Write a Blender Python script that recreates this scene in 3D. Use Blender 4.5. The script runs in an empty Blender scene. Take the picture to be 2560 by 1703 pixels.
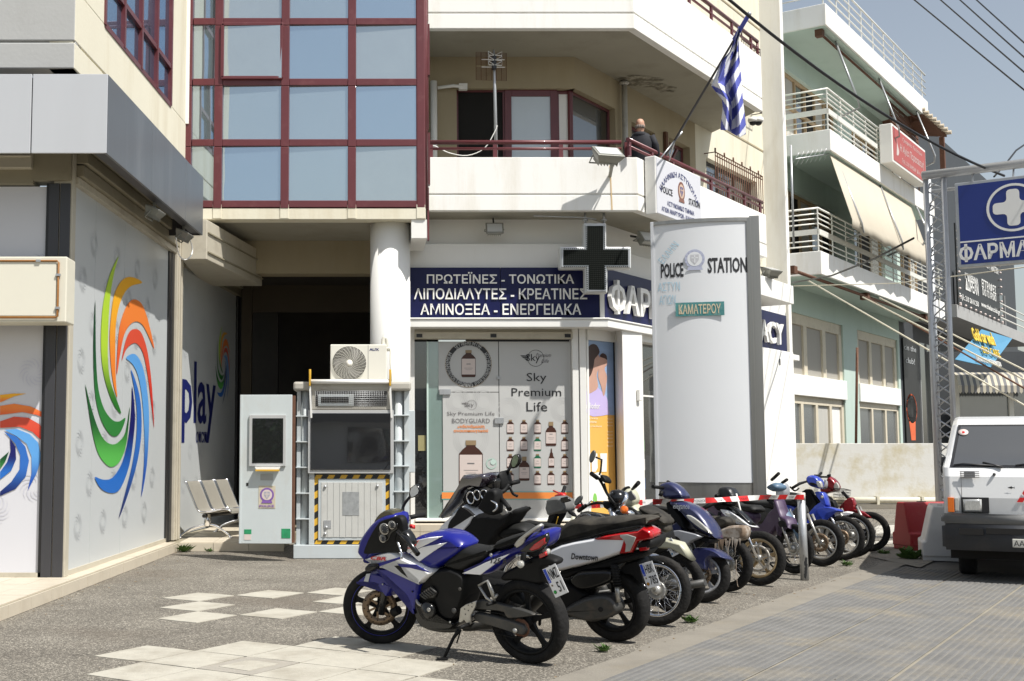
import bpy, math, random
from mathutils import Vector as V, Matrix as Mx
random.seed(11)
SC=bpy.context.scene; COL=SC.collection
# ---------------- camera, sky, sun, exposure ----------------
CAMH=1.55; FOC=3028.; CX=930.; CY=851.5; TH=math.atan(262/FOC)
cam=bpy.data.cameras.new('camera'); co=bpy.data.objects.new('camera',cam); COL.objects.link(co)
co.location=(0,0,CAMH); co.rotation_euler=(math.pi/2+TH,0,0)
cam.sensor_width=36; cam.lens=FOC/2560*36; cam.shift_x=(1280-CX)/2560; cam.clip_start=.1; cam.clip_end=900
SC.camera=co
TRAVEL=V((-.48,.45,-1.0)).normalized()
W=bpy.data.worlds.new('World'); SC.world=W; W.use_nodes=True
nt=W.node_tree; bg=nt.nodes['Background']; sk=nt.nodes.new('ShaderNodeTexSky'); sk.sky_type='NISHITA'
sk.sun_disc=False; sk.sun_elevation=math.asin(-TRAVEL.z); sk.sun_rotation=math.atan2(-TRAVEL.x,-TRAVEL.y)
sk.dust_density=1.5; sk.air_density=1.3; sk.ozone_density=1.2; sk.altitude=50
hs=nt.nodes.new('ShaderNodeHueSaturation'); hs.inputs['Saturation'].default_value=.58; hs.inputs['Value'].default_value=1.15; nt.links.new(sk.outputs[0],hs.inputs['Color']); nt.links.new(hs.outputs[0],bg.inputs[0]); bg.inputs[1].default_value=.082
sun=bpy.data.lights.new('sun','SUN'); sun.energy=4.8; sun.angle=math.radians(.6); sun.color=(1,.968,.915)
so=bpy.data.objects.new('sun',sun); COL.objects.link(so); so.rotation_euler=TRAVEL.to_track_quat('-Z','Y').to_euler()
so.location=(6,-5,14)
SC.view_settings.view_transform='Standard'; SC.view_settings.look='None'; SC.view_settings.exposure=0.38; SC.view_settings.gamma=1
SC.view_settings.use_curve_mapping=False
# ---------------- helpers ----------------
Z=V((0,0,1)); I4=Mx.Identity(4); CAMP=V((0,0,CAMH)); WMX={}
def ray(p):
    u=(p[0]-CX)/FOC; v=(CY-p[1])/FOC
    return V((u,math.cos(TH)-math.sin(TH)*v,math.sin(TH)+math.cos(TH)*v))
def gnd(x,y,z=0):
    r=ray((x,y)); t=(z-CAMH)/r.z; return CAMP+r*t
def aty(x,y,Y):
    r=ray((x,y)); return CAMP+r*(Y/r.y)
def crop(ox,oy,s): return lambda x,y:(ox+x*s,oy+y*s)
C1=crop(0,0,.4463); C2=crop(0,600,.7034); C3=crop(440,0,.4209); C4=crop(1050,0,.3571); C5=crop(560,780,.4274)
C6=crop(1000,540,.4846); CA=crop(1560,0,.3826); CB=crop(1900,0,.4209); CC=crop(1900,600,.4466); CD=crop(1600,500,.51)
CE=crop(820,1130,.3654); CF=crop(1260,1130,.3316); CG=crop(1580,1130,.2997); CH=crop(2160,980,.4614)
CI=crop(1350,1120,.1786); CJ=crop(1900,1150,.1977); CK=crop(860,1200,.1914); CL=crop(1080,1120,.1913); CM=crop(1040,840,.2806)
CN=crop(440,640,.4975); CO=crop(150,500,.3828); CD0=crop(0,0,1.0861)
def pts(c,*a): return [c(a[i],a[i+1]) for i in range(0,len(a),2)]
class Fr:
    "local frame: x along d (image right), y up, z out towards the street; hit() drops a photo point on a plane of the frame"
    def __init__(s,o,d,lean=0):
        d=V((d[0],d[1],0)).normalized(); R=Mx.Rotation(lean,3,d); y=R@Z; n=d.cross(y)
        s.M=Mx(((d.x,y.x,n.x,o[0]),(d.y,y.y,n.y,o[1]),(d.z,y.z,n.z,o[2] if len(o)>2 else 0),(0,0,0,1))); s.I=s.M.inverted()
    def hit(s,p,off=0):
        o=s.I@CAMP; r=s.I.to_3x3()@ray(p); t=(off-o.z)/r.z; q=o+r*t; return (q.x,q.y)
    def poly(s,P,off=0): return [s.hit(p,off) for p in P]
    def w(s,x,y,z=0): return s.M@V((x,y,z))
def smooth(P,k=4,closed=True):
    n=len(P); out=[]
    for i in range(n if closed else n-1):
        p0=P[(i-1)%n] if closed or i>0 else P[0]; p1=P[i]; p2=P[(i+1)%n]; p3=P[(i+2)%n] if closed or i+2<n else P[-1]
        for j in range(k):
            t=j/k; out.append(tuple(.5*((2*b)+(c-a)*t+(2*a-5*b+4*c-d)*t*t+(3*b-a-3*c+d)*t**3) for a,b,c,d in zip(p0,p1,p2,p3)))
    if not closed: out.append(tuple(P[-1]))
    return out
def rnd(P,f=.22):
    "cut each corner twice (soft corners, same outline)"
    for _ in range(2):
        o=[]
        for i in range(len(P)):
            a,b=V(P[i]),V(P[(i+1)%len(P)]); o+= [tuple(a.lerp(b,f)),tuple(a.lerp(b,1-f))]
        P=o
    return P
def inset(P,d):
    n=len(P); A=sum(P[i][0]*P[(i+1)%n][1]-P[(i+1)%n][0]*P[i][1] for i in range(n)); sg=1 if A>0 else -1; out=[]
    for i in range(n):
        a,b,c=V(P[i-1]),V(P[i]),V(P[(i+1)%n]); e1=(b-a); e2=(c-b)
        if e1.length<1e-9 or e2.length<1e-9: out.append(tuple(b)); continue
        e1.normalize(); e2.normalize(); m=V((-(e1.y+e2.y),e1.x+e2.x))*sg
        if m.length<1e-6: out.append(tuple(b)); continue
        m.normalize(); q=max(.5,m.dot(V((-e1.y,e1.x))*sg)); p=b+m*d/q; out.append((p.x,p.y))
    return out
class MB:
    def __init__(s,M=I4): s.v=[];s.f=[];s.sm=[];s.mi=[];s.M=M;s.k=0
    def add(s,vs,fs,sm=False,M=None):
        n=len(s.v); T=s.M if M is None else s.M@M
        s.v+=[T@V(v) for v in vs]; s.f+=[tuple(i+n for i in f) for f in fs]; s.sm+=[sm]*len(fs); s.mi+=[s.k]*len(fs); return s
    def box(s,a,b,M=None):
        x0,y0,z0=a;x1,y1,z1=b
        return s.add([(x0,y0,z0),(x1,y0,z0),(x1,y1,z0),(x0,y1,z0),(x0,y0,z1),(x1,y0,z1),(x1,y1,z1),(x0,y1,z1)],
          [(0,3,2,1),(4,5,6,7),(0,1,5,4),(1,2,6,5),(2,3,7,6),(3,0,4,7)],False,M)
    def quad(s,a,b,c,d): return s.add([a,b,c,d],[(0,1,2,3)])
    def prism(s,P,z0,z1,sm=False,M=None):
        n=len(P); s.add([(p[0],p[1],z0) for p in P]+[(p[0],p[1],z1) for p in P],[tuple(range(n-1,-1,-1)),tuple(range(n,2*n))],False,M)
        k=len(s.v)-2*n; s.f+=[(k+i,k+(i+1)%n,k+n+(i+1)%n,k+n+i) for i in range(n)]; s.sm+=[sm]*n; s.mi+=[s.k]*n; return s
    def rings(s,R,sm=True,closed=True,caps=True,loop=False,M=None):
        n=len(R[0]); vs=[v for r in R for v in r]; fs=[]; m=len(R)
        for i in range(m if loop else m-1):
            for j in range(n if closed else n-1):
                a=i*n+j;b=i*n+(j+1)%n;c=((i+1)%m)*n+(j+1)%n;d=((i+1)%m)*n+j; fs.append((a,b,c,d))
        s.add(vs,fs,sm,M)
        if caps and closed and not loop:
            k=len(s.v)-len(vs); s.f+=[tuple(k+j for j in range(n-1,-1,-1)),tuple(k+(m-1)*n+j for j in range(n))]; s.sm+=[False]*2; s.mi+=[s.k]*2
        return s
    def tube(s,P,r,n=8,loop=False,M=None):
        P=[V(p) for p in P]; R=[]; m=len(P); up=None
        for i,p in enumerate(P):
            a=P[(i-1)%m] if (i>0 or loop) else p; b=P[(i+1)%m] if (i<m-1 or loop) else p
            t=(b-a).normalized()
            if up is None: up=t.orthogonal().normalized()
            up=(up-t*up.dot(t))
            if up.length<1e-6: up=t.orthogonal()
            up.normalize(); w=t.cross(up); rr=r[i] if isinstance(r,(list,tuple)) else r
            R.append([p+(up*math.cos(2*math.pi*j/n)+w*math.sin(2*math.pi*j/n))*rr for j in range(n)])
        return s.rings(R,loop=loop,M=M)
    def bar(s,a,b,w,h,up=Z):
        a,b=V(a),V(b); t=(b-a).normalized(); x=t.cross(up).normalized() if t.cross(up).length>1e-5 else V((1,0,0)); y=x.cross(t)
        R=[[p+x*i*w/2+y*j*h/2 for i,j in ((-1,-1),(1,-1),(1,1),(-1,1))] for p in (a,b)]; return s.rings(R,sm=False)
    def lathe(s,prof,n=24,M=None,loop=False,sm=True):
        "profile of (radius, height) turned about local z"
        R=[[(r*math.cos(2*math.pi*j/n),r*math.sin(2*math.pi*j/n),z) for j in range(n)] for r,z in prof]; return s.rings(R,loop=loop,M=M,sm=sm)
    def ball(s,c,r,n=12,M=None):
        if not isinstance(r,(tuple,list)): r=(r,r,r)
        R=[[(c[0]+r[0]*max(.02,math.sin(math.pi*i/(n//2+2)))*math.cos(2*math.pi*j/n),c[1]+r[1]*max(.02,math.sin(math.pi*i/(n//2+2)))*math.sin(2*math.pi*j/n),c[2]+r[2]*math.cos(math.pi*i/(n//2+2))) for j in range(n)] for i in range(n//2+3)]
        return s.rings(R,M=M)
    def blob(s,P,z0,z1,d=.03,M=None,fl=.25):
        "closed body with outline P between z0 and z1 whose edges are rolled over by d"
        h=z1-z0; A=inset(P,d*.45); B=inset(P,d)
        q=[(B,z0),(A,z0+h*.06),(P,z0+h*fl),(P,z1-h*fl),(A,z1-h*.06),(B,z1)]
        return s.rings([[(p[0],p[1],z) for p in K] for K,z in q],M=M)
    def shell(s,P,z0,z1,d=.03,M=None):
        "panel with flat back at z0 and domed front at z1"
        h=z1-z0; q=[(P,z0),(P,z0+h*.35),(inset(P,d*.35),z0+h*.75),(inset(P,d),z1)]
        return s.rings([[(p[0],p[1],z) for p in K] for K,z in q],M=M)
    def build(s,name,mats,parent=None,label=None,cat=None,group=None,kind=None,bev=0,loc=None,seg=2):
        me=bpy.data.meshes.new(name); inv=None
        if parent is not None: inv=WMX[parent.name].inverted(); vs=[inv@v for v in s.v]; org=None
        else:
            if loc is None and s.v:
                xs=[v.x for v in s.v];ys=[v.y for v in s.v];zs=[v.z for v in s.v]; loc=((min(xs)+max(xs))/2,(min(ys)+max(ys))/2,min(zs))
            org=V(loc); vs=[v-org for v in s.v]
        me.from_pydata(vs,[],s.f); me.polygons.foreach_set('use_smooth',s.sm)
        if not isinstance(mats,(list,tuple)): mats=[mats]
        for m in mats: me.materials.append(m)
        if len(mats)>1: me.polygons.foreach_set('material_index',s.mi)
        import bmesh
        bm=bmesh.new(); bm.from_mesh(me); bmesh.ops.recalc_face_normals(bm,faces=bm.faces); bm.to_mesh(me); bm.free()
        o=bpy.data.objects.new(name,me); COL.objects.link(o)
        if parent is not None: o.parent=parent; WMX[o.name]=WMX[parent.name].copy()
        else: o.location=org; WMX[o.name]=Mx.Translation(org)
        if bev:
            b=o.modifiers.new('bevel','BEVEL'); b.width=bev; b.segments=seg; b.limit_method='ANGLE'; b.angle_limit=.6
        tag(o,label,cat,group,kind); return o
def tag(o,label=None,cat=None,group=None,kind=None):
    if label:o['label']=label
    if cat:o['category']=cat
    if group:o['group']=group
    if kind:o['kind']=kind
    return o
def thing(name,loc,label,cat,group=None):
    o=bpy.data.objects.new(name,None); COL.objects.link(o); o.location=loc; o.empty_display_size=.2; WMX[o.name]=Mx.Translation(V(loc)); return tag(o,label,cat,group)
def part_empty(name,parent):
    o=bpy.data.objects.new(name,None); COL.objects.link(o); o.parent=parent; WMX[o.name]=WMX[parent.name].copy(); return o
def inst(o,parent,delta):
    "another piece sharing o's mesh, moved by delta (world)"
    c=o.copy(); COL.objects.link(c); c.parent=parent
    WMX[c.name]=Mx.Translation(V(delta)+o.location) @ I4 if parent is None else WMX[parent.name]; c.location=o.location+V(delta); return c
# ---------------- materials ----------------
MATS={}
def mat(name,col,rough=.6,metal=0,var=.08,vs=2.5,bump=0,bs=60,dirt=0,dcol=(.16,.13,.09),ds=1.6,st=(1,1,1),coat=0,spec=.5,alpha=1,trans=0,ramp=(.52,.72),rv=.0,emit=0,world=False):
    if name in MATS: return MATS[name]
    m=bpy.data.materials.new(name); m.use_nodes=True; t=m.node_tree; N=t.nodes; L=t.links; b=N['Principled BSDF']
    b.inputs['Roughness'].default_value=rough; b.inputs['Metallic'].default_value=metal; b.inputs['Coat Weight'].default_value=coat
    b.inputs['Coat Roughness'].default_value=.06; b.inputs['Specular IOR Level'].default_value=spec; b.inputs['Alpha'].default_value=alpha
    b.inputs['Transmission Weight'].default_value=trans; c=(*col,1)
    if emit: b.inputs['Emission Color'].default_value=c; b.inputs['Emission Strength'].default_value=emit
    tc=N.new('ShaderNodeTexCoord'); mp=N.new('ShaderNodeMapping'); mp.inputs['Scale'].default_value=st; L.new(N.new('ShaderNodeNewGeometry').outputs['Position'] if world else tc.outputs['Object'],mp.inputs[0])
    n1=N.new('ShaderNodeTexNoise'); n1.inputs['Scale'].default_value=vs; n1.inputs['Detail'].default_value=6; n1.inputs['Roughness'].default_value=.62; L.new(mp.outputs[0],n1.inputs[0])
    mx=N.new('ShaderNodeMix'); mx.data_type='RGBA'; L.new(n1.outputs[0],mx.inputs[0])
    mx.inputs[6].default_value=(*[max(0,x*(1-2*var)) for x in col],1); mx.inputs[7].default_value=(*[min(1,x*(1+2*var)) for x in col],1); out=mx.outputs[2]
    if dirt:
        n2=N.new('ShaderNodeTexNoise'); n2.inputs['Scale'].default_value=ds; n2.inputs['Detail'].default_value=9; n2.inputs['Roughness'].default_value=.68; L.new(mp.outputs[0],n2.inputs[0])
        r=N.new('ShaderNodeValToRGB'); r.color_ramp.elements[0].position=ramp[0]; r.color_ramp.elements[1].position=ramp[1]; r.color_ramp.elements[1].color=(dirt,dirt,dirt,1); L.new(n2.outputs[0],r.inputs[0])
        m2=N.new('ShaderNodeMix'); m2.data_type='RGBA'; L.new(r.outputs[0],m2.inputs[0]); L.new(out,m2.inputs[6]); m2.inputs[7].default_value=(*dcol,1); out=m2.outputs[2]
    L.new(out,b.inputs['Base Color'])
    if rv:
        mr=N.new('ShaderNodeMapRange'); L.new(n1.outputs[0],mr.inputs[0]); mr.inputs[3].default_value=max(.02,rough-rv); mr.inputs[4].default_value=rough+rv; L.new(mr.outputs[0],b.inputs['Roughness'])
    if bump:
        n3=N.new('ShaderNodeTexNoise'); n3.inputs['Scale'].default_value=bs; n3.inputs['Detail'].default_value=5; L.new(tc.outputs['Object'],n3.inputs[0])
        bp=N.new('ShaderNodeBump'); bp.inputs['Strength'].default_value=bump; bp.inputs['Distance'].default_value=.01; L.new(n3.outputs[0],bp.inputs['Height']); L.new(bp.outputs[0],b.inputs['Normal'])
    MATS[name]=m; return m
def aggregate():
    m=bpy.data.materials.new('aggregate'); m.use_nodes=True; t=m.node_tree; N=t.nodes; L=t.links; b=N['Principled BSDF']; b.inputs['Roughness'].default_value=.85
    tc=N.new('ShaderNodeTexCoord'); v=N.new('ShaderNodeTexVoronoi'); v.inputs['Scale'].default_value=105; L.new(tc.outputs['Object'],v.inputs[0])
    sp=N.new('ShaderNodeSeparateColor'); L.new(v.outputs['Color'],sp.inputs[0]); r=N.new('ShaderNodeValToRGB'); L.new(sp.outputs[0],r.inputs[0])
    e=r.color_ramp.elements; e[0].position=0; e[0].color=(.08,.075,.066,1); e[1].position=.5; e[1].color=(.135,.126,.109,1)
    q=e.new(.78); q.color=(.19,.178,.157,1); q=e.new(.93); q.color=(.38,.36,.32,1)
    n=N.new('ShaderNodeTexNoise'); n.inputs['Scale'].default_value=.9; n.inputs['Detail'].default_value=8; n.inputs['Roughness'].default_value=.7; L.new(tc.outputs['Object'],n.inputs[0])
    r2=N.new('ShaderNodeValToRGB'); L.new(n.outputs[0],r2.inputs[0]); r2.color_ramp.elements[0].position=.35; r2.color_ramp.elements[0].color=(.8,.76,.7,1); r2.color_ramp.elements[1].position=.68; r2.color_ramp.elements[1].color=(1.2,1.16,1.08,1)
    mx=N.new('ShaderNodeMix'); mx.data_type='RGBA'; mx.blend_type='MULTIPLY'; mx.inputs[0].default_value=1; L.new(r.outputs[0],mx.inputs[6]); L.new(r2.outputs[0],mx.inputs[7])
    # rusty / oily stains
    n2=N.new('ShaderNodeTexNoise'); n2.inputs['Scale'].default_value=.55; n2.inputs['Detail'].default_value=4; L.new(tc.outputs['Object'],n2.inputs[0])
    r3=N.new('ShaderNodeValToRGB'); L.new(n2.outputs[0],r3.inputs[0]); r3.color_ramp.elements[0].position=.52; r3.color_ramp.elements[1].position=.74; r3.color_ramp.elements[1].color=(.5,.5,.5,1)
    m2=N.new('ShaderNodeMix'); m2.data_type='RGBA'; L.new(r3.outputs[0],m2.inputs[0]); L.new(mx.outputs[2],m2.inputs[6]); m2.inputs[7].default_value=(.11,.085,.06,1)
    n4=N.new('ShaderNodeTexNoise'); n4.inputs['Scale'].default_value=5.5; n4.inputs['Detail'].default_value=3; L.new(tc.outputs['Object'],n4.inputs[0])
    r4=N.new('ShaderNodeValToRGB'); L.new(n4.outputs[0],r4.inputs[0]); r4.color_ramp.elements[0].position=.68; r4.color_ramp.elements[1].position=.76; r4.color_ramp.elements[1].color=(.55,.55,.55,1)
    m3=N.new('ShaderNodeMix'); m3.data_type='RGBA'; L.new(r4.outputs[0],m3.inputs[0]); L.new(m2.outputs[2],m3.inputs[6]); m3.inputs[7].default_value=(.045,.04,.035,1)
    wn=N.new('ShaderNodeTexNoise'); wn.inputs['Scale'].default_value=1.4; wn.inputs['Detail'].default_value=5; L.new(tc.outputs['Object'],wn.inputs[0]); wa=N.new('ShaderNodeVectorMath'); wa.operation='ADD'; L.new(tc.outputs['Object'],wa.inputs[0]); L.new(wn.outputs['Color'],wa.inputs[1])
    vc=N.new('ShaderNodeTexVoronoi'); vc.feature='DISTANCE_TO_EDGE'; vc.inputs['Scale'].default_value=.28; L.new(wa.outputs[0],vc.inputs[0]); r5=N.new('ShaderNodeValToRGB'); L.new(vc.outputs['Distance'],r5.inputs[0]); r5.color_ramp.elements[0].color=(.55,.55,.55,1); r5.color_ramp.elements[0].position=.0; r5.color_ramp.elements[1].position=.004; r5.color_ramp.elements[1].color=(0,0,0,1)
    m4=N.new('ShaderNodeMix'); m4.data_type='RGBA'; L.new(r5.outputs[0],m4.inputs[0]); L.new(m3.outputs[2],m4.inputs[6]); m4.inputs[7].default_value=(.04,.036,.03,1)
    L.new(m4.outputs[2],b.inputs['Base Color'])
    bp=N.new('ShaderNodeBump'); bp.inputs['Strength'].default_value=.55; bp.inputs['Distance'].default_value=.006; L.new(v.outputs['Distance'],bp.inputs['Height']); bp.invert=True; L.new(bp.outputs[0],b.inputs['Normal'])
    return m
def glassmat(name,col,rough=.03,refl=.35,tint=None):
    "window glass: dark or pale body seen through it plus a strong mirror of the sky (coated glazing)"
    m=mat(name,col,.25,0,.05); t=m.node_tree; N=t.nodes; L=t.links; b=N['Principled BSDF']; o=N['Material Output']
    g=N.new('ShaderNodeBsdfGlossy'); g.inputs['Roughness'].default_value=rough; g.inputs[0].default_value=(*(tint or (.85,.92,1)),1)
    f=N.new('ShaderNodeLayerWeight'); f.inputs[0].default_value=.35; mr=N.new('ShaderNodeMapRange'); mr.inputs[3].default_value=refl; mr.inputs[4].default_value=1; L.new(f.outputs[0],mr.inputs[0])
    tc=N.new('ShaderNodeTexCoord'); n=N.new('ShaderNodeTexNoise'); n.inputs['Scale'].default_value=.8; L.new(tc.outputs['Object'],n.inputs[0]); bp=N.new('ShaderNodeBump'); bp.inputs['Strength'].default_value=.06; bp.inputs['Distance'].default_value=.05
    L.new(n.outputs[0],bp.inputs['Height']); L.new(bp.outputs[0],g.inputs['Normal'])
    ms=N.new('ShaderNodeMixShader'); L.new(mr.outputs[0],ms.inputs[0]); L.new(b.outputs[0],ms.inputs[1]); L.new(g.outputs[0],ms.inputs[2]); L.new(ms.outputs[0],o.inputs[0]); return m
def text(name,s,M,w,h,mt,parent,ext=.003,bold=0,label=None,arc=None,shear=0,**kw):
    "lettering fitted into w x h, centred on frame M"
    cu=bpy.data.curves.new(name,'FONT'); cu.body=('O'+s[1:] if s[0]=='Φ' else s); cu.size=1; cu.offset=bold; cu.shear=shear; cu.align_x='CENTER'; cu.resolution_u=2
    t=bpy.data.objects.new(name,cu); COL.objects.link(t); dg=bpy.context.evaluated_depsgraph_get(); me=bpy.data.meshes.new_from_object(t.evaluated_get(dg))
    bpy.data.objects.remove(t); vs=[v.co.copy() for v in me.vertices]; fs=[tuple(p.vertices) for p in me.polygons]; bpy.data.meshes.remove(me)
    x0=min(v.x for v in vs);x1=max(v.x for v in vs);y0=min(v.y for v in vs);y1=max(v.y for v in vs)
    q=[((v.x-(x0+x1)/2)/(x1-x0)*w,(v.y-(y0+y1)/2)/(y1-y0)*h) for v in vs]
    if s[0]=='Φ':   # ring plus its own bar (the font's outline overlaps itself)
        cu=bpy.data.curves.new(name,'FONT'); cu.body='O'; cu.size=1; cu.offset=bold; t=bpy.data.objects.new(name,cu); COL.objects.link(t); bpy.context.view_layer.update(); ow=t.dimensions.x; bpy.data.objects.remove(t); c_=-w/2+ow/(x1-x0)*w/2; k=len(q); bw=.085*h
        q+=[(c_-bw,-h*.56),(c_+bw,-h*.56),(c_+bw,-h*.40),(c_-bw,-h*.40),(c_-bw,h*.40),(c_+bw,h*.40),(c_+bw,h*.56),(c_-bw,h*.56),(c_-bw,-h*.36),(c_+bw,-h*.36),(c_+bw,h*.36),(c_-bw,h*.36)]; fs+=[(k,k+1,k+2,k+3),(k+4,k+5,k+6,k+7),(k+8,k+9,k+10,k+11)]
    if arc:
        R,dirn=arc; o=[]
        for x,y in q: a=x/R; rr=R+y*dirn; o.append((rr*math.sin(a),dirn*(rr*math.cos(a)-R)))
        q=o
    mb=MB(M); n=len(q); mb.add([(x,y,ext) for x,y in q],fs)
    if ext>.012:   # raised letters: side walls
        from collections import Counter
        ed=Counter(); 
        for f in fs:
            for i in range(len(f)): ed[tuple(sorted((f[i],f[(i+1)%len(f)])))]+=1
        mb.add([(x,y,ext) for x,y in q]+[(x,y,0) for x,y in q],[(a,b,b+n,a+n) for (a,b),c in ed.items() if c==1])
    return mb.build(name,mt,parent,label,**kw)
def rotz(fr,a,b,z=0): return fr.M@Mx.Translation((a,b,z))
def tfit(name,s,fr,p0,p1,mt,parent,off=.0,ext=.003,**kw):
    "lettering filling the photo box p0 (top left) .. p1 (bottom right) on frame fr"
    a0,b1=fr.hit(p0,off); a1,b0=fr.hit(p1,off); return text(name,s,fr.M@Mx.Translation(((a0+a1)/2,(b0+b1)/2,off)),abs(a1-a0),abs(b1-b0),mt,parent,ext,**kw)
def rect(fr,p0,p1,off=0):
    a0,b1=fr.hit(p0,off); a1,b0=fr.hit(p1,off); return a0,b0,a1,b1
def prect(mb,fr,p0,p1,off,th):
    a0,b0,a1,b1=rect(fr,p0,p1,off); mb.box((min(a0,a1),b0,off-th),(max(a0,a1),b1,off)); return mb
# ---------------- materials used by the buildings ----------------
aggr=aggregate()
asph=mat('asphalt',(.11,.105,.095),.9,var=.2,vs=1.2,bump=.3,bs=90,dirt=.5,dcol=(.2,.18,.14),ds=.5)
m_tile=mat('inlay_slab',(.42,.395,.33),.85,var=.09,vs=9,bump=.35,bs=60,dirt=.75,dcol=(.25,.22,.17),ds=2.2,ramp=(.47,.72),world=True)
m_tile2=mat('inlay_slab_grey',(.32,.295,.25),.85,var=.1,vs=9,bump=.35,bs=60,dirt=.5,dcol=(.3,.26,.2),ds=3)
m_tact=mat('ribbed_tile',(.155,.152,.145),.9,spec=.15,world=True,var=.2,vs=3,bump=.3,bs=120,dirt=.7,dcol=(.27,.23,.16),ds=1.1,ramp=(.5,.72))
m_joint=mat('sandy_joint',(.25,.225,.175),.95,var=.2,vs=3,bump=.3,world=True,dirt=.7,dcol=(.14,.135,.13),ds=1.3)
m_dustc=mat('dusty_concrete',(.215,.195,.16),.9,var=.15,vs=3,bump=.4,bs=50,dirt=.6,dcol=(.2,.17,.12),ds=2)
m_plt=mat('plinth_tile',(.53,.47,.37),.55,var=.05,vs=5,dirt=.35,dcol=(.3,.24,.16),ds=3,ramp=(.5,.8))
m_white=mat('white_plaster',(.82,.81,.77),.75,var=.02,vs=1.2,bump=.12,bs=25,dirt=.6,dcol=(.60,.55,.44),ds=2.2,st=(1,1,.14),ramp=(.5,.75))
m_white2=mat('white_paint',(.78,.77,.73),.6,var=.015,vs=2,dirt=.2,dcol=(.55,.5,.4),ds=1.5,st=(1,1,.3),ramp=(.55,.85))
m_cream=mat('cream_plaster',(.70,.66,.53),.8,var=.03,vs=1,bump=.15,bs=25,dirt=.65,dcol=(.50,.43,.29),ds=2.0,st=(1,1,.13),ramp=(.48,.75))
m_creamd=mat('weathered_shaded_cream_plaster',(.35,.295,.195),.85,var=.06,vs=1.3,bump=.2,bs=25,dirt=.6,dcol=(.3,.24,.14),ds=1.2,st=(1,1,.3),ramp=(.47,.75))  # weathered cream, base tone also darkened to paint in the balcony shade
m_gplast=mat('grey_plaster',(.42,.42,.405),.8,var=.03,vs=1.5,bump=.15,bs=25,dirt=.25,dcol=(.3,.29,.27),ds=2)
m_soff=mat('stained_shaded_soffit',(.33,.31,.25),.85,var=.06,vs=.8,bump=.2,bs=20,dirt=.7,dcol=(.2,.18,.13),ds=.7,ramp=(.52,.8))  # stain colour over a base darkened to stand in for underside shade
m_burg=mat('burgundy_metal',(.120,.026,.030),.42,.1,var=.08,vs=3,dirt=.3,dcol=(.3,.14,.13),ds=4,ramp=(.55,.8),coat=.2)
m_alu=mat('grey_cladding',(.52,.53,.545),.42,.15,var=.04,vs=1.5,dirt=.35,dcol=(.5,.5,.5),ds=2,st=(1,1,.12),ramp=(.55,.75))
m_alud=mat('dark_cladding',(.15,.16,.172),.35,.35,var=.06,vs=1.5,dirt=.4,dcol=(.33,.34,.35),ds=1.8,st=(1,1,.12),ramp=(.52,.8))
m_dkal=mat('dark_grey_aluminium',(.055,.055,.06),.45,.3,var=.05)
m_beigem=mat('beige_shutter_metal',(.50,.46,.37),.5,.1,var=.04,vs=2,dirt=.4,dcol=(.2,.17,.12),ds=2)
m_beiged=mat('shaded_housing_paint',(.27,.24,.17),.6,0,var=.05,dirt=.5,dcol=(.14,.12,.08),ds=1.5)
m_film=mat('poster_film',(.50,.52,.52),.35,var=.012,vs=1,spec=.4)
m_filmw=mat('poster_film_white',(.60,.60,.63),.32,var=.01,vs=1,spec=.4)
m_swirl=mat('pale_print',(.465,.485,.492),.4,var=.01); m_swirl2=mat('pale_lilac_print',(.55,.55,.605),.4,var=.01)
m_black=mat('black_plastic',(.014,.014,.015),.42,var=.15,vs=8,dirt=.25,dcol=(.05,.045,.04),ds=6)
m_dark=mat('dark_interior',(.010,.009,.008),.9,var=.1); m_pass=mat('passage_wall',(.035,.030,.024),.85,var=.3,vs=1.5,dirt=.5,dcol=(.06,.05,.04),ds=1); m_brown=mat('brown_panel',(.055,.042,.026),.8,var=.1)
m_navy=mat('navy_sign',(.008,.010,.058),.35,var=.04,spec=.25,dirt=.1,dcol=(.03,.035,.09),ds=1.5); m_print=mat('white_lettering',(.82,.81,.77),.4,var=.01)
m_ink=mat('black_ink',(.02,.02,.022),.5,var=.02); m_grayink=mat('grey_ink',(.16,.15,.15),.5,var=.02); m_nink=mat('navy_ink',(.012,.018,.12),.4,var=.02)
m_steel=mat('galvanised_steel',(.46,.47,.475),.38,.6,var=.08,vs=6,dirt=.3,dcol=(.25,.2,.15),ds=4); m_chrome=mat('chrome',(.75,.75,.76),.12,1,var=.03)
m_cable=mat('cable_black',(.008,.008,.009),.5,var=.02); m_pvc=mat('cream_pipe',(.62,.58,.46),.5,var=.04,dirt=.3,ds=4)
m_rust=mat('rusty_iron',(.13,.06,.035),.8,.2,var=.2,vs=8,dirt=.5,dcol=(.06,.04,.03),ds=5)
m_led=mat('lamp_glass',(.55,.56,.55),.15,var=.03); m_lamp=mat('lamp_housing',(.30,.30,.27),.45,.5,var=.06,dirt=.4,dcol=(.15,.12,.08),ds=9)
g_box=glassmat('blue_coated_glass',(.20,.25,.265),.012,.52,(.66,.76,.84)); g_box2=glassmat('blue_coated_glass_pale',(.27,.30,.30),.02,.44,(.66,.76,.82)); g_box3=glassmat('blue_coated_glass_deep',(.13,.18,.21),.012,.58,(.62,.74,.86)); g_blue=glassmat('dark_blue_glass',(.04,.07,.11),.02,.42,(.5,.66,.9))
g_dark=glassmat('dark_window_glass',(.008,.008,.008),.02,.09,(.85,.88,.9)); g_green=glassmat('greenish_glass',(.22,.30,.27),.04,.12); g_booth=glassmat('booth_glass',(.010,.010,.011),.02,.30,(.8,.8,.82)); g_grey=glassmat('grey_window_glass',(.10,.11,.12),.05,.16)
g_frost=mat('pale_blind_glass',(.55,.62,.68),.15,var=.02)
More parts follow.
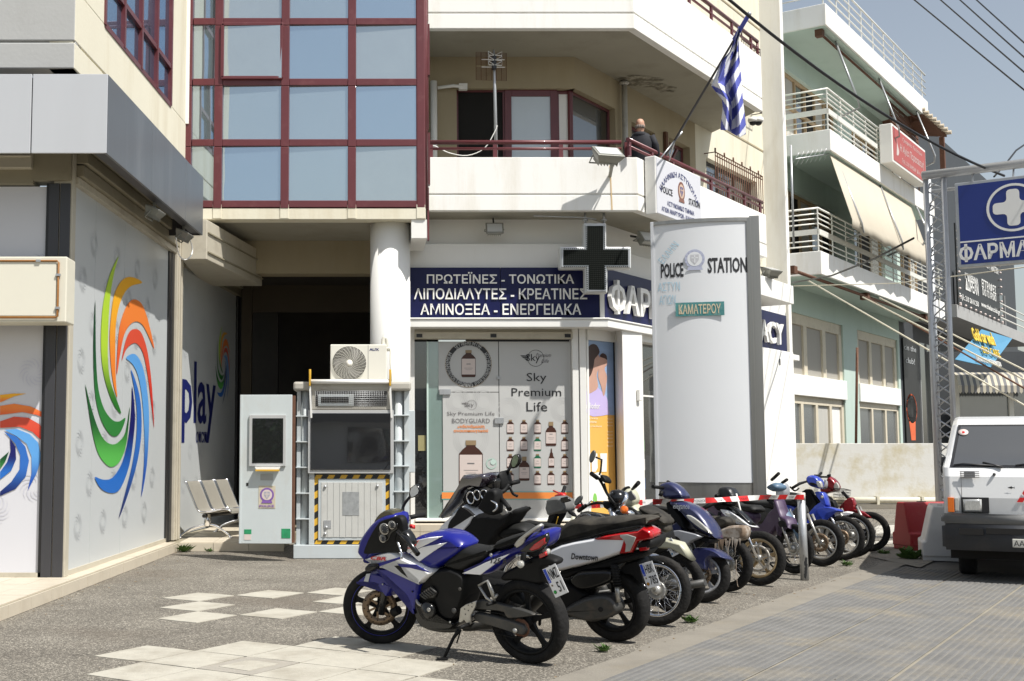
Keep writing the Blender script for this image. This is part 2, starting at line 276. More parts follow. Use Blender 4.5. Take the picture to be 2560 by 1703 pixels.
def grad(name,c1,c2,z0,z1):
    m=mat(name,c1,.35,var=.01); t=m.node_tree; N=t.nodes; L=t.links; tc=N.new('ShaderNodeTexCoord'); s=N.new('ShaderNodeSeparateXYZ'); L.new(tc.outputs['Generated'],s.inputs[0])
    r=N.new('ShaderNodeMapRange'); r.inputs[1].default_value=z0; r.inputs[2].default_value=z1; r.interpolation_type='SMOOTHSTEP'; L.new(s.outputs[2],r.inputs[0])
    mx=N.new('ShaderNodeMix'); mx.data_type='RGBA'; L.new(r.outputs[0],mx.inputs[0]); mx.inputs[6].default_value=(*c1,1); mx.inputs[7].default_value=(*c2,1); L.new(mx.outputs[2],N['Principled BSDF'].inputs['Base Color']); return m
def ink(name,fr,off,mt,polys,parent,**kw):
    mb=MB(fr.M)
    for i,P in enumerate(polys):
        q=fr.poly(P,off); mb.add([(a,b,off+.0004*i) for a,b in q],[tuple(range(len(q)))])
    return mb.build(name,mt,parent,**kw)
# ---------------- the ground ----------------
U=V((.571,.821,0)); Vd=V((.821,-.571,0))
mb=MB(); mb.quad((-60,-45,-.012),(160,-45,-.012),(160,260,-.012),(-60,260,-.012)); mb.build('ground',asph,kind='structure',loc=(0,0,-.012))
K0=V((1.214,8.155,0)); mb=MB(); a=K0-U*12; b=K0+U*30
mb.add([(-16,a.y,-.004),(a.x,a.y,-.004),(b.x,b.y,-.004),(-16,b.y,-.004)],[(0,1,2,3)])
PAV=mb.build('pavement',aggr,kind='structure',loc=(0,0,-.004))
tag(PAV,'exposed aggregate pavement with pale square slabs let into it')
O=V((-2.143,12.506,0)); gu=V((.31,.4765,0)); gv=V((.41,-.2535,0))
cells=[(0,0),(1,1),(-1,1),(-2,2),(-1,3),(2,2),(1,3),(0,4),(-5,4),(-4,5),(-3,6),(-5,5),(-4,6),(-4,7),(-6,5),(-6,6),(-5,7),(-6,7),(-5,8),(-3,7),(-7,6),(-7,7),(-6,8),(-4,8),(-7,8),(-5,9),(3,3),(1,5)]
for i,(ci,cj) in enumerate(cells+[(-5,6)]):
    c=O+gu*ci+gv*cj; g=.012; z=.002+random.uniform(-.0008,.0008); mb=MB(); gg=ci==-5 and cj==6
    jt=lambda:V((random.uniform(-.008,.008),random.uniform(-.008,.008),0)); q=[c+gu*g+gv*g+jt(),c+gu*.5+gv*g+jt(),c+gu*(1-g)+gv*g+jt(),c+gu*(1-g)+gv*.5+jt(),c+gu*(1-g)+gv*(1-g)+jt(),c+gu*.5+gv*(1-g)+jt(),c+gu*g+gv*(1-g)+jt(),c+gu*g+gv*.5+jt()]; mb.prism([(p.x,p.y) for p in q],-.02,z); mb.build('slab',m_tile2 if gg else m_tile,PAV)
    if gg:
        mb=MB(); q=[c+gu*x+gv*y for x,y in ((.24,.2),(.8,.24),(.77,.8),(.2,.77))]; mb.prism([(p.x,p.y) for p in q],-.01,.005); mb.build('slab',m_tile,PAV)
# kerb strip and ribbed tiles
mb=MB(); P=[]
for i in range(61):
    p=K0+U*(i*.7-12)+Vd*(random.uniform(-.11,-.02)); P.append((p.x,p.y,.001))
n=len(P); Q=[tuple(K0+U*(i*.7-12)+Vd*.243+Z*.004) for i in range(61)]; mb.add(P+Q,[(i,i+1,n+i+1,n+i) for i in range(n-1)]); mb.build('kerb_strip',m_dustc,kind='structure',loc=(0,0,.001))
mb=MB(); a=K0-U*12+Vd*.2; b=K0+U*9.3+Vd*.2; mb.add([a+Z*-.001,b+Z*-.001,b+Vd*9+Z*-.001,a+Vd*9+Z*-.001],[(0,1,2,3)]); 
TPV=mb.build('tactile_pavement',m_joint,kind='structure',loc=(0,0,-.001))
m=MB(); NR=13; w=.77; pr=[]
for k in range(NR):
    x=k*w/NR; pr+=[(x,.004),(x+.012,.004),(x+.018,.010),(x+w/NR-.006,.010)]
pr+=[(w,.004)]
R=[[U*t+Vd*x+Z*z for x,z in pr] for t in (.0008,.3992)]; n=len(pr); m.add(R[0]+R[1],[(i,i+1,n+i+1,n+i) for i in range(n-1)]); m.mi=[(1 if i in (0,n-3) else 2) if i%4==0 else 0 for i in range(n-1)]
first=None; cnt=0
for i in range(-3,24):
    for j in range(9):
        p=K0+U*(i*.4-.4)+Vd*(.24+j*.785)
        if p.y<6.5 or p.x/p.y>.60 or p.x>9.3 or (U.dot(p-K0)>9.0): continue
        if (p.x/(p.y+.6))*FOC+CX<1150: continue
        if first is None:
            first=m.build('ribbed_tile',[m_tact,m_joint,mat('tile_groove',(.20,.19,.17),.95,spec=.15,var=.2,vs=2,world=True)],TPV); first.location=V((0,0,0)); base=p; me=first.data
            for v in me.vertices: v.co+= p
            o0=p
        else:
            c=first.copy(); COL.objects.link(c); c.location=p-o0
        cnt+=1
# old patch of asphalt where the van stands and road markings beyond
mb=MB(); q=[gnd(2170,1392),gnd(2300,1420),gnd(2345,1398),gnd(2245,1374)]; 
mb.add([(p.x,p.y,.006) for p in q],[tuple(range(len(q)))]); mb.build('worn_pavement_patch',m_dustc,kind='structure')
mb=MB(); 
for px in ((2195,1314,2560,1300,2560,1330,2165,1335),(2120,1358,2330,1345,2330,1352,2130,1366)):
    q=[gnd(px[i],px[i+1]) for i in range(0,8,2)]; mb.add([(p.x,p.y,.0) for p in q],[(0,1,2,3)])
mb.build('road_marking',mat('worn_road_paint',(.42,.40,.35),.9,var=.2,vs=3,dirt=.8,dcol=(.12,.11,.1),ds=2),kind='structure',loc=(12,20,0))
# ---------------- betting shop at the left ----------------
SHOP=thing('corner_shop_building',(-4.5,13.5,0),'cream and grey corner shop building with burgundy windows and large swirl posters on its glass','building')
LFo=aty(165,1113,13.25); LF=Fr((LFo.x,LFo.y),(1,0)); SD=(.0627,1); PL=Fr((LFo.x,LFo.y),SD)
def part(name,mt,fr,items,parent,bev=0,**kw):
    "items: (p0,p1,off,thickness) photo boxes on a frame"
    mb=MB(fr.M)
    for p0,p1,off,th in items: prect(mb,fr,p0,p1,off,th)
    return mb.build(name,mt,parent,bev=bev,**kw)
# upper walls
zb=LF.hit(C1(100,383))[1]; zw0=PL.hit(C1(955,590))[1]; zt=13.0; aw=PL.hit(C1(955,590))[0]; ae=6.0
zg=LF.hit(C1(100,233))[1]
mb=MB(LF.M); mb.box((-6,zb,-.3),(0,zg-.012,0)); mb.box((-6,zg+.012,-.3),(0,zt,0)); mb.box((-6,zg-.02,-.3),(0,zg+.02,-.03)); mb.build('front_wall',m_gplast,SHOP,bev=.012)
mb=MB(PL.M); a_w0=aw-4*.88
mb.box((.002,zb,-.3),(ae,zg-.012,.0)); mb.box((.01,zg-.02,-.3),(ae,zg+.02,-.02)); mb.box((.002,zg+.012,-.3),(ae,zw0,0)); mb.box((.002,zw0,-.3),(a_w0,zt,0)); mb.box((aw,zw0,-.3),(ae,zt,0)); mb.build('side_wall',m_cream,SHOP,bev=.01)
mb=MB(PL.M); mb.box((ae-.28,zw0+.0,0),(ae+.02,zt,.05)); mb.build('pilaster',m_white,SHOP)
zt1=PL.hit(C1(955,372))[1]
for r,(z0,z1) in enumerate(((zw0,zt1),(zt1,zt1+1.5),(zt1+1.5,zt))):
    for k in range(4):
        a0=a_w0+k*.88; o=MB(PL.M); o.box((a0+.03,z0+.03,-.05),(a0+.85,z1-.03,-.035)); pn=o.build('window_pane',g_blue,SHOP)
for k in range(5):
    o=MB(PL.M); x=a_w0+k*.88; o.box((x-.035,zw0,-.1),(x+.035,zt,.02)); o.build('mullion',m_burg,SHOP)
for z in (zw0,zt1,zt1+1.5):
    o=MB(PL.M); o.box((a_w0,z-.035,-.09),(aw,z+.035,.012)); o.build('transom',m_burg,SHOP)
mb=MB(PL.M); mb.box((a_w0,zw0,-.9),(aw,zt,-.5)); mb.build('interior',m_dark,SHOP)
# canopy
FC=aty(252,1113,12.5); FFr=Fr((FC.x,FC.y),(1,0)); PS=Fr((FC.x,FC.y),SD)
zc1=FFr.hit(C1(400,415))[1]; zc0=FFr.hit(C1(400,858))[1]; xs=FFr.hit(C1(180,500))[0]; aend=PS.hit((508,500))[0]
CAN=part_empty('canopy',SHOP)
o=MB(FFr.M); o.box((-6,zc0,-.03),(xs-.006,zc1,0)); o.build('front_panel',m_alu,CAN,bev=.004); o=MB(FFr.M); o.box((xs+.006,zc0,-.03),(0,zc1,0)); o.build('front_panel',m_alu,CAN,bev=.004)
prev=0
for x in (1.95,3.85,aend):
    o=MB(PS.M); o.box((prev+.004,zc0,-.03),(x-.004,zc1,0)); o.build('side_panel',m_alud,CAN,bev=.004); prev=x
o=MB(PS.M); o.box((.03,zc1-.06,-.9),(aend,zc1-.03,-.03)); o.box((.03,zc0+.02,-.16),(aend,zc0+.05,-.03)); o.box((aend-.03,zc0,-.55),(aend,zc1-.02,-.031)); o.build('canopy_top',m_dkal,CAN)
o=MB(FFr.M); o.box((-6,zc0+.02,-.06),(-.03,zc1-.03,-.035)); o.box((-6,zc1-.065,-.9),(-.03,zc1-.035,-.03)); o.build('canopy_top',m_dkal,CAN)
# shutter boxes behind the canopy, glass line z
zg1=PL.hit(C1(975,1390))[1]; zpl=.13; ag=PL.hit(C2(590,900))[0]
for k in range(5):
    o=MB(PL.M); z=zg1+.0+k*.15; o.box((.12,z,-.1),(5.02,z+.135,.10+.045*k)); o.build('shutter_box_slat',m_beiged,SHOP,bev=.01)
o=MB(PL.M); o.box((.1,zg1-.09,-.05),(5.04,zg1-.005,.05)); o.build('shutter_rail',m_beigem,SHOP,bev=.006)
o=MB(LF.M); bz=LF.hit(C1(100,955))[1]; o.box((-6,bz,-.25),(-.42,bz+.42,.12)); o.box((-6,bz+.12,.12),(-.42,bz+.15,.14)); o.box((-6,bz+.24,.12),(-.42,bz+.27,.14)); o.build('shutter_box',m_beigem,SHOP,bev=.01)
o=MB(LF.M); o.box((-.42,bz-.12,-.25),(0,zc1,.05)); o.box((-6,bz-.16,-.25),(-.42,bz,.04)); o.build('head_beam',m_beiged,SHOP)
o=MB(PL.M); o.box((0,zpl,-.2),(.13,zg1+.9,.015)); o.box((.13,zpl,-.2),(.16,zg1+.1,-.0)); o.build('corner_post',m_beigem,SHOP,bev=.006)
a0,b0,a1,b1=rect(LF,C2(172,0),C2(222,1190)); o=MB(LF.M); o.box((a0,zpl,-.1),((a0+a1)/2-.006,bz-.15,.02)); o.box(((a0+a1)/2+.006,zpl,-.1),(a1,bz-.15,.02)); o.build('dark_mullion',m_dkal,SHOP,bev=.005); am=a0
# glass side: three poster panes
sx=[.16,1.32,2.45,ag]
sx[1]=PL.hit(C2(332,700))[0]; sx[2]=PL.hit(C2(438,700))[0]
for k in range(3):
    o=MB(PL.M); o.box((sx[k]+.004,zpl+.05,-.04),(sx[k+1]-.004,zg1-.06,-.02)); o.build('poster_pane',m_film,SHOP)
o=MB(PL.M); o.box((.14,zpl,-.1),(ag+.05,zpl+.055,.0)); o.build('sill_rail',m_beigem,SHOP)
o=MB(PL.M); o.box((ag,zpl,-.12),(ag+.16,zg1-.05,-.0)); o.box((ag+.16,zpl,-.12),(ag+.34,zg1-.05,.01)); o.build('dark_mullion',m_black,SHOP,bev=.01)
o=MB(PL.M); o.box((ag+.34,zpl,-.3),(ag+.72,zc0+.5,.05)); o.box((ag+.42,zpl,.05),(ag+.5,zc0+.3,.07)); o.box((ag+.58,zpl,.05),(ag+.66,zc0+.3,.07)); o.build('far_post',m_beigem,SHOP,bev=.006)
# front glass
o=MB(LF.M); o.box((-6,zpl+.05,-.04),(am-.03,bz-.18,-.02)); o.build('poster_pane',m_filmw,SHOP)
o=MB(LF.M); o.box((-6,zpl,-.08),(am,zpl+.05,.01)); o.build('sill_rail',m_beigem,SHOP); o=MB(LF.M); o.box((am-.03,zpl,-.08),(am,bz-.15,.01)); o.build('glazing_edge',m_black,SHOP)
# swirl logo
G=dict(lime=grad('petal_lime',(.02,.16,.02),(.42,.62,.04),.05,.42),yel=grad('petal_yellow',(.8,.22,.03),(.85,.42,.02),.2,.8),ora=grad('petal_orange',(.72,.10,.03),(.82,.22,.04),.2,.8),red=grad('petal_red',(.62,.03,.02),(.66,.08,.04),.2,.8),
 sky=grad('petal_sky',(.015,.08,.40),(.11,.34,.70),.1,.6),blu=grad('petal_blue',(.006,.014,.11),(.03,.14,.48),.0,.5),nav=grad('petal_navy',(.02,.14,.5),(.010,.012,.12),.1,.6),grn=grad('petal_green',(.10,.45,.08),(.010,.09,.02),.05,.6),dgr=grad('petal_dark_green',(.03,.2,.04),(.005,.06,.02),.1,.7))
PET=[('lime',(422,58,398,105,378,170,364,250,359,350,362,430,374,500,395,565,415,603,431,615,412,560,392,500,384,430,384,350,388,250,396,170,410,100)),
('yel',(506,152,480,135,450,133,425,155,405,200,395,270,390,350,395,450,405,520,417,560,412,500,410,400,412,300,425,230,445,185,470,162)),
('ora',(549,388,530,300,510,238,490,215,468,214,445,245,425,310,417,400,415,480,425,420,438,350,455,310,480,290,505,300,525,335)),
('red',(548,668,540,520,525,400,505,335,485,317,462,325,445,365,433,430,447,392,465,372,485,368,508,400,525,480,540,600)),
('sky',(502,915,522,800,530,650,525,550,510,460,490,415,470,405,448,420,470,440,490,480,505,560,513,680,512,800)),
('blu',(422,992,460,890,490,780,503,680,500,580,485,510,465,460,476,520,486,600,485,700,470,800,445,900)),
('nav',(337,843,360,885,400,900,430,880,460,800,475,700,480,620,470,520,467,600,457,700,435,790,400,845,365,852)),
('grn',(303,512,315,600,330,690,350,760,380,800,405,805,430,780,450,720,462,590,447,680,425,715,400,727,370,710,345,660,320,580)),
('dgr',(339,213,333,330,333,450,340,560,360,640,390,690,415,697,435,670,446,632,425,645,400,640,370,600,350,530,342,430,340,320))]
for k,a in PET:
    P=smooth([C2(a[i],a[i+1]) for i in range(0,len(a),2)],3); ink('swirl_petal',PL,-.012,G[k],[P],SHOP)
PET2=[('yel',(0,551,45,546,93,546,50,556,0,578)),('ora',(0,590,50,582,110,592,150,612,174,640,130,622,80,612,0,622)),('red',(0,645,50,628,100,632,140,655,172,700,174,748,150,715,115,682,70,664,0,668)),
('sky',(15,675,60,672,105,690,135,720,147,775,130,830,98,892,112,830,112,770,95,725,60,698)),('blu',(15,682,60,700,90,735,103,785,92,840,55,885,0,910,0,895,40,860,70,815,72,765,55,725)),('nav',(35,705,55,735,57,780,40,820,0,852,0,825,25,790,38,750)),('dgr',(0,780,32,752,20,785,0,815))]
for k,a in PET2: ink('swirl_petal',LF,-.012,G[k],[smooth([C2(a[i],a[i+1]) for i in range(0,len(a),2)],3) if False else [C2(a[i],a[i+1]) for i in range(0,len(a),2)]],SHOP)
def pinwheel(fr,cx,cy,R,off,mt,parent):
    mb=MB(fr.M)
    for k in range(11):
        t=k*2*math.pi/11; A=[];B=[]
        for j in range(6):
            r=R*(.28+.72*j/5); an=t+j*.26; A.append((cx+r*math.cos(an),cy+r*math.sin(an),off)); an-= .22*math.sin(math.pi*j/5)+.01; B.append((cx+r*math.cos(an),cy+r*math.sin(an),off))
        L=A+B[::-1]; mb.add(L,[tuple(range(len(L)))])
    return mb.build('pinwheel_print',mt,parent)
for a,b,R in [(1.0*a+.55+(.42 if r%2 else 0),zpl+.5+r*.47,.17) for r in range(8) for a in range(5)]:
    if a>ag-.2: continue
    pinwheel(PL,a,b,R,-.0165,m_swirl,SHOP)
for a,b in ((-.62,3.2),(-.30,3.5),(-1.0,3.75),(-.95,2.75),(-.32,2.35),(-.70,.85),(-1.15,.45),(-.28,1.1),(-1.2,1.6)): pinwheel(LF,a-.06,b,.17,-.0165,m_swirl2 if b<2.4 else m_swirl,SHOP)
# second glazed wall with the word
P2o=aty(444,1113,19.25); P2=Fr((P2o.x,P2o.y),(.109,1)); ae2=P2.hit((592,900))[0]; z2=P2.hit(CN(20,40))[1]
o=MB(P2.M); o.box((-.1,zpl,-.06),(ae2,z2,-.03)); o.build('poster_pane',m_film,SHOP)
o=MB(P2.M); o.box((ae2,zpl,-.1),(ae2+.12,z2,.02)); o.box((ae2+.2,zpl,-.1),(ae2+.3,z2,.05)); o.build('dark_mullion',m_black,SHOP)
o=MB(P2.M); o.box((ae2+.3,zpl,-.3),(ae2+.75,z2+.6,.02)); o.build('far_post',m_beiged,SHOP)
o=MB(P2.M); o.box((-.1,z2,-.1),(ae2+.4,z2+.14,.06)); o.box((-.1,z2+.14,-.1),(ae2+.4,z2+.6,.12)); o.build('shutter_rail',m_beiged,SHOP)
tfit('play_lettering','play',P2,CN(33,513),CN(196,940),m_nink,SHOP,off=-.028,bold=.015)
tfit('small_lettering','οπαπ',P2,CN(100,882),CN(153,940),m_nink,SHOP,off=-.028,bold=.01)
for k,a in PET:
    P=smooth([CN(197+(a[i]-303)/246*74,352+(a[i+1]-58)/932*395) for i in range(0,len(a),2)],2); ink('swirl_petal',P2,-.026,G[k],[P],SHOP)
for a,b in [(.5+.8*i+(.4 if r%2 else 0),.9+r*.55) for r in range(7) for i in range(5)]:
    if a<ae2-.2: pinwheel(P2,a,b,.16,-.0285,m_swirl,SHOP)
# plinth with tiles
p0=gnd(0,600+.7034*1355); p1=gnd(444.5,600+.7034*1107); dv=(p1-p0).normalized(); PP=Fr((p0.x,p0.y),(dv.x,dv.y)); Lp=(p1-p0).length; qx=aty(700,1113,p1.y).x
STEP=MB(); STEP.prism([((p0-dv*4).x+.03*0,(p0-dv*4).y),(p1.x-.02,p1.y+.02),(qx,p1.y+.02),(qx+.4,27),(-9,27),(-9,(p0-dv*4).y)],0,.115); st=STEP.build('shop_step',m_beiged,kind='structure'); tag(st,'raised tiled step along the shop fronts')
n=int((Lp+3.5)/.30)
for i in range(n+1):
    a0=Lp-(i+1)*.30; w=.296; o=MB(PP.M); j=random.uniform(-.002,.002); o.box((a0,.0,-.012),(a0+w,.118,.004+j)); t=o.build('tile',m_plt,st)
PF2=Fr((p1.x,p1.y),(1,0)); k=0
while k*.52<qx-p1.x: o=MB(PF2.M); o.box((k*.52+.004,0,-.012),(k*.52+.516,.118,.006+random.uniform(-.002,.002))); o.build('tile',m_plt,st); k+=1
for i in range(26):   # top tiles next to the edge
    for j in range(3):
        a0=Lp-(i+1)*.45+.225*0; b0=-.03-(j+1)*.33; o=MB(PP.M); o.box((a0+.003,.116,b0+.003),(a0+.447,.130+random.uniform(-.001,.001),b0+.327)); 
        if a0>-3.6: o.build('tile',m_plt,st)
for i in range(int((qx-p1.x)/.5)):
    for j in range(8):
        y=p1.y+.01+j*.5; x=p1.x+.02+i*.5; o=MB(); o.box((x+.003,y+.003,.116),(x+.497,y+.497,.130)); o.build('tile',m_plt,st)
o=MB(Fr(gnd(*C2(127,1297)),(dv.x,dv.y)).M); o.lathe([(0,.012),(.028,.012),(.03,.009)],12,Mx.Translation((0,.05,0))); o.build('drain_hole',m_dark,st)
# blank light box sign on the front
LB=aty(*C2(235,170),12.75); LBF=Fr((LB.x,LB.y),(1,0)); a0,b0,a1,b1=rect(LBF,C2(0,58),C2(222,292)); t=thing('blank_sign_box',(LB.x-.5,12.8,b0),'blank cream light box sign with a brown tube frame on the corner post','sign')
o=MB(LBF.M); o.box((-2.2,b0,-.38),(0,b1,-.02)); o.build('box',mat('yellowed_plastic',(.66,.63,.52),.5,var=.03,dirt=.3,dcol=(.5,.42,.28),ds=2),t,bev=.012)
o=MB(LBF.M); o.box((-2.0,b0+.07,-.015),(-.11,b1-.06,-.005)); o.build('blank_face',mat('blank_face',(.70,.67,.56),.35,var=.02),t)
o=MB(LBF.M); o.tube([(-2.1,b1-.05,.0),(-.1,b1-.05,.0),(-.085,b1-.07,.0),(-.085,b0+.06,.0),(-.11,b0+.05,0),(-2.1,b0+.05,0)],.011); o.build('tube_frame',mat('brown_tube',(.30,.13,.03),.5,var=.15,vs=20),t)
o=MB(LBF.M)
for x,y in ((-.085,b1-.2),(-.085,b0+.15),(-.3,b1-.05)): o.box((x-.025,y-.012,-.01),(x+.025,y+.012,.016))
o.build('clip',m_steel,t)
def floodlight(loc,yaw,label,s=1,tilt=-.5,group=None,arm=.25,down=True):
    t=thing('floodlight',loc,label,'floodlight',group); M=Mx.Translation(V(loc))@Mx.Rotation(yaw,4,'Z')@Mx.Rotation(tilt,4,'X')@Mx.Scale(s,4)
    o=MB(M); o.rings([[(x*w,d,z*h) for x,z in ((-1,-1),(1,-1),(1,1),(-1,1))] for w,h,d in ((.10,.07,.06),(.135,.095,0),(.15,.105,-.035),(.15,.105,-.05))],sm=False); o.build('housing',m_lamp,t,bev=.004)
    o=MB(M)
    for k in range(7): o.box((-.105+k*.035-.003,.03,-.08),(-.105+k*.035+.003,.085,.08))
    o.build('cooling_fin',m_lamp,t)
    o=MB(M); o.box((-.125,-.056,-.08),(.125,-.051,.08)); o.build('lens',m_led,t)
    o=MB(M); o.tube([(-.158,0,0),(-.158,.11,.04),(.158,.11,.04),(.158,0,0)],.009,6); o.build('bracket',m_lamp,t)
    return t
zf=zc0-.14
for px,lab in ((C1(865,1190),'small floodlight hanging under the dark canopy above the swirl poster'),(C1(1030,1318),'small floodlight under the far end of the canopy by the drooping white cable')):
    q=PS.hit(px,-.14); w=PS.w(q[0],q[1],-.14); floodlight(tuple(w),1.45,lab,.95,-1.15,'floodlights under the shop canopy')
    o=MB(); o.bar(w+V((0,0,.06)),V((w.x-.02,w.y,zc0+.1)),.03,.03); o.build('lamp_arm',m_lamp,SHOP)
q=[C1(985,1330),C1(1000,1420),C1(1030,1455),C1(1065,1440),C1(1078,1400),C1(1065,1345)]; mb=MB(PS.M); mb.tube(smooth([(*PS.hit(p,-.2),-.2) for p in q],4,False),.010,6); tag(mb.build('drooping_cable',m_print),'white cable drooping in a loop below the canopy end','cable')
# duct box and soffit under the glass storey
yb=21.2; o=MB(); z0,z1=4.40,5.02; A=[aty(446,1113,18.45).xy,aty(511,1113,18.45).xy,aty(652,1113,yb+.4).xy,(-3.0,yb+.4)]
o.prism([tuple(p) for p in A],z0,z1); o.build('boxed_duct',m_beigem,SHOP,bev=.01)
o=MB(); a,b=aty(513,1113,18.48),aty(652,1113,yb+.35); 
for z in (z0+.12,z0+.42): o.bar((a.x+.012,a.y,z),(b.x+.012,b.y,z),.02,.02)
o.build('duct_seam',m_beiged,SHOP)
# ---------------- police building ----------------
POL=thing('police_building',(1.5,20.5,0),'white and cream police station building with a burgundy framed glass storey on a round column','building')
YF=19.0; PF=Fr((0,YF),(1,0)); X=lambda p,off=0:PF.hit(p,off)[0]; ZZ=lambda p,off=0:PF.hit(p,off)[1]
xv=[X(C3(v,600)) for v in (74,252,648,1045,1452)]; zz=[ZZ(C3(700,v)) for v in (1212,848,488,128)]; rh=zz[2]-zz[1]; zz+= [zz[3]+rh,zz[3]+2*rh]; hw=.065
xr=X(C3(1498,600))
for i in range(4):
    for j in range(5):
        th=-.0125+random.uniform(-.003,.003); tv=random.uniform(-.011,.011); opened=(i==1 and j==2)
        o=MB(PF.M); a0,a1,b0,b1=xv[i]+hw-.01,xv[i+1]-hw+.01,zz[j]+hw-.01,zz[j+1]-hw+.01; d=.05 if opened else -.03
        o.add([(a0,b0,d+th),(a1,b0,d-th),(a1,b1,d-th+tv),(a0,b1,d+th+tv),(a0,b0,d-.02),(a1,b0,d-.02),(a1,b1,d-.02),(a0,b1,d-.02)],[(0,1,2,3),(4,5,6,7),(0,1,5,4),(1,2,6,5),(2,3,7,6),(3,0,4,7)]); o.build('window_pane',[g_box,g_box2,g_box,g_box3][(i*3+j*2+(i*j)%3)%4],POL)
        if opened:
            o=MB(PF.M)
            for q in ((a0-.01,b0-.02,a1+.01,b0+.03),(a0-.01,b1-.03,a1+.01,b1+.02),(a0-.02,b0,a0+.03,b1),(a1-.03,b0,a1+.02,b1)): o.box((q[0],q[1],.0),(q[2],q[3],.062))
            o.build('casement',m_burg,POL,bev=.006)
for i,x in enumerate(xv[:4]):
    for j in range(5):
        w=hw if i else .055; o=MB(PF.M); o.box((x-w,zz[j]-.07+(.003 if j else 0),-.10),(x+w,zz[j+1]-.073,.022)); o.build('mullion',m_burg,POL,bev=.008)
for j,z in enumerate(zz[:5]):
    for i in range(4): o=MB(PF.M); o.box((xv[i]+hw+.002,z-.055,-.09),(xv[i+1]-hw-.002,z+.055,.012)); o.build('transom',m_burg,POL,bev=.006)
o=MB(PF.M); o.box((xv[4]-.07,zz[0]-.07,-.25),(xv[4]+.075,zz[5],.015)); o.build('corner_mullion',m_burg,POL,bev=.02)
o=MB(PF.M); o.lathe([(.10,0),(.10,zz[5]-zz[0]+.07)],20,Mx.Translation((xr-.10,zz[0]-.07,-.10))@Mx.Rotation(-math.pi/2,4,'X')); o.build('corner_tube',m_burg,POL)
o=MB(PF.M); 
for k in range(7): o.box((xr-.012,zz[0]-.55+.9*k,-.3),(xr+.015+.02*(k%2),zz[0]+.3+.9*k,-.16))
o.build('side_flashing',m_burg,POL)
o=MB(PF.M); o.box((xv[0],zz[0],-2.4),(xr-.05,zz[5],-.35)); o.build('glass_storey_core',mat('pale_blind',(.4,.43,.43),.8),POL)
# beam, soffit, column
zb0=ZZ(C3(700,1303)); zb1=zz[0]-.07; xl=X(C3(165,1250)); xq=X(C3(1483,1250))
o=MB(PF.M); o.box((xl-.35,zb0,-.3),(xq,zb1,.0)); 
for x in xv[1:]: o.box((x-.07,zb0+.01,0),(x+.07,zb1+.06,.012))
o.build('soffit_beam',m_cream,POL,bev=.01)
o=MB(); o.box((-3.4,YF+.3,zb0+.03),(xr-.02,21.2,zb0+.2)); o.build('soffit',m_soff,POL)
o=MB(PF.M); a=X(C3(1395,1400),-.3); b=X(C3(1493,1400),-.3); o.box((a,ZZ(C3(1440,1450),-.6),-1.3),(b-.02,zb0,-.02)); o.build('end_bracket',m_white2,POL)
zbb=aty(652,684,21.2).z
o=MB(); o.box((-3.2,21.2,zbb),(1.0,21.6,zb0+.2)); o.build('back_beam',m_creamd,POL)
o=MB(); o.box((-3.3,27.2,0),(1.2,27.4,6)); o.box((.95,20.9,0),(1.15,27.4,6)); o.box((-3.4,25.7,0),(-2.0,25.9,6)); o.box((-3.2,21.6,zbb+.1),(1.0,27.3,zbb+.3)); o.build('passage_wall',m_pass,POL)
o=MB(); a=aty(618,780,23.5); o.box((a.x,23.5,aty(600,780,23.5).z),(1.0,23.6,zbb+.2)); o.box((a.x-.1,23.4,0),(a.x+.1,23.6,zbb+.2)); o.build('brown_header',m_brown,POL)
cxm=aty(976,1113,19.52).x
o=MB(Mx.Translation((cxm,19.52,0))); o.lathe([(.325,.0),(.325,zb0)],48); o.build('column',m_white2,POL)
# balconies
YB=19.7; PB=Fr((0,YB),(1,0)); SDR=(.5975,.8019)
def balcony(name,xc,z0,z1,zg,th,yw,L,slab=True):
    "chamfer-cornered parapet: front run, corner at xc, then along the street"
    A=V((.93,YB)); B=V((xc,YB)); D=V(SDR); E=B+D*L; Nn=V((D.y,-D.x)); w=.14
    mb=MB()
    def run(P,Q,n,za,zb_,off=0): 
        p,q=P+n*off,Q+n*off; r,s=Q-n*w,P-n*w; mb.prism([(p.x,p.y),(q.x,q.y),(r.x,r.y),(s.x,s.y)],za,zb_)
    n1=V((0,-1)); k=(n1+Nn).normalized(); B2=B-k*w/k.dot(n1)
    def ring(za,zb_,off): 
        a=[A+n1*off,B+k*off/k.dot(n1),E+Nn*off]; b=[E-Nn*w,B2,A-n1*w]; mb.prism([tuple(p) for p in a+b],za,zb_)
    ring(z0,zg-.012,0); ring(zg-.012,zg+.012,-.02); ring(zg+.012,z1,0); mb.build(name,m_white,POL,bev=.01)
    if slab:
        o=MB(); Bw=V((yw[1],yw[0])); Ew=Bw+D*(L+.3); s=.16; P=[A-n1*s+V((0,0)),B2,E-Nn*s,Ew,Bw,V((.93,yw[0]))]; o.prism([tuple(p) for p in P],z0+.012,z0+.2); o.build('balcony_soffit',m_soff,POL)
    return A,B,E,Nn
zl0=PB.hit(C4(600,1475))[1]; zl1=PB.hit(C4(600,1101))[1]; zlg=PB.hit(C4(600,1362))[1]; xl_=PB.hit(C4(1525,1300))[0]
zu0=PB.hit(C4(600,200))[1]; zug=PB.hit(C4(600,91))[1]; zu1=zu0+1.17; xu=PB.hit(C4(1500,150))[0]
YW=21.22; xw=aty(1443,600,YW).x; Lb=6.3
balcony('lower_parapet',xl_,zl0,zl1,zlg,0,(YW,xw),Lb); balcony('upper_parapet',xu,zu0,zu1,zug,0,(YW,xw),Lb)
PBL=Fr((xl_,YB),SDR); PBU=Fr((xu,YB),SDR); WF=Fr((0,YW),(1,0)); WD=Fr((xw,YW),SDR)
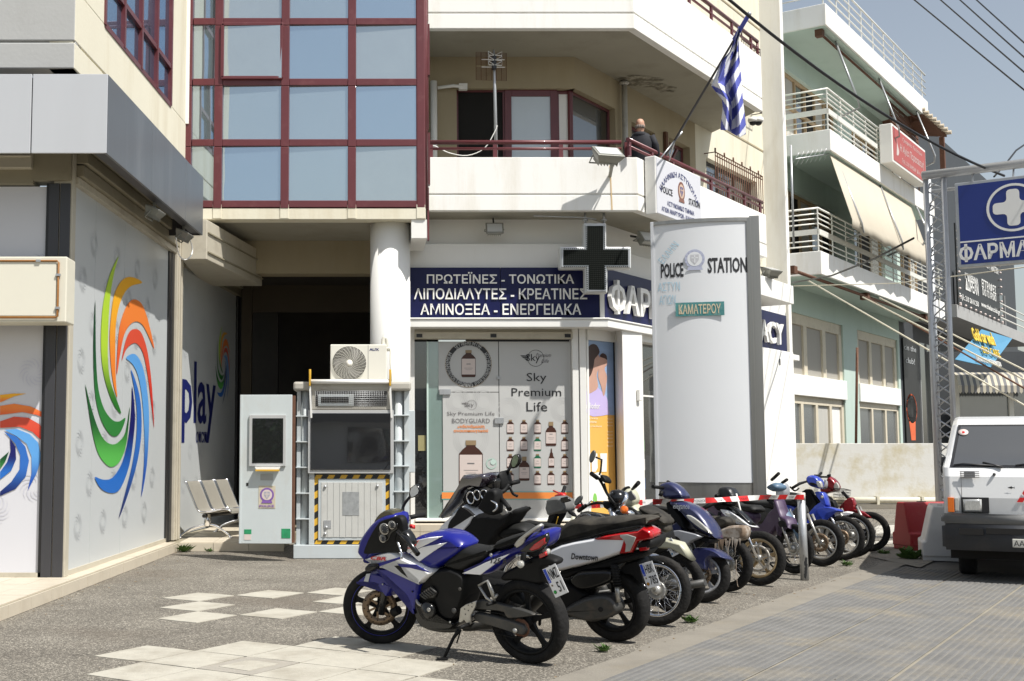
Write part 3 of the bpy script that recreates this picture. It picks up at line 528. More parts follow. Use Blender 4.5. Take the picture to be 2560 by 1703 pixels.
# walls of first floor behind the balcony (with openings) and of the floor above
zf1=zl0+.2; zh=WF.hit(C4(600,620))[1]; xo0=WF.hit(C4(257,800))[0]; ad1=WD.hit(C4(1368,800))[0]
def wall_with_holes(name,fr,a0,a1,z0,z1,holes,mt,th=.25,parent=None,off=0):
    "holes (a0,z0,a1,z1) sorted by a, not overlapping"
    mb=MB(fr.M); x=a0
    for h in holes:
        if h[0]>x: mb.box((x,z0,off-th),(h[0],z1,off))
        if h[1]>z0: mb.box((h[0],z0,off-th),(h[2],h[1],off))
        if h[3]<z1: mb.box((h[0],h[3],off-th),(h[2],z1,off))
        x=h[2]
    if x<a1: mb.box((x,z0,off-th),(a1,z1,off))
    return mb.build(name,mt,parent)
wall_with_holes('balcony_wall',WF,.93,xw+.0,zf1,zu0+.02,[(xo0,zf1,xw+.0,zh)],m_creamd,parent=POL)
d1=WD.hit(CA(48,760))[0],WD.hit(CA(215,860))[0]; zd=WD.hit(CA(150,825))[1]; d2=WD.hit(CA(295,900))[0],WD.hit(CA(425,960))[0]; zd2=WD.hit(CA(360,925))[1]
d1a,d1b=WD.hit(C4(1480,850)),WD.hit(C4(1645,910)); d2a,d2b=WD.hit(C4(1742,960)),WD.hit(CA(430,990))
g1,g2=WD.hit(CA(535,1010),0),WD.hit(CA(865,1185)); gz0=WD.hit(CA(700,1240))[1]
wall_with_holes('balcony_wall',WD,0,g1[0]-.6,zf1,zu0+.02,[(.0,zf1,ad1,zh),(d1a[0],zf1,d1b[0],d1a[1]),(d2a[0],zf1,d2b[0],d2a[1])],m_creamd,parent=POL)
ge=WD.hit(CA(905,900))[0]
wall_with_holes('street_wall',WD,g1[0]-.6,ge,zf1-3.0,zu0+.02,[(g1[0],zf1+.6,g2[0],g1[1]-.05)],m_cream,parent=POL)
o=MB(WD.M); a=WD.hit((1936,500),.52)[0]; o.box((ge,0,-.4),(max(a,ge+.2),16,.52)); o.build('party_wall',m_white,POL,bev=.02)
# upper floor wall
zU=zu0+.25; u1=[(WD.hit(CA(290,30))[0],WD.hit(CA(438,30))[0]),(WD.hit(CA(518,110))[0],WD.hit(CA(652,190))[0]),(WD.hit(CA(705,250))[0],WD.hit(CA(830,310))[0])]; zut=WD.hit(CA(518,98))[1]
wall_with_holes('upper_wall',WD,-.0,ge,zu0+.02,15,[(u1[0][0],zU,u1[0][1],zut),(u1[1][0],zU,u1[1][1],zut),(u1[2][0],zU+.9,u1[2][1],zut-.15)],m_cream,parent=POL)
o=MB(WF.M); o.box((.93,zu0+.02,-.25),(xw,15,0)); o.build('upper_wall',m_cream,POL)
for z in (WD.hit(CA(885,195))[1],WD.hit(CA(900,985))[1]): o=MB(WD.M); o.box((g1[0]+.2,z-.02,0),(ge,z+.02,.012)); o.build('string_course',m_creamd,POL)
# joinery
def frame(fr,a0,z0,a1,z1,off,parent,vert=(),w=.06,mt=None,pane=None,name='window_frame',inn=None):
    mb=MB(fr.M); d=.05
    for q in [(a0,z0,a0+w,z1),(a1-w,z0,a1,z1),(a0+w,z1-w,a1-w,z1),(a0+w,z0,a1-w,z0+w)]+[(v-w/2,z0+w,v+w/2,z1-w) for v in vert]: mb.box((q[0],q[1],off-d),(q[2],q[3],off))
    f=mb.build(name,mt or m_burg,parent,bev=.004)
    if pane is not None:
        xs_=[a0+w]+list(vert)+[a1-w]
        for i in range(len(xs_)-1):
            o=MB(fr.M); o.box((xs_[i]+.0,z0+w,off-.04),(xs_[i+1],z1-w,off-.028)); o.build('pane',pane[i%len(pane)] if isinstance(pane,(list,tuple)) else pane,f)
    return f
xd=WF.hit(C4(597,800))[0]
frame(WF,xo0,zf1,xd,zh,-.1,POL,mt=m_burg,pane=m_dark,name='open_door_frame',w=.035)
frame(WF,xd,zf1,WF.hit(C4(965,800))[0],zh,-.07,POL,pane=g_frost,name='sliding_panel',w=.12)
frame(WF,WF.hit(C4(958,800))[0],zf1,xw-.02,zh,-.13,POL,pane=m_print,name='sliding_panel',w=.06)
frame(WD,.03,zf1,ad1,zh,-.12,POL,pane=g_dark,name='window_frame',w=.05)
frame(WD,d1a[0],zf1,d1b[0],d1a[1],-.15,POL,vert=((d1a[0]+d1b[0])/2+.1,),pane=g_dark,name='balcony_door_frame')
frame(WD,d2a[0],zf1,d2b[0],d2a[1],-.15,POL,pane=g_grey,name='balcony_door_frame')
o=MB(WD.M); q=WD.hit(CA(345,975),.3); r=WD.hit(CA(300,1050),.3); o.bar((q[0],q[1],.3),(r[0]-.1,r[1]-.5,.1),.05,.05); o.build('open_shutter_stay',m_burg,POL)
for k,(a,b) in enumerate(u1): frame(WD,a,zU+(.9 if k==2 else 0),b,zut-(.15 if k==2 else 0),-.15,POL,vert=((a+b)/2,),pane=g_dark)
frame(WD,g1[0],zf1+.6,g2[0],g1[1]-.05,-.15,POL,vert=((g1[0]*2+g2[0])/3,(g1[0]+2*g2[0])/3),pane=[g_grey,g_dark,g_dark],mt=m_dkal)
def grille(fr,a0,a1,z0,z1,off,n,parent,mt=m_rust):
    mb=MB(fr.M)
    for i in range(n+1): x=a0+(a1-a0)*i/n; mb.tube([(x,z0,off),(x,z1,off)],.011,5)
    for z in (z0,z1-.08,z1): mb.tube([(a0,z,off),(a1,z,off)],.014,5)
    for x in (a0,a1):
        for z in (z0,z1): mb.tube([(x,z,off),(x,z,0)],.012,5)
    for i in range(0,n+1,4): x=a0+(a1-a0)*i/n; mb.tube([(x,z1,off),(x,z1+.09,off)],.02,4)
    return mb.build('window_grille',mt,parent)
grille(WD,g1[0]-.1,g2[0]-.3,zf1+.5,g1[1]-.0,.25,22,POL); grille(WD,u1[2][0]-.05,u1[2][1]-.1,zU+.75,zut-.05,.25,9,POL,mt=mat('dark_iron',(.05,.03,.03),.6))
o=MB(WD.M); pa=WD.hit(C4(1432,700),.12); o.tube([(pa[0],zf1,.12),(pa[0],zu0-.02,.12)],.055,12); o.ball((pa[0],zu0-.05,.12),(.09,.05,.09)); o.build('downpipe',mat('grey_pvc',(.42,.41,.37),.5,dirt=.4,ds=4),POL)
o=MB(WF.M); o.tube([(1.1,zf1,.10),(1.1,zh+.1,.10)],.06,10); o.tube([(1.17,zh-.02,.10),(1.45,zh+.02,.1),(1.62,zh-.0,.1)],.03,8); o.box((1.55,zh-.05,.02),(1.7,zh+.06,.12)); o.build('wall_pipe',m_white,POL)
q=[CA(250,1020),CA(252,860),CA(258,855),CA(262,1030)]; o=MB(WD.M); x=WD.hit(CA(262,950))[0]; o.box((x-.05,zf1,.01),(x+.05,zd+.05,.07)); o.build('cable_duct',m_rust,POL)
# stains hanging under the upper slab
# railings
def railing(fr,pts_,parent,off,z1,zr,zt,posts,name='railing'):
    mb=MB(fr.M); mb.tube([(pts_[0],zt,off),(pts_[1],zt,off)],.038,8); mb.tube([(pts_[0],zr,off),(pts_[1],zr,off)],.024,8); mb.build(name,m_burg,parent)
    for x in posts: o=MB(fr.M); o.box((x-.035,z1,off-.02),(x+.035,zt,off+.02)); o.build('railing_post',m_burg,parent)
zr1=PB.hit(C4(700,997),-.07)[1]; zr2=PB.hit(C4(700,1042),-.07)[1]
railing(PB,(.93,xl_-.25),POL,-.07,zl1,zr2,zr1,[PB.hit(C4(v,1000),-.07)[0] for v in (75,525,985,1445)])
railing(PBL,(-.2,Lb),POL,-.07,zl1,zr2,zr1,[-.15+.9*k for k in range(8)])
railing(PBU,(0,Lb),POL,-.07,zu1,zu1+.18,zu1+.34,[.4+1.1*k for k in range(6)])
for f,L0 in ((PBU,Lb),): o=MB(f.M); o.tube([(L0,zu1+.34,-.07),(L0,zu1,-.07)],.03,6); o.build('railing_post',m_burg,POL)
# damp stains with a shape of their own on the slab soffit, drawn as thin flaking patches
m_st=mat('flaking_damp_patch',(.13,.115,.08),.9,var=.3,vs=9,dirt=.9,dcol=(.4,.37,.3),ds=6,ramp=(.45,.6))
o=MB(); rnd2=random.Random(4)
for (px,py,s) in [(1440,560,.42),(1520,545,.35),(1590,560,.30),(1650,600,.28),(1700,620,.25),(1480,590,.3),(1740,640,.2),(1560,590,.22)]:
    p=C4(px,py); r=ray(p); t=(zu0+.004-CAMH)/r.z; c=CAMP+r*t; P=[]
    for k in range(16): a=k*math.pi/8; q=s*rnd2.uniform(.45,1.15); P.append((c.x+q*1.0*math.cos(a),c.y+q*.55*math.sin(a),zu0+.006-.0005*px/1800))
    o.add(P,[tuple(range(16))])
o.build('damp_patch',m_st,POL)
# rust streak on the lower parapet
o=MB(PB.M); a0,b0=PB.hit(C4(1325,1160)); a1,b1=PB.hit(C4(1345,1470)); o.add([(a0,b0,.004),(a0+.022,b0,.004),(a0+.030,b1+.5,.004),(a0+.045,b1,.004),(a0+.02,b1,.004),(a0+.008,b1+.5,.004)],[tuple(range(6))]); o.build('rust_streak',mat('rust_stain',(.62,.46,.26),.9,var=.15,vs=8,dirt=.7,dcol=(.74,.70,.6),ds=3,st=(3,1,.4)),POL)
# ---------------- things on the balcony ----------------
q=PB.hit(C4(1300,1110),.3); FLc=PB.w(q[0]-.0,q[1]+.02,.42)
t=floodlight(tuple(FLc),0.25,'large weathered floodlight fixed to the front of the lower balcony parapet',1.55,-.9)
o=MB(); o.bar(FLc+V((.1,0,-.05)),V((FLc.x+.12,YB-.01,FLc.z-.25)),.05,.04); ob=o.build('wall_bracket',m_lamp,t)
# antenna
ax=aty(*C4(538,1098),20.1); t=thing('antenna',(ax.x,20.1,zl0+.2),'grid television antenna on a grey pole standing on the lower balcony','antenna')
o=MB(); top=aty(*C4(518,470),20.1); o.tube([(ax.x,20.1,zl0+.2),(top.x+.01,20.1,top.z-.4),(top.x,20.1,top.z+.3)],[.03,.028,.016],8); o.build('pole',m_steel,t)
A=Fr((top.x,20.1),(1,.12)); o=MB(A.M); w0,w1=-.29,.24; zA=top.z-.20; zB=top.z+.28
for k in range(7): x=w0+(w1-w0)*k/6; o.tube([(x,zA,-.1),(x,zB,-.1)],.005,4)
for k in range(26):
    z=zA+(zB-zA)*k/25
    if 11<k<14: continue
    o.tube([(w0,z,-.1),(w1,z,-.1)],.004,4)
o.build('reflector_grid',m_rust,t)
o=MB(A.M)
for sgn in (-1,1):
    for k,z in enumerate((0,.12,.24)):
        zz_=top.z+.02+z*.7; o.tube([(0,zz_,.05),(sgn*.12,zz_+.05,.10),(sgn*.11,zz_-.02,.10),(0,zz_,.05)],.007,5)
for z in (.0,.13): o.tube([(-.21,top.z+z,-.02),(.19,top.z+z+.01,-.02)],.007,5)
o.build('dipole',m_print,t); o=MB(A.M); o.box((-.035,top.z-.05,-.03),(.035,top.z+.20,.06)); o.build('junction_box',m_black,t,bev=.01)
c=smooth([(*PB.hit(C4(*p),-.3),-.3) for p in ((540,880),(520,930),(450,1040),(330,1090),(200,1070),(90,1020),(80,1090))],4,False); o=MB(PB.M); o.tube(c,.009,5); tag(o.build('antenna_cable',m_print),'white antenna cable looping down to the balcony parapet','cable')
# Greek flag on a slanting pole
pb=aty(*CA(275,1015),20.4); pt=aty(*CA(818,92),17.6); t=thing('flag',tuple(pb),'blue and white striped Greek flag drooping from its slanting pole over the balcony','flag')
o=MB(); o.tube([pb,pt],[.022,.016],8); o.build('flagpole',m_dkal,t)
o=MB(); o.ball(pt,.035); pm=pb.lerp(pt,.14); o.build('pole_tip',m_steel,t)
o=MB(); m_=pb.lerp(pt,.12); o.tube([V((pb.x-.25,YB+.05,zl1)),m_,V((pb.x+.15,20.8,zl1+.2))],.014,5); o.tube([m_,m_+V((.12,-.03,.14))],.02,5); o.build('pole_tie',m_steel,t)
m_fb=mat('flag_blue',(.085,.10,.40),.8,var=.05); m_fw=mat('flag_white',(.70,.70,.74),.8,var=.03)
# cloth: hoist edge along the pole, hangs in folds.  u = along hoist, v = fly
o=MB(); NU,NV=40,110; R=[]
yf=17.9
Lft=[(747,175),(727,250),(690,340),(640,400),(570,560),(600,600),(640,650),(645,700),(636,780),(630,850)]
Rgt=[(765,190),(748,260),(752,340),(758,400),(764,470),(770,540),(777,640),(785,700),(797,800),(795,855)]
def smp(L,t): t*=len(L)-1; i=min(int(t),len(L)-2); f=t-i; return L[i][0]*(1-f)+L[i+1][0]*f,L[i][1]*(1-f)+L[i+1][1]*f
for j in range(NV+1):
    t_=j/NV; l=smp(Lft,t_); r=smp(Rgt,t_); row=[]
    for i in range(NU+1):
        s=i/NU; px=l[0]*(1-s)+r[0]*s; py=l[1]*(1-s)+r[1]*s + (1-abs(2*s-1.5) if s>.25 else 0)*t_*t_*45
        amp=.04+.16*t_; y=yf+amp*math.sin(s*11+1.2+t_*1.5)+.05*math.sin(s*23)
        row.append(aty(*CA(px,py),y))
    R.append(row)
vs=[v for r in R for v in r]; n=NU+1; fb=[];fw=[]
for j in range(NV):
    for i in range(NU):
        f=(j*n+i,j*n+i+1,(j+1)*n+i+1,(j+1)*n+i); s=(i+.5)/NU; t_=(j+.5)/NV
        # diagonal stripes as the cloth hangs folded
        if t_<.22: val=int(t_*11+s*2.0+.6)%2
        elif s<.42: val=int(t_*9-s*4.5+20)%2
        else: val=int(t_*11+s*3.2)%2
        (fb if val==0 else fw).append(f)
o.add(vs,fb,True); o.k=1; o.mi=[0]*len(fb); o.f+=fw; o.sm+=[True]*len(fw); o.mi+=[1]*len(fw); fo=o.build('cloth',[m_fb,m_fw],t); so_=fo.modifiers.new('sol','SOLIDIFY'); so_.thickness=.003
o=MB(); o.tube([pb.lerp(pt,.84),pb.lerp(pt,.985)],.035,6); o.build('rolled_hoist',m_fb,t)
# police sign box on the parapet
q0=PBL.hit(CA(207,1015),.22); q1=PBL.hit(CA(215,1395),.22); q2=PBL.hit(CA(502,1160),.22); t=thing('police_sign_box',tuple(PBL.w(q0[0],q1[1],.2)),'white lit sign box of the Hellenic police fixed across the balcony corner','sign')
hS=q0[1]-q1[1]; ws=q2[0]-q0[0]; o=MB(PBL.M); o.box((q0[0],q1[1],.02),(q2[0],q0[1],.21)); o.build('box',m_white2,t,bev=.015)
o=MB(PBL.M); o.box((q0[0]+.02,q1[1]+.02,.212),(q2[0]-.02,q0[1]-.02,.218)); o.build('face',m_filmw,t)
PS2=PBL.M@Mx.Translation((q0[0],q1[1],.22)); TT=lambda x,y:PS2@Mx.Translation((x*ws,y*hS,0))
text('lettering','ΕΛΛΗΝΙΚΗ ΑΣΤΥΝΟΜΙΑ',TT(.5,.83),.95*ws,.10*hS,m_nink,t,bold=.012,arc=(.55*ws,1))
text('lettering','POLICE',TT(.22,.46),.24*ws,.12*hS,m_ink,t,bold=.02); text('lettering','STATION',TT(.83,.44),.26*ws,.12*hS,m_ink,t,bold=.02)
text('lettering','ΑΣΤΥΝΟΜΙΚΟ ΤΜΗΜΑ',TT(.52,.25),.60*ws,.085*hS,m_nink,t,bold=.015); text('lettering','ΑΓΙΩΝ ΑΝΑΡΓΥΡΩΝ - ΚΑΜΑΤΕΡΟΥ',TT(.52,.12),.84*ws,.085*hS,m_nink,t,bold=.015)
def emblem(M,r,parent,cols,label=None):
    o=MB(M); o.lathe([(0,.002),(r,.002),(r,0)],28,sm=False); o.k=1; o.lathe([(0,.004),(r*.74,.004),(r*.74,.001)],24,sm=False)
    o.k=0; 
    for k in range(14): a=k*2*math.pi/14; o.box((-r*.05,-r*.05,.0045),(r*.05,r*.05,.0055),Mx.Translation((r*.87*math.cos(a),r*.87*math.sin(a),0)))
    o.k=2; o.add([(-r*.42,r*.45,.006),(r*.42,r*.45,.006),(r*.42,-.1*r,.006),(0,-r*.6,.006),(-r*.42,-.1*r,.006)],[(0,1,2,3,4)])
    o.k=1; o.box((-.06*r,-.4*r,.0065),(.06*r,.38*r,.0075)); o.box((-.34*r,.05*r,.0065),(.34*r,.17*r,.0075))
    o.k=0; o.add([(-r*.8,-r*1.15,.006),(r*.8,-r*1.15,.006),(r*.65,-r*.8,.006),(-r*.65,-r*.8,.006)],[(0,1,2,3)])
    return o.build('emblem',cols,parent,label)
m_emb=mat('emblem_brown',(.22,.10,.07),.5); emblem(TT(.54,.56)@Mx.Scale(.9,4,(1,0,0)),.19*hS*.9,t,[m_emb,mat('emblem_sand',(.55,.4,.3),.5),mat('emblem_blue',(.08,.08,.2),.5)])
# person on the balcony, seen from behind
pp=aty(*C4(1545,1060),20.55); t=thing('person',(pp.x,20.55,zl0+.2),'bald person in a black hooded jacket leaning at the balcony railing with their back turned','person')
m_skin=mat('skin',(.50,.28,.19),.55,var=.05,vs=10); m_jk=mat('black_jacket',(.012,.013,.018),.8,var=.2,vs=6,bump=.5,bs=12); zf=zl0+.2
PM=Mx.Translation((pp.x,20.55,zf))@Mx.Rotation(-.45,4,'Z')@Mx.Scale((zr1+.62-zf)/1.75,4)
def ell(cx_,cy_,z,a,b,n=20): return [(cx_+a*math.cos(2*math.pi*k/n),cy_+b*math.sin(2*math.pi*k/n),z) for k in range(n)]
o=MB(PM); o.rings([ell(0,0,z,a,b) for z,a,b in ((.78,.17,.12),(.95,.20,.15),(1.1,.215,.155),(1.25,.235,.15),(1.36,.225,.135),(1.43,.16,.11),(1.47,.09,.085))]); 
for s_ in (-1,1): o.tube([(s_*.2,.0,1.38),(s_*.275,.03,1.2),(s_*.29,.10,1.05),(s_*.20,.30,1.0)],[.075,.068,.055,.045],12)
for s_ in (-1,1): o.tube([(s_*.09,0,.8),(s_*.10,.02,.45),(s_*.10,0,.06)],[.095,.07,.05],12); 
o.ball((-.1,.06,.04),(.05,.13,.045)); o.ball((.1,.06,.04),(.05,.13,.045)); o.build('jacket_and_trousers',m_jk,t)
o=MB(PM); o.rings([ell(0,-.06,z,a,b) for z,a,b in ((1.36,.10,.05),(1.40,.125,.075),(1.45,.115,.07),(1.47,.08,.045))]); o.build('hood',m_jk,t)
o=MB(PM); o.rings([ell(.0,y,z,a,b) for z,a,b,y in ((1.42,.055,.06,0),(1.49,.058,.065,0),(1.53,.07,.085,.01),(1.58,.076,.098,.012),(1.64,.079,.102,.005),(1.69,.072,.092,0),(1.725,.048,.06,0),(1.738,.015,.02,0))]); o.ball((0,.115,1.585),(.014,.02,.022)); 
for s_ in (-1,1): o.ball((s_*.08,.0,1.59),(.012,.022,.032)); 
o.build('head',m_skin,t)
o=MB(PM)
for k in range(7): a=math.pi*(1.12+.76*k/6); o.ball((.079*math.cos(a)*1.0,.098*math.sin(a)+.002,1.575),(.022,.02,.035))
o.build('short_grey_hair',mat('grey_hair',(.20,.17,.15),.9,var=.2,vs=30),t)
o=MB(PM)
for s_ in (-1,1):
    o.ball((s_*.19,.33,.995),(.04,.045,.022))
    for f in range(4): o.tube([(s_*(.165+.02*f),.35,.99),(s_*(.165+.02*f),.40,.985),(s_*(.165+.02*f),.41,.965)],.009,6)
o.build('hand',m_skin,t)
# security cameras under the upper slab, wall lamps
for px in (842,878):
    c=CA(px,790); r=ray(c); tt=(zu0-.05-CAMH)/r.z; p=CAMP+r*tt; t=thing('security_camera',tuple(p),'white dome camera under the far corner of the upper balcony, '+('the left one of two' if px<850 else 'the right one of two'),'camera','dome cameras under the upper balcony'); o=MB(Mx.Translation(p)); o.lathe([(.10,.06),(.11,.0),(.09,-.03)],16); o.build('housing',m_white2,t); o=MB(Mx.Translation(p)); o.ball((0,0,-.03),(.08,.08,.075)); o.build('dome',m_black,t)
# ---------------- pharmacy ----------------
PH=thing('pharmacy_shop',(3,21,0),'white pharmacy shop front under the lower balcony with printed window posters','shop')
YS=20.3; PW=Fr((0,20.6),(1,0)); PN=Fr((0,YS),(1,0)); x0=.62; xc=aty(1510,900,YS).x; PDs=Fr((xc,YS),SDR)
zs1=PN.hit(C6(500,266))[1]; zs0=PN.hit(C6(500,538))[1]; zle=PN.hit(C6(500,574),.12)[1]; zb6=PN.hit(C6(500,182),-.1)[1]
ksx=PDs.hit((1966,800))[0]
# structure above signs
def two(name,mt,z0,z1,off,th,bev=.01,xa=x0,L=None):
    "front run and street run joined at the corner"
    n1=V((0,-1)); D=V(SDR); Nn=V((D.y,-D.x)); k=(n1+Nn).normalized(); f=lambda o_:V((xc,YS))+k*o_/k.dot(n1); L=L or ksx
    A=V((xa,YS)); E=V((xc,YS))+D*L; P=[A+n1*off,f(off),E+Nn*off,E+Nn*(off-th),f(off-th),A+n1*(off-th)]
    o=MB(); o.prism([tuple(p) for p in P],z0,z1); return o.build(name,mt,PH,bev=bev)
two('upper_band',m_white2,zb6+.13,zl0+.03,-.26,.3); two('upper_beam',m_white2,zs1-.02,zb6+.13,-.10,.3,L=ksx+.3)
two('sign_back',m_white2,zs0,zs1-.02,-.06,.2); two('ledge',m_white2,zle,zs0,.12,.5,L=ksx+.5); two('fascia_trim',m_white2,zs0,zs0+.03,.14,.2)
# blue boards
FS=thing('pharmacy_fascia_sign',(3,20.2,zs0),'navy fascia sign with white Greek lettering wrapping the pharmacy corner','sign')
o=MB(PN.M); xm=PN.hit(C6(1030,400))[0]; xh=PN.hit(C6(518,400))[0]; o.box((x0,zs0+.03,-.05),(xh-.003,zs1,0)); o.build('board',m_navy,FS,bev=.004); o=MB(PN.M); o.box((xh+.003,zs0+.03,-.05),(xm,zs1,0)); o.build('board',m_navy,FS,bev=.004)
o=MB(PN.M); o.box((xm,zs0+.03,-.05),(xc+.02,zs1,.02)); o.build('corner_trim',m_white2,FS)
for k in range(3): o=MB(PDs.M); o.box((.03+k*ksx/3,zs0+.03,-.05),((k+1)*ksx/3-.004,zs1,0)); o.build('board',m_navy,FS,bev=.004)
for s_,a,b in (('ΠΡΩΤΕΪΝΕΣ - ΤΟΝΩΤΙΚΑ',(138,290),(897,350)),('ΛΙΠΟΔΙΑΛΥΤΕΣ - ΚΡΕΑΤΙΝΕΣ',(72,374),(965,431)),('ΑΜΙΝΟΞΕΑ - ΕΝΕΡΓΕΙΑΚΑ',(105,453),(934,511))): tfit('lettering',s_,PN,C6(*a),C6(*b),m_print,FS,off=.0,ext=.02,bold=.012)
zA=PDs.hit(C6(1200,500))[1]; a0=PDs.hit(C6(1092,420),.1)[0]; a1=PDs.hit(CD(709,650),.1)[0]; hb,ht=zs0+.3,zs1-.32
w=a1-a0; text('raised_lettering','ΦΑΡΜΑΚΕΙΟ PHARMACY',PDs.M@Mx.Translation(((a0+a1)/2,(zs0+zs1)/2-.02,.02)),w,.52,m_print,FS,ext=.07,bold=.02)
# shop window
zg0=PW.hit(C6(500,1560))[1]; zgt=PW.hit(C6(500,648))[1]; xa,xb=PW.hit(C6(75,900))[0],PW.hit(C6(890,900))[0]
o=MB(PW.M); o.box((xa,PW.hit(C6(0,637))[1],-.1),(xb,PW.hit(C6(0,600))[1],.12)); o.box((xa,PW.hit(C6(0,600))[1]+.003,-.1),(xb,zs0,.06)); o.build('shutter_box',m_beigem,PH,bev=.01)
o=MB(PW.M)
for px in (100,482,865): q=PW.hit(C6(px,618),.12); o.box((q[0]-.05,q[1]-.03,.12),(q[0]+.05,q[1]+.03,.135))
o.build('shutter_key_plate',m_black,PH)
o=MB(PW.M); o.box((x0,zg0-.4,-.2),(xa,zs0,.05)); o.build('left_jamb',m_white2,PH)
o=MB(PW.M); o.box((xa,zg0-.05,-.2),(xb,zg0,.08)); o.build('window_sill',m_white2,PH,bev=.01)
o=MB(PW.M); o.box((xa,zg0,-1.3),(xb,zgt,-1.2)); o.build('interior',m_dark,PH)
xm1,xm2,xp=PW.hit(C6(138,900))[0],PW.hit(C6(180,900))[0],PW.hit(C6(200,900))[0]
o=MB(PW.M); o.box((xa,zg0,-.06),(xm1,zgt,-.05)); o.build('window_pane',g_dark,PH)
o=MB(PW.M); o.box((xm1+.0,zg0,-.03),(xm1+.03,zgt,.0)); o.build('glass_edge',mat('pale_green_edge',(.55,.68,.62),.2),PH)
o=MB(PW.M); o.box((xm1+.03,zg0,-.05),(xm2+.20,zgt,-.035)); o.build('window_pane',g_green,PH)
o=MB(PW.M); o.box((PW.hit(C6(90,1))[0],PW.hit(C6(0,1212))[1],-.045),(xm1-.02,PW.hit(C6(0,1132))[1],-.04)); o.build('yellow_notice',mat('faded_yellow_paper',(.30,.27,.13),.8),PH)
m_post=mat('vinyl_poster',(.50,.50,.485),.35,var=.012,vs=2); xP=xp+.02; xmid=PW.hit(C6(511,900))[0]; zmid=PW.hit(C6(0,909))[1]
o=MB(PW.M); o.box((xp,zmid+.006,-.03),(xmid-.006,zgt,-.018)); o.build('poster_pane',m_post,PH)
o=MB(PW.M); o.box((PW.hit(C6(216,1))[0],zg0,-.03),(xmid-.006,zmid-.006,-.018)); o.build('poster_pane',m_post,PH)
o=MB(PW.M); o.box((xmid+.006,zg0,-.03),(xb-.02,zgt,-.018)); o.build('poster_pane',m_post,PH)
for a,b in (((203,893),(262,922)),((488,1040),(536,1072)),((500,828),(516,842))): o=MB(PW.M); prect(o,PW,C6(*a),C6(*b),.01,.02); o.build('glass_clamp',m_steel,PH,bev=.003)
# poster prints
m_br=mat('bottle_brown',(.055,.018,.010),.4,var=.15); m_lab=mat('bottle_label',(.62,.53,.49),.4,var=.02); m_gold=mat('bottle_cap_gold',(.28,.20,.11),.4,var=.1); m_grb=mat('bottle_green',(.01,.12,.06),.4)
m_or=mat('poster_orange',(.80,.26,.06),.4,var=.02); m_tq=mat('poster_turquoise',(.10,.42,.38),.4)
def bottle(x0_,y0_,x1_,y1_,big=False,mt=None,drop=False,C=C6,off=-.012):
    "printed bottle inside photo box, one mesh of flat print"
    w=x1_-x0_; h=y1_-y0_; X_=lambda u:x0_+u*w; Y_=lambda v:y0_+v*h; L=[]
    nk=.22 if big else .14; sh=.34 if big else .26
    body=[(.3,nk*.5),(.7,nk*.5),(.7,nk),(.86,sh*.8),(1,sh+.04),(1,.96),(.94,1),(.06,1),(0,.96),(0,sh+.04),(.14,sh*.8),(.3,nk)]
    if drop: body=[(.42,0),(.58,0),(.62,.2),(.75,.25),(.8,.38),(1,.5),(1,1),(0,1),(0,.5),(.2,.38),(.25,.25),(.38,.2)]
    o=MB(PW.M)
    def put(P,k,of):
        q=PW_.poly([C(X_(u),Y_(v)) for u,v in P],off+of); o.k=k; o.add([(a,b,off+of) for a,b in q],[tuple(range(len(q)))])
    PW_=PW; put(body,0,0)
    l0=.52 if drop else (.44 if big else .32); put([(.03,l0),(.97,l0),(.97,.9),(.03,.9)],1,.0008)
    if not drop: put([(.28,0),(.72,0),(.72,nk*.75),(.28,nk*.75)],2,.0012)
    put([(.35,.5 if not drop else .6),(.65,.5 if not drop else .6),(.65,.53 if not drop else .62),(.35,.53 if not drop else .62)],3,.0016)
    put([(.2,.66),(.8,.66),(.8,.672),(.2,.672)],3,.0016); put([(.28,.72),(.72,.72),(.72,.73),(.28,.73)],3,.0016)
    return o.build('printed_bottle',[mt or m_br,m_lab,m_gold,m_grayink],PH)
cols=[568,638,708,778,849]
for r,y in enumerate((1052,1140,1228,1315)):
    for c_,x in enumerate(cols):
        if (c_==3 and r in(0,1)) or (c_==1 and r in (2,3)): continue
        if c_==3 and r==2: bottle(x-12,1200,x+18,1298,drop=True); continue
        bottle(x-17,y,x+20,y+72,mt=m_grb if (c_==2 and r in (1,2)) else None)
bottle(752,1062,806,1186,True); bottle(614,1242,668,1366,True); bottle(304,1158,427,1390); bottle(317,692,390,832)
def circ(cx_,cy_,r,n=40): return [C6(cx_+r*math.cos(2*math.pi*k/n),cy_+r*math.sin(2*math.pi*k/n)) for k in range(n)]
def annulus(cx_,cy_,r0,r1,off,mt,name='printed_ring'):
    o=MB(PW.M); a=PW.poly(circ(cx_,cy_,r0),off); b=PW.poly(circ(cx_,cy_,r1),off); n=len(a); o.add([(p[0],p[1],off) for p in a+b],[(i,(i+1)%n,n+(i+1)%n,n+i) for i in range(n)]); return o.build(name,mt,PH)
annulus(353,765,96,118,-.012,m_ink); annulus(353,765,118,120,-.011,m_gold)
cw=PW.hit(C6(353,765)); rr_=abs(PW.hit(C6(460,765))[0]-cw[0])
def arctext(s_,a_mid,span,mt,h,flip):
    n=len(s_)
    M=PW.M@Mx.Translation((cw[0],cw[1],-.009))@Mx.Rotation(a_mid,4,'Z')@Mx.Translation((0,rr_ if not flip else -rr_,0)); text('ring_lettering',s_,M,span*rr_,h,mt,PH,ext=0,arc=(rr_,1 if not flip else -1))
arctext('SKY PREMIUM LIFE',0,1.35,m_post,.085,False); arctext('NUTRITION SUPPLEMENTS  WWW.SKYPREMIUMLIFE.COM',.35,3.6,m_post,.075,True); arctext('PREMIUM',1.35,.7,m_post,.075,False)
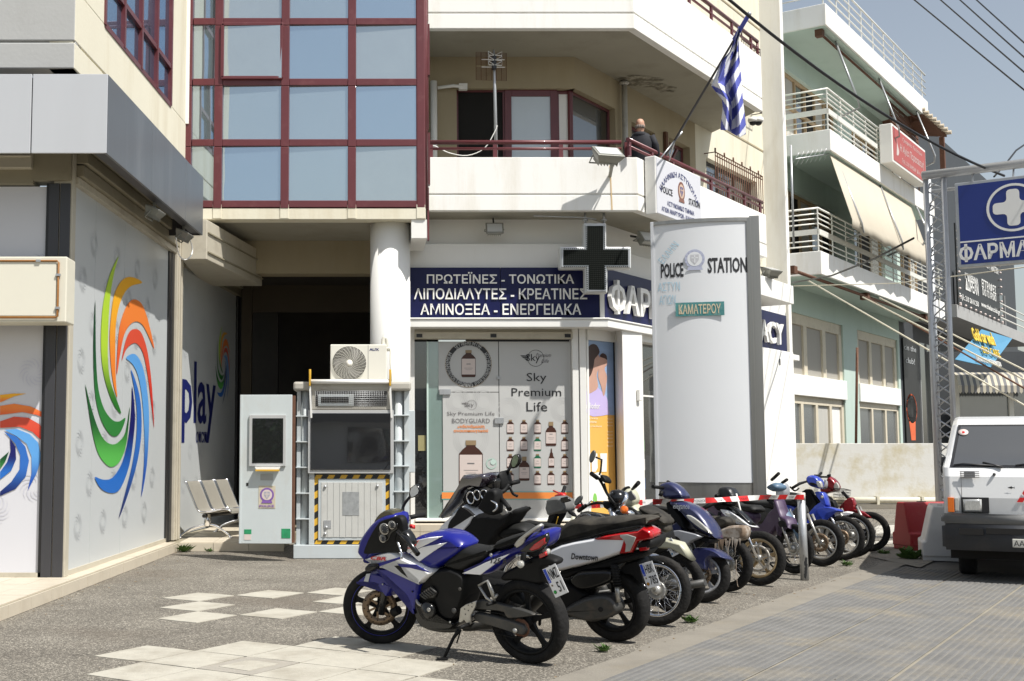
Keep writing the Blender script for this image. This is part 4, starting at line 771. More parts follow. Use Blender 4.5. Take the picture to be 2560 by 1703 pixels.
def pwtext(s_,a,b,mt,**kw): tfit('poster_lettering',s_,PW,C6(*a),C6(*b),mt,PH,off=-.012,ext=0,**kw)
pwtext('Sky',(653,810),(756,866),m_ink); pwtext('Premium',(575,888),(832,930),m_ink); pwtext('Life',(652,960),(760,1008),m_ink)
pwtext('Sky Premium Life',(242,1010),(488,1036),m_grayink); pwtext('BODYGUARD',(268,1045),(464,1069),m_grayink)
pwtext('ενδυνάμωση',(297,1077),(436,1098),m_or,bold=.03); pwtext('ανοσοποιητικού',(277,1100),(455,1120),m_or,bold=.03); pwtext('BODYGUARD',(328,1287),(404,1300),m_grayink)
pwtext('Sky',(650,712),(722,760),m_ink); pwtext('Premium',(700,708),(780,728),m_grayink,shear=.4); pwtext('Life',(728,738),(768,758),m_grayink,shear=.4); annulus(700,734,41,43,-.011,m_ink)
ink('printed_wing',PW,-.0105,m_ink,[pts(C6,620,720,672,720,668,726,628,725),pts(C6,628,728,665,728,662,734,636,733),pts(C6,640,736,662,736,660,742,648,741)],PH)
pwtext('Sky',(332,962),(380,992),m_grayink); annulus(370,975,24,25.5,-.011,m_grayink); ink('printed_wing',PW,-.0105,m_grayink,[pts(C6,316,965,345,965,342,969,322,969)],PH)
o=MB(PW.M)
for y0_,y1_,mt_ in ((1422,1463,0),): 
    for a,b,c_,d in ((216,1422,508,1463),(514,1422,890,1463)):
        o.k=0; q=PW.poly([C6(a,b),C6(c_,b),C6(c_,d),C6(a,d)],-.012); o.add([(x,y,-.012) for x,y in q],[(0,1,2,3)]); o.k=1; q=PW.poly([C6(a,b+4),C6(c_,b+4),C6(c_,d-4),C6(a,d-4)],-.011); o.add([(x,y,-.011) for x,y in q],[(0,1,2,3)])
o.build('printed_band',[m_tq,m_or],PH)
pwtext('Πλήρης σειρά συμπληρωμάτων διατροφής υψηλής ποιότητας',(552,1434),(872,1442),m_print); pwtext('για υγεία, ενέργεια και ομορφιά',(640,1448),(790,1456),m_print); pwtext('Πλήρης σειρά συμπληρωμάτων',(228,1437),(500,1446),m_print)
annulus(472,1278,22,28,-.012,mat('pale_mint',(.42,.55,.48),.4)); annulus(480,1270,0.5,14,-.0115,mat('pale_mint2',(.5,.62,.56),.4))
m_faint=mat('faint_guilloche',(.47,.465,.455),.4)
for cx_,cy_,r in ((300,960,60),(430,960,60),(365,1150,90),(360,935,50),(560,1000,60),(840,1000,60),(700,1500,70),(620,1490,50),(790,1495,50)):
    for q in range(4): annulus(cx_,cy_,r-q*9,r-q*9+1.6,-.0165,m_faint,'guilloche_print')
# pilasters, narrow corner window, right shop front
zgl=zg0-.4
o=MB(PW.M); a0,_=PW.hit(C6(892,900),.12); a1,_=PW.hit(C6(962,900),.12); o.box((a0,zgl,-.2),((a0+a1)/2-.006,zle,.10)); o.box(((a0+a1)/2+.006,zgl,-.2),(a1,zle,.12)); o.build('pilaster',m_white2,PH,bev=.008)
WP=Fr((PW.hit(C6(962,900),.06)[0],20.54),(.72,.69)); aW=WP.hit(C6(1112,900))[0]
o=MB(WP.M); o.box((0,zgl,-.3),(.05,zle,.02)); o.box((0,zgl,-.1),(aW,zg0,.03)); o.box((0,zle-.18,-.1),(aW,zle,.05)); o.build('corner_window_frame',m_white2,PH)
zy=WP.hit(C6(1035,1026))[1]; zwt=WP.hit(C6(1035,622))[1]
o=MB(WP.M); o.box((.03,zy,-.02),(aW-.05,zwt,0)); o.build('poster_upper',mat('poster_sky_blue',(.30,.42,.62),.35,var=.25,vs=1.2,st=(.4,.4,2)),PH)
o=MB(WP.M); o.box((.03,zg0,-.02),(aW-.05,zy,0)); o.build('poster_lower',mat('poster_amber',(.72,.42,.10),.35,var=.02),PH)
m_sk=mat('printed_skin',(.50,.30,.23),.4,var=.1,vs=4); m_hr=mat('printed_hair',(.05,.025,.02),.4,var=.2); m_lil=mat('printed_lilac',(.50,.42,.68),.4,var=.06,vs=3)
ink('printed_mother_and_child',WP,.004,m_lil,[smooth(pts(C6,966,880,1000,870,1040,905,1068,940,1075,1000,1075,1024,966,1024),3)],PH)
ink('printed_mother_and_child',WP,.006,m_sk,[smooth(pts(C6,966,810,990,790,1002,740,1020,715,1030,735,1028,780,1015,820,1022,880,1000,905,966,910),3),smooth(pts(C6,1030,730,1050,712,1066,735,1068,765,1055,790,1068,830,1060,900,1050,930,1038,880,1022,830,1026,780),3)],PH)
ink('printed_mother_and_child',WP,.008,m_hr,[smooth(pts(C6,968,690,990,662,1015,668,1030,700,1018,722,1004,740,998,780,985,820,972,830,966,800),3),smooth(pts(C6,1030,722,1045,708,1064,718,1068,742,1056,735,1040,730),3)],PH)
WPt=lambda s_,a,b,mt,**kw: tfit('poster_lettering',s_,WP,C6(*a),C6(*b),mt,PH,off=.01,ext=0,**kw)
WPt('heliodor',(955,962),(1032,996),m_print,bold=.01); WPt('ΑΠΟ ΤΗ ΦΥΣΗ',(968,1040),(1020,1050),m_print); WPt('ΣΤΗΝ ΕΠΙΔΕΡΜΙΔΑ',(968,1058),(1015,1068),m_print); WPt('όλοι οι τύποι δέρματος',(968,1080),(1042,1090),m_print)
for y in (1045,1062,1079,1110,1127,1144,1164,1184): WPt('ΥΨΗΛΗ ΠΡΟΣΤΑΣΙΑ'[:9],(1070,y),(1098,y+7),m_print)
ink('printed_tube',WP,.006,m_print,[pts(C6,988,1225,1018,1225,1020,1300,1010,1320,990,1320),pts(C6,1032,1225,1068,1225,1066,1320,1040,1320),pts(C6,985,1330,1035,1320,1070,1420,1080,1470,975,1470)],PH)
ink('printed_tube',WP,.008,mat('print_green',(.2,.5,.1),.4),[smooth(pts(C6,996,1470,998,1440,1005,1430,1014,1440,1016,1470),2)],PH)
o=MB(WP.M); o.box((aW-.05,zgl,-.2),(aW-.02,zle,.02)); o.build('dark_gasket',m_black,PH)
PDw=Fr((aty(*C6(1165,900),20.75).x,20.75),SDR); a=PDw.hit(C6(1255,900))[0]
o=MB(); q=WP.w(aW-.02,0,0); c=PDw.w(0,0,0); e=PDw.w(a,0,0); nD=V((.8019,-.5975)); o.prism([(q.x,q.y),(c.x-.05,c.y-.02),(e.x,e.y),(e.x-.25,e.y+.5),(q.x,q.y+.4)],zgl,zle+.02); o.build('pilaster',m_white2,PH,bev=.01)
q=PDw.hit(C6(1228,925),.0); o=MB(PDw.M); o.box((q[0]-.06,q[1]-.1,0),(q[0]+.05,q[1]+.1,.06)); o.build('wall_switch',m_white2,PH,bev=.01)
aE=PDw.hit((1980,1000))[0]
o=MB(PDw.M); o.box((a+.02,zgl+.2,-.35),(a+2.8,zle-.1,-.33)); o.build('shop_glass',g_dark,PH); o=MB(PDw.M); o.box((a,zle-.12,-.4),(a+2.9,zle-.0,-.1)); o.box((a,PDw.hit(C6(1290,918))[1]-.03,-.32),(a+2.9,PDw.hit(C6(1290,918))[1],-.29)); o.build('door_frame',m_white2,PH)
o=MB(PDw.M); rr=random.Random(3)
mm=[mat('jar_%s'%n,c_,.4) for n,c_ in (('red',(.3,.02,.05)),('blue',(.03,.1,.3)),('white',(.5,.5,.5)),('green',(.05,.2,.05)))]
for k in range(4):
    for j in range(5): o.k=(k+j)%4; x=a+.08+j*.1; z=zgl+.5+k*.34; o.box((x,z,-.3),(x+.07,z+.2,-.24))
o.build('shelf_packet',mm,PH)
for k in range(4): text('price_lettering','ΚΡΕΜΑ'[k],PDw.M@Mx.Translation((a+.3,zle-.75-k*.32,-.31)),.14,.17,m_grayink,PH)
o=MB(PDw.M); o.box((a+2.9,zgl-.1,-.4),(aE,zs0,.06)); o.build('far_wall',m_white2,PH)
# steps in front
zst=zgl; o=MB(); o.prism([(x0-.3,20.35),(xc-.1,20.35),(xc+ksx*.6,20.35+ksx*.8),(xc+ksx*.6-1,22+ksx*.8),(x0-.3,22)],0,zg0-.08); sp=o.build('shop_plinth',m_plt,PH,bev=.01)
for r in range(2):
    for k in range(10):
        o=MB(); x=x0-.28+k*.46; h=(zg0-.09)/2; o.box((x+.003,20.335,r*h+.004),(x+.457,20.352,(r+1)*h-.004)); o.build('tile',m_plt,PH)
# LED cross
px=aty(*C6(1010,215),19.95); t=thing('pharmacy_cross',tuple(px),'large unlit pharmacy LED cross hanging from the balcony','cross sign'); XF=Fr((0,19.95),(1,0))
cr=pts(C6,948,35,1066,35,1066,158,1194,158,1194,272,1072,272,1072,398,956,398,956,272,825,272,825,158,948,158)
P=XF.poly(cr,.12); o=MB(XF.M); o.prism(P,-.10,.10); o.build('case',mat('cross_case',(.62,.63,.62),.4,.2),t,bev=.02)
o=MB(XF.M); o.prism(inset(P,.022),.10,.125); o.build('rim',m_steel,t,bev=.008); Pi=inset(P,.055); o=MB(XF.M); o.prism(Pi,.12,.13); o.build('led_panel',mat('led_black',(.008,.009,.008),.8,var=.1,spec=.1),t)
o=MB(XF.M); m_dot=mat('led_dot',(.02,.024,.02),.7,spec=.1); xs0,xs1=min(p[0] for p in Pi),max(p[0] for p in Pi); ys0,ys1=min(p[1] for p in Pi),max(p[1] for p in Pi); xm_=(xs0+xs1)/2; ym_=(ys0+ys1)/2; hv=.33*(xs1-xs0)/2; n=32
for i in range(n):
    for j in range(n):
        x=xs0+.02+(xs1-xs0-.04)*i/(n-1); y=ys0+.02+(ys1-ys0-.04)*j/(n-1)
        if abs(x-xm_)<hv-.02 or abs(y-ym_)<hv-.02: o.box((x-.008,y-.008,.13),(x+.008,y+.008,.136))
tag(o.build('led_dots',m_dot,t),kind='stuff')
o=MB(XF.M)
for q in (C6(955,10),C6(1052,10)): a=XF.hit(q,0); o.tube([(a[0],P[0][1],0),(a[0],zl0+.02,0)],.022,6); o.tube([(a[0],P[0][1]+.05,0),(a[0],P[0][1]+.08,0)],.05,8)
o.tube([(XF.hit(C6(685,30))[0],P[0][1]+.12,.1),(XF.hit(C6(950,25))[0],P[0][1]+.1,.05),(XF.hit(C6(1010,32))[0],P[0][1]+.07,.05)],.012,5); o.build('hanger',m_steel,t)
p=aty(*C6(487,70),20.2); floodlight(tuple(p),0,'small floodlight on the white beam above the Greek lettering, left of the cross',1.0,-.45)
o=MB(); o.tube([p+V((0,.05,.02)),V((p.x,p.y+.2,zl0))],.015,6); ob=o.build('lamp_stem',m_black,PH)
p=aty(*C6(1270,118),20.6); floodlight(tuple(p),.6,'floodlight on the white beam between the cross and the police totem',1.15,-.6)
o=MB(); o.tube([p+V((0,.02,.0)),p+V((-.2,.3,.1))],.02,6); o.build('lamp_arm',m_black,PH)
# canopy end beyond the totem with floodlight
e0=PDs.hit(CC(188,300),.75); o=MB(PDs.M); zc_=PDs.hit(CC(188,258),.75)[1]; zd_=PDs.hit(CC(188,360),.75)[1]; o.box((e0[0]-3.2,zd_,-.3),(e0[0],zc_,.75)); o.build('end_canopy',m_white2,PH,bev=.01)
p=PDs.w(e0[0]-1.6,zc_+.12,.8); floodlight(tuple(p),.6,'white floodlight on the canopy end beyond the totem',1.3,-1.2)
w_=PDs.hit(CC(97,685),.1); o=MB(PDs.M); o.tube([(w_[0],zle,.1),(w_[0],w_[1]+.1,.1)],.01,5); o.lathe([(.02,0),(.07,-.03),(.07,-.16),(.03,-.18)],12,Mx.Translation((w_[0],w_[1]+.1,.1))@Mx.Rotation(-math.pi/2,4,'X')); tag(o.build('hanging_lamp',m_black),'small black lamp hanging under the far end of the pharmacy ledge','lamp')
# ---------------- mint green apartment building ----------------
GW=aty(1932,1113,31.5); PG=Fr((GW.x,GW.y),(.6,.8)); BW=1.36
GB=thing('green_apartment_building',(GW.x+2,GW.y+2,0),'mint green and white apartment building with white bar railings and a sand coloured awning','building')
m_mint=mat('mint_plaster',(.47,.57,.51),.8,var=.03,vs=1,bump=.1,bs=20,dirt=.3,dcol=(.3,.4,.34),ds=1.2,st=(1,1,.3)); m_wd=mat('beige_window_wood',(.42,.30,.17),.6,var=.08,vs=6); m_shut=mat('grey_shutter',(.33,.31,.27),.6,var=.04,st=(8,8,.3),vs=2)
m_rail=mat('white_rail_paint',(.72,.71,.65),.45,var=.03,dirt=.35,dcol=(.35,.22,.12),ds=5,ramp=(.55,.75)); m_curt=mat('curtain',(.45,.44,.40),.9,var=.1,st=(6,6,.4))
aR=PG.hit(CB(390,100),BW)[0]; LR=PG.hit(CB(995,570),BW)[0]; zr0=PG.hit(CB(390,145),BW)[1]; zr1_=PG.hit(CB(390,20),BW)[1]
aM=PG.hit(CB(418,800),BW)[0]; zm0=PG.hit(CB(418,890),BW)[1]; zm1=PG.hit(CB(418,766),BW)[1]; LM=PG.hit(CB(1035,1200),BW)[0]
aL=PG.hit(CC(343,100),BW)[0]; zl0_=PG.hit(CC(343,190),BW)[1]; zl1_=PG.hit(CC(343,60),BW)[1]; LL=PG.hit(CC(1035,400),BW)[0]
def slab(a0,a1,z0,z1,off=BW,mt=m_white,par=GB,sm=m_mint):
    o=MB(PG.M); o.box((a0,z0,-.2),(a1,z1,off)); o.build('balcony_slab',mt,par,bev=.015)
    o=MB(PG.M); o.box((a0+.05,z0-.012,-.1),(a1-.05,z0-.002,off-.05)); o.build('soffit',sm,par)
slab(aR,LR,zr0,zr1_); slab(aM,LM,zm0,zm1); slab(aL,LL,zl0_,zl1_)
def brail(a0,a1,z,par,off=BW-.06,h=1.12,hs=(1.12,.98,.85,.72,.28,.14),band=(.44,.58),step=1.25):
    mb=MB(PG.M)
    for q in hs: r=.028 if q==hs[0] else .019; mb.tube([(a0+.04,z+q,.0),(a0+.04,z+q,off),(a1,z+q,off)],r,6)
    mb.build('railing_bar',m_rail,par); mb=MB(PG.M)
    if band: mb.box((a0+.02,z+band[0],0),(a0+.06,z+band[1],off)); mb.box((a0+.06,z+band[0],off-.02),(a1,z+band[1],off+.02)); mb.build('railing_band',m_rail,par)
    k=0; x=a0+.04
    while x<a1: o=MB(PG.M); o.box((x-.02,z,off-.025),(x+.02,z+h,off+.0)); o.build('railing_post',m_rail,par); x+=step
    o=MB(PG.M); o.box((a0+.02,z,.05),(a0+.06,z+h,.09)); o.build('railing_post',m_rail,par)
LMR=PG.hit(CB(742,900),BW)[0]
brail(aM,LMR,zm1,GB); brail(aL,LL,zl1_,GB); brail(aR,LR,zr1_,GB,hs=(.95,.7,.48,.25),band=None,h=.95)
# walls with real openings
def px2(c,a,b): return PG.hit(c(*a))[0],PG.hit(c(*b))[0]
z3t=PG.hit(CB(105,372))[1]; w31=px2(CB,(105,400),(455,600)); w32=(PG.hit(CB(540,700))[0],PG.hit(CB(705,850))[0])
z2t=PG.hit(CB(132,1100))[1]; w21=(PG.hit(CB(132,1200))[0],PG.hit(CB(445,1300))[0]); w22=(PG.hit(CB(560,1400))[0],PG.hit(CB(740,1500))[0]); w23=(PG.hit(CB(830,1500))[0],PG.hit(CB(950,1560))[0])
wall_with_holes('wall',PG,-.6,LR,zm1,zr0,[(w31[0],zm1,w31[1],z3t),(w32[0],zm1,w32[1],z3t-.3)],m_mint,parent=GB)
wall_with_holes('wall',PG,-.6,LM,zl1_,zm0,[(w21[0],zl1_,w21[1],z2t),(w22[0],zl1_,w22[1],z2t),(w23[0],zl1_,w23[1],z2t)],m_mint,parent=GB)
zt0=PG.hit(CC(147,393))[1]; zs0_=PG.hit(CC(157,745))[1]; zp0=PG.hit(CC(162,864))[1]; b1=(PG.hit(CC(150,600))[0],PG.hit(CC(470,700))[0]); b2=(PG.hit(CC(550,700))[0],PG.hit(CC(773,700))[0]); aE2=PG.hit(CC(785,700))[0]
wall_with_holes('wall',PG,-1.5,aE2,0,zl0_,[(b1[0],.4,b1[1],zt0),(b2[0],.4,b2[1],zt0)],m_mint,parent=GB)
o=MB(PG.M); o.box((-.6,0,-9),(LR,zr0,-.35)); o.build('core',m_dark,GB)
o=MB(PG.M); o.box((-1.2,0,-.3),(-.0,zr1_-.2,.15)); o.build('white_pier',m_white,GB)
o=MB(PG.M); x_=PG.hit(CB(755,700))[0]; o.box((x_,zm1,-.2),(x_+.9,zr0,.2)); o.build('white_pier',m_white,GB)
def joinery(a0,a1,z0,z1,n,par,ptrn,off=-.12,w=.09,mt=m_wd,trans=None):
    f=MB(PG.M)
    for q in [(a0,z0,a0+w,z1),(a1-w,z0,a1,z1),(a0,z1-w,a1,z1)]+[(a0+(a1-a0)*k/n-w/2,z0,a0+(a1-a0)*k/n+w/2,z1-w) for k in range(1,n)]+([(a0,z1-trans-w,a1,z1-trans)] if trans else []): f.box((q[0],q[1],off-.1),(q[2],q[3],off))
    f=f.build('window_frame',mt,par)
    for k in range(n): x0_=a0+(a1-a0)*k/n; x1_=a0+(a1-a0)*(k+1)/n; o=MB(PG.M); o.box((x0_+w*.5,z0,off-.09),(x1_-w*.5,z1-w*.9,off-.06)); o.build('pane',ptrn[k%len(ptrn)],f)
joinery(w31[0],w31[1],zm1,z3t,6,GB,[g_dark,m_curt,g_dark,m_dark,m_curt,g_dark],trans=.9); joinery(w32[0],w32[1],zm1,z3t-.3,4,GB,[m_dark,m_curt,g_dark]); 
for w in (w21,w22,w23): joinery(w[0],w[1],zl1_,z2t,5 if w is w21 else 3,GB,[g_dark,m_dark,m_curt],trans=.5 if w is w21 else None)
m_off=mat('off_white_frame',(.60,.54,.42),.6,var=.04,dirt=.3,ds=3)
joinery(b1[0],b1[1],zs0_,zt0,3,GB,[m_shut],off=-.05,w=.3,mt=m_off); joinery(b2[0],b2[1],zs0_,zt0,3,GB,[m_shut],off=-.05,w=.28,mt=m_off)
for b in (b1,b2): o=MB(PG.M); o.box((b[0]-.05,zp0,-.2),(b[1]+.05,zs0_,.06)); o.build('spandrel_panel',m_white,GB,bev=.01)
joinery(b1[0],b1[1],.4,zp0,4,GB,[g_grey,g_grey,m_curt,m_print],off=-.05,w=.22,mt=m_off); joinery(b2[0],b2[1],.4,zp0,3,GB,[g_grey,g_grey],off=-.05,w=.2,mt=m_off)
# low white wall with pipe
YL=30.2; LW=Fr((0,YL),(1,0)); a0=LW.hit((1920,1200))[0]; a1=LW.hit((2440,1200))[0]; t=thing('low_wall',((a0+a1)/2,YL,0),'low white wall with patches of flaked plaster in front of the green building','wall')
m_flk=mat('flaking_white_wall',(.60,.59,.55),.85,var=.03,vs=1,bump=.3,bs=20,dirt=.95,dcol=(.48,.43,.30),ds=.9,ramp=(.47,.60))
o=MB(LW.M); o.box((a0,0.0,-.25),(a1,1.60,0)); o.build('wall',m_flk,t,bev=.01); o=MB(LW.M); o.box((a0,0,0),(a1,.10,.25)); o.build('kerb',m_dustc,t)
o=MB(LW.M); o.tube([(a0+1,.21,.12),(a1,.20,.12)],.075,10); o.build('pipe',m_pvc,t); o=MB(LW.M)
for k in range(5): o.box((a0+1.5+k*1.1,.1,.02),(a0+1.56+k*1.1,.3,.22))
o.build('pipe_clamp',m_pvc,t)
pp_=LW.hit(CC(600,1135),.3); pt_=LW.hit(CC(607,590),.3); o=MB(LW.M); o.tube([(pp_[0],1.55,-.4),(pt_[0],pt_[1],-.4)],.035,6); tag(o.build('rusty_pole',m_rust),'thin rusty pole standing behind the low wall in front of the ground floor windows','pole')
# awning, arms
AW=thing('awning',tuple(PG.w(3,zm0,1.4)),'sand coloured fabric awning with scalloped edge let down from the middle balcony','awning')
m_aw=mat('awning_cloth',(.48,.43,.34),.85,var=.03,vs=2,dirt=.25,dcol=(.5,.42,.3),ds=1.5)
tl=PG.hit(CB(415,945),1.25); bl=PG.hit(CB(550,1305),2.0); br=PG.hit(CB(1010,1512),2.0); La=br[0]-bl[0]+.2
o=MB(PG.M); N=24; A=[(tl[0]+La*k/N,zm0-.05,1.25) for k in range(N+1)]; B=[(bl[0]-.05+(br[0]-bl[0]+.1)*k/N,bl[1]+.02*math.sin(k*1.3),2.0) for k in range(N+1)]
Cc=[(p[0],p[1]-.22-.05*(k%2),2.0+.04*math.sin(k*2.0)) for k,p in enumerate(B)]; o.add(A+B+Cc,[(k,k+1,N+2+k,N+1+k) for k in range(N)]+[(N+1+k,N+2+k,2*N+3+k,2*N+2+k) for k in range(N)],True); ob=o.build('cloth',m_aw,AW); q=ob.modifiers.new('s','SOLIDIFY'); q.thickness=.008
def arm(c,P,offs,r=.03,par=AW,mt=m_steel,name='awning_arm'):
    o=MB(PG.M); o.tube([(*PG.hit(c(*p),f),f) for p,f in zip(P,offs)],r,6); return o.build(name,mt,par)
for P in (((455,940),(605,1330),(615,1380),(515,1425)),((705,1080),(845,1440),(850,1480),(760,1520)),((920,1210),(985,1345),(1000,1400),(980,1440))): arm(CB,P,(1.2,2.05,2.0,1.4))
RA=thing('retracted_awning',tuple(PG.w(3,zr0,1.2)),'rusty retracted awning roller with three dangling arms under the roof slab','awning')
q0=PG.hit(CB(350,180),1.1); q1=PG.hit(CB(925,625),1.1)
o=MB(PG.M); o.tube([(q0[0],zr0-.10,1.1),(q1[0],zr0-.10,1.1)],.03,6); o.tube([(q0[0],zr0-.13,1.16),(q1[0],zr0-.13,1.16)],.012,6); o.box((q0[0]-.05,zr0-.2,1.0),(q0[0]+.15,zr0-.01,1.2)); o.box((q1[0]-.1,zr0-.2,1.0),(q1[0]+.05,zr0-.01,1.2)); o.build('roller',m_rust,RA)
for P in (((435,215),(580,590),(592,640),(485,692)),((685,415),(825,765),(828,810),(735,850)),((900,595),(1040,925),(1035,965),(990,985))): arm(CB,P,(1.1,1.9,1.85,1.45),par=RA)
# support rods from the first balcony
RD=thing('awning_rods',tuple(PG.w(2,zl0_,1.3)),'bundle of long thin awning rods slanting down from the lowest balcony past the gantry','rods')
for P,mt_ in ((((265,225),(1478,925)),m_pvc),(((575,320),(1478,782)),m_pvc),(((590,318),(1478,830)),m_rust),(((670,325),(1478,728)),m_pvc)):
    a=aty(*CC(*P[0]),30.2); b=aty(*CC(*P[1]),25.5); b2=a.lerp(b,1.5); o=MB(); o.tube([a,b2],.02,6); o.build('rod',mt_,RD)
o=MB(PG.M); q0=PG.hit(CC(180,215),1.2); q1=PG.hit(CC(915,412),1.2); o.tube([(q0[0],zl0_-.1,1.2),(q1[0],zl0_-.1,1.2)],.045,6)
for q in (q0,PG.hit(CC(590,320),1.2),q1): o.box((q[0]-.12,zl0_-.2,1.08),(q[0]+.12,zl0_-.01,1.3))
o.build('roller',m_rust,RD)
# red shop sign on the railing
q0=PG.hit(CB(783,730),1.75); q1=PG.hit(CB(990,1068),1.75); zb_,zt_=PG.hit(CB(790,960),1.75)[1],q0[1]; t=thing('red_sign_box',tuple(PG.w(q0[0],zb_,1.5)),'faded red sign box with white script fixed to the balcony railing of the green building','sign')
o=MB(PG.M); o.box((q0[0],zb_,BW+.02),(q1[0],zt_,1.74)); o.build('box',m_white2,t,bev=.02); o=MB(PG.M); o.box((q0[0]+.08,zb_+.08,1.742),(q1[0]-.08,zt_-.08,1.75)); o.build('face',mat('faded_red',(.42,.09,.08),.5,var=.06),t)
W_=q1[0]-q0[0];H_=zt_-zb_; TS=lambda x,y:PG.M@Mx.Translation((q0[0]+x*W_,zb_+y*H_,1.752))
text('lettering','Η Αγία Παρασκευή',TS(.56,.5),.72*W_,.26*H_,m_lab,t,shear=.3); text('lettering','Γραφείο Τελετών',TS(.58,.78),.6*W_,.12*H_,m_lab,t,shear=.3); text('lettering','Τηλ. 210 2690269  Κιν. 6936',TS(.58,.2),.66*W_,.14*H_,m_lab,t,shear=.2)
o=MB(PG.M); o.add([(q0[0]+.14*W_+.2*math.sin(k*.7)*(1-k/9),zb_+H_*(.25+.5*k/8),1.753) for k in range(9)]+[(q0[0]+.10*W_,zb_+H_*.25,1.753)],[tuple(range(10))]); o.build('printed_figure',m_lab,t)
# brown timber pergola
t=thing('pergola',tuple(PG.w(PG.hit(CB(790,660),.9)[0],zm1,.9)),'brown slatted timber pergola with a tiled roof edge on the middle balcony','pergola'); m_tim=mat('brown_timber',(.12,.05,.025),.7,var=.2,vs=8)
p0_=PG.hit(CB(780,655),.9); p1_=PG.hit(CB(940,830),.9); LP=p1_[0]-p0_[0]
zt_=PG.hit(CB(780,655),.9)[1]
for k in range(15): o=MB(PG.M); z=zm1+1.0+k*.14; o.box((p0_[0],z,.88),(p0_[0]+LP,z+.09,.91)); o.build('slat',m_tim,t)
o=MB(PG.M)
for x in (0,.33,.66,1): o.box((p0_[0]+LP*x-.03,zm1,.85),(p0_[0]+LP*x+.03,zm1+3.1,.88))
o.build('slat_post',m_tim,t)
e1=PG.hit(CB(1110,815),1.9); o=MB(PG.M); zc2=PG.hit(CB(885,640),1.0)[1]; o.add([(p0_[0]+LP*.6,zc2,0),(p0_[0]+LP*.6,zc2,1.2),(e1[0],e1[1]+.1,1.9),(e1[0],e1[1]+.5,0),(p0_[0]+LP*.6,zc2-.1,0),(p0_[0]+LP*.6,zc2-.1,1.2),(e1[0],e1[1],1.9),(e1[0],e1[1]+.4,0)],[(0,1,2,3),(4,5,6,7),(0,1,5,4),(1,2,6,5),(2,3,7,6)]); o.build('roof',m_tim,t)
o=MB(PG.M); 
for k in range(9):
    f=k/8; x=p0_[0]+LP*.6+(e1[0]-p0_[0]-LP*.6)*f; z=zc2+(e1[1]+.1-zc2)*f; o.lathe([(.07,-.15),(.07,.15)],8,Mx.Translation((x,z+.05,1.2+.7*f)))
o.build('roof_tile',mat('pale_roof_tile',(.5,.43,.33),.8,var=.1),t)
o=MB(PG.M); x=PG.hit(CB(1088,900),1.7)[0]; o.box((x-.08,zl1_,1.6),(x+.08,e1[1]+.1,1.75)); o.build('post',m_tim,t)
# antenna on the green building
p=PG.hit(CB(202,1500),1.0); q=PG.hit(CB(202,875),1.0); t=thing('antenna',tuple(PG.w(p[0],zl1_,1.0)),'thin aerial with a long yagi boom standing on the lowest balcony of the green building','antenna')
o=MB(PG.M); o.tube([(p[0],zl1_,1.0),(p[0],q[1],1.0)],.03,6); o.build('pole',m_steel,t); o=MB(PG.M); a=PG.hit(CB(210,945),1.0); b=PG.hit(CB(500,900),1.3); o.tube([(a[0],a[1],1.0),(b[0],b[1],1.3)],.016,5)
for k in range(12): f=k/11; x=a[0]+(b[0]-a[0])*f; z=a[1]+(b[1]-a[1])*f; y=1+.3*f; o.tube([(x,z-.16,y-.1),(x,z+.16,y+.1)],.008,4)
o.build('boom',m_steel,t)
# ---------------- dark building at the right ----------------
aD=aE2+.02; DB=thing('dark_shop_building',tuple(PG.w(aD+6,0,-2)),'dark grey shop building with a club signboard, glass front and balcony at the far right','building')
m_dk=mat('charcoal_wall',(.045,.05,.055),.6,var=.1); m_gs=mat('grey_slab',(.36,.36,.35),.8,var=.05,dirt=.3,ds=1.5)
o=MB(PG.M); o.box((aD,0,-.4),(aD+26,zl0_+.5,-.02)); o.build('wall',m_dk,DB); o=MB(PG.M); o.box((aD,zl0_+.5,-.6),(aD+26,zl0_+8.5,-.3)); o.build('upper_wall',m_dk,DB)
x0_,x1_=PG.hit(CC(803,800))[0],PG.hit(CC(885,800))[0]; zpt=PG.hit(CC(803,550))[1]; 
o=MB(PG.M); o.box((x0_,.3,0),(x1_,zpt,.04)); o.build('club_poster',m_black,DB)
tfit('club_lettering','cin the',PG,CC(806,582),CC(874,630),m_swirl,DB,off=.06); tfit('club_lettering','club!',PG,CC(815,655),CC(866,698),m_swirl,DB,off=.06)
c0=PG.hit(CC(851,948),.05); rx=PG.hit(CC(880,948),.05)[0]-c0[0]; ry=rx*1.0; m_org=mat('poster_glow_orange',(.72,.13,.04),.5,var=.15,vs=3)
ryy=PG.hit(CC(851,862),.05)[1]-c0[1]
o=MB(PG.M@Mx.Translation((c0[0],c0[1],.045))@Mx.Scale(ryy/rx*1.0,4,(0,1,0))); o.k=0; o.lathe([(0,.001),(rx,.001)],32); o.k=1; o.lathe([(rx*.78,.004),(rx*.9,.004)],32); o.k=1
o.add([(-.12*rx,-.5*rx,.006),(.12*rx,-.5*rx,.006),(.2*rx,-.1*rx,.006),(.06*rx,.1*rx,.006),(.06*rx,.6*rx,.006),(-.06*rx,.6*rx,.006),(-.06*rx,.1*rx,.006),(-.2*rx,-.1*rx,.006)],[tuple(range(8))]); o.k=0
o.add([(-rx*.3,-rx*2.0,.002),(rx*.5,-rx*2.0,.002),(rx*.6,-rx*.8,.002),(-rx*.6,-rx*.8,.002)],[(0,1,2,3)]); o.build('club_emblem',[m_org,m_black],DB)
g0=PG.hit(CC(888,800))[0]
for k in range(3): o=MB(PG.M); o.box((g0+.1+k*1.1,.5,0),(g0+1.12+k*1.1,zpt,.03)); o.build('window_pane',g_dark,DB)
o=MB(PG.M); 
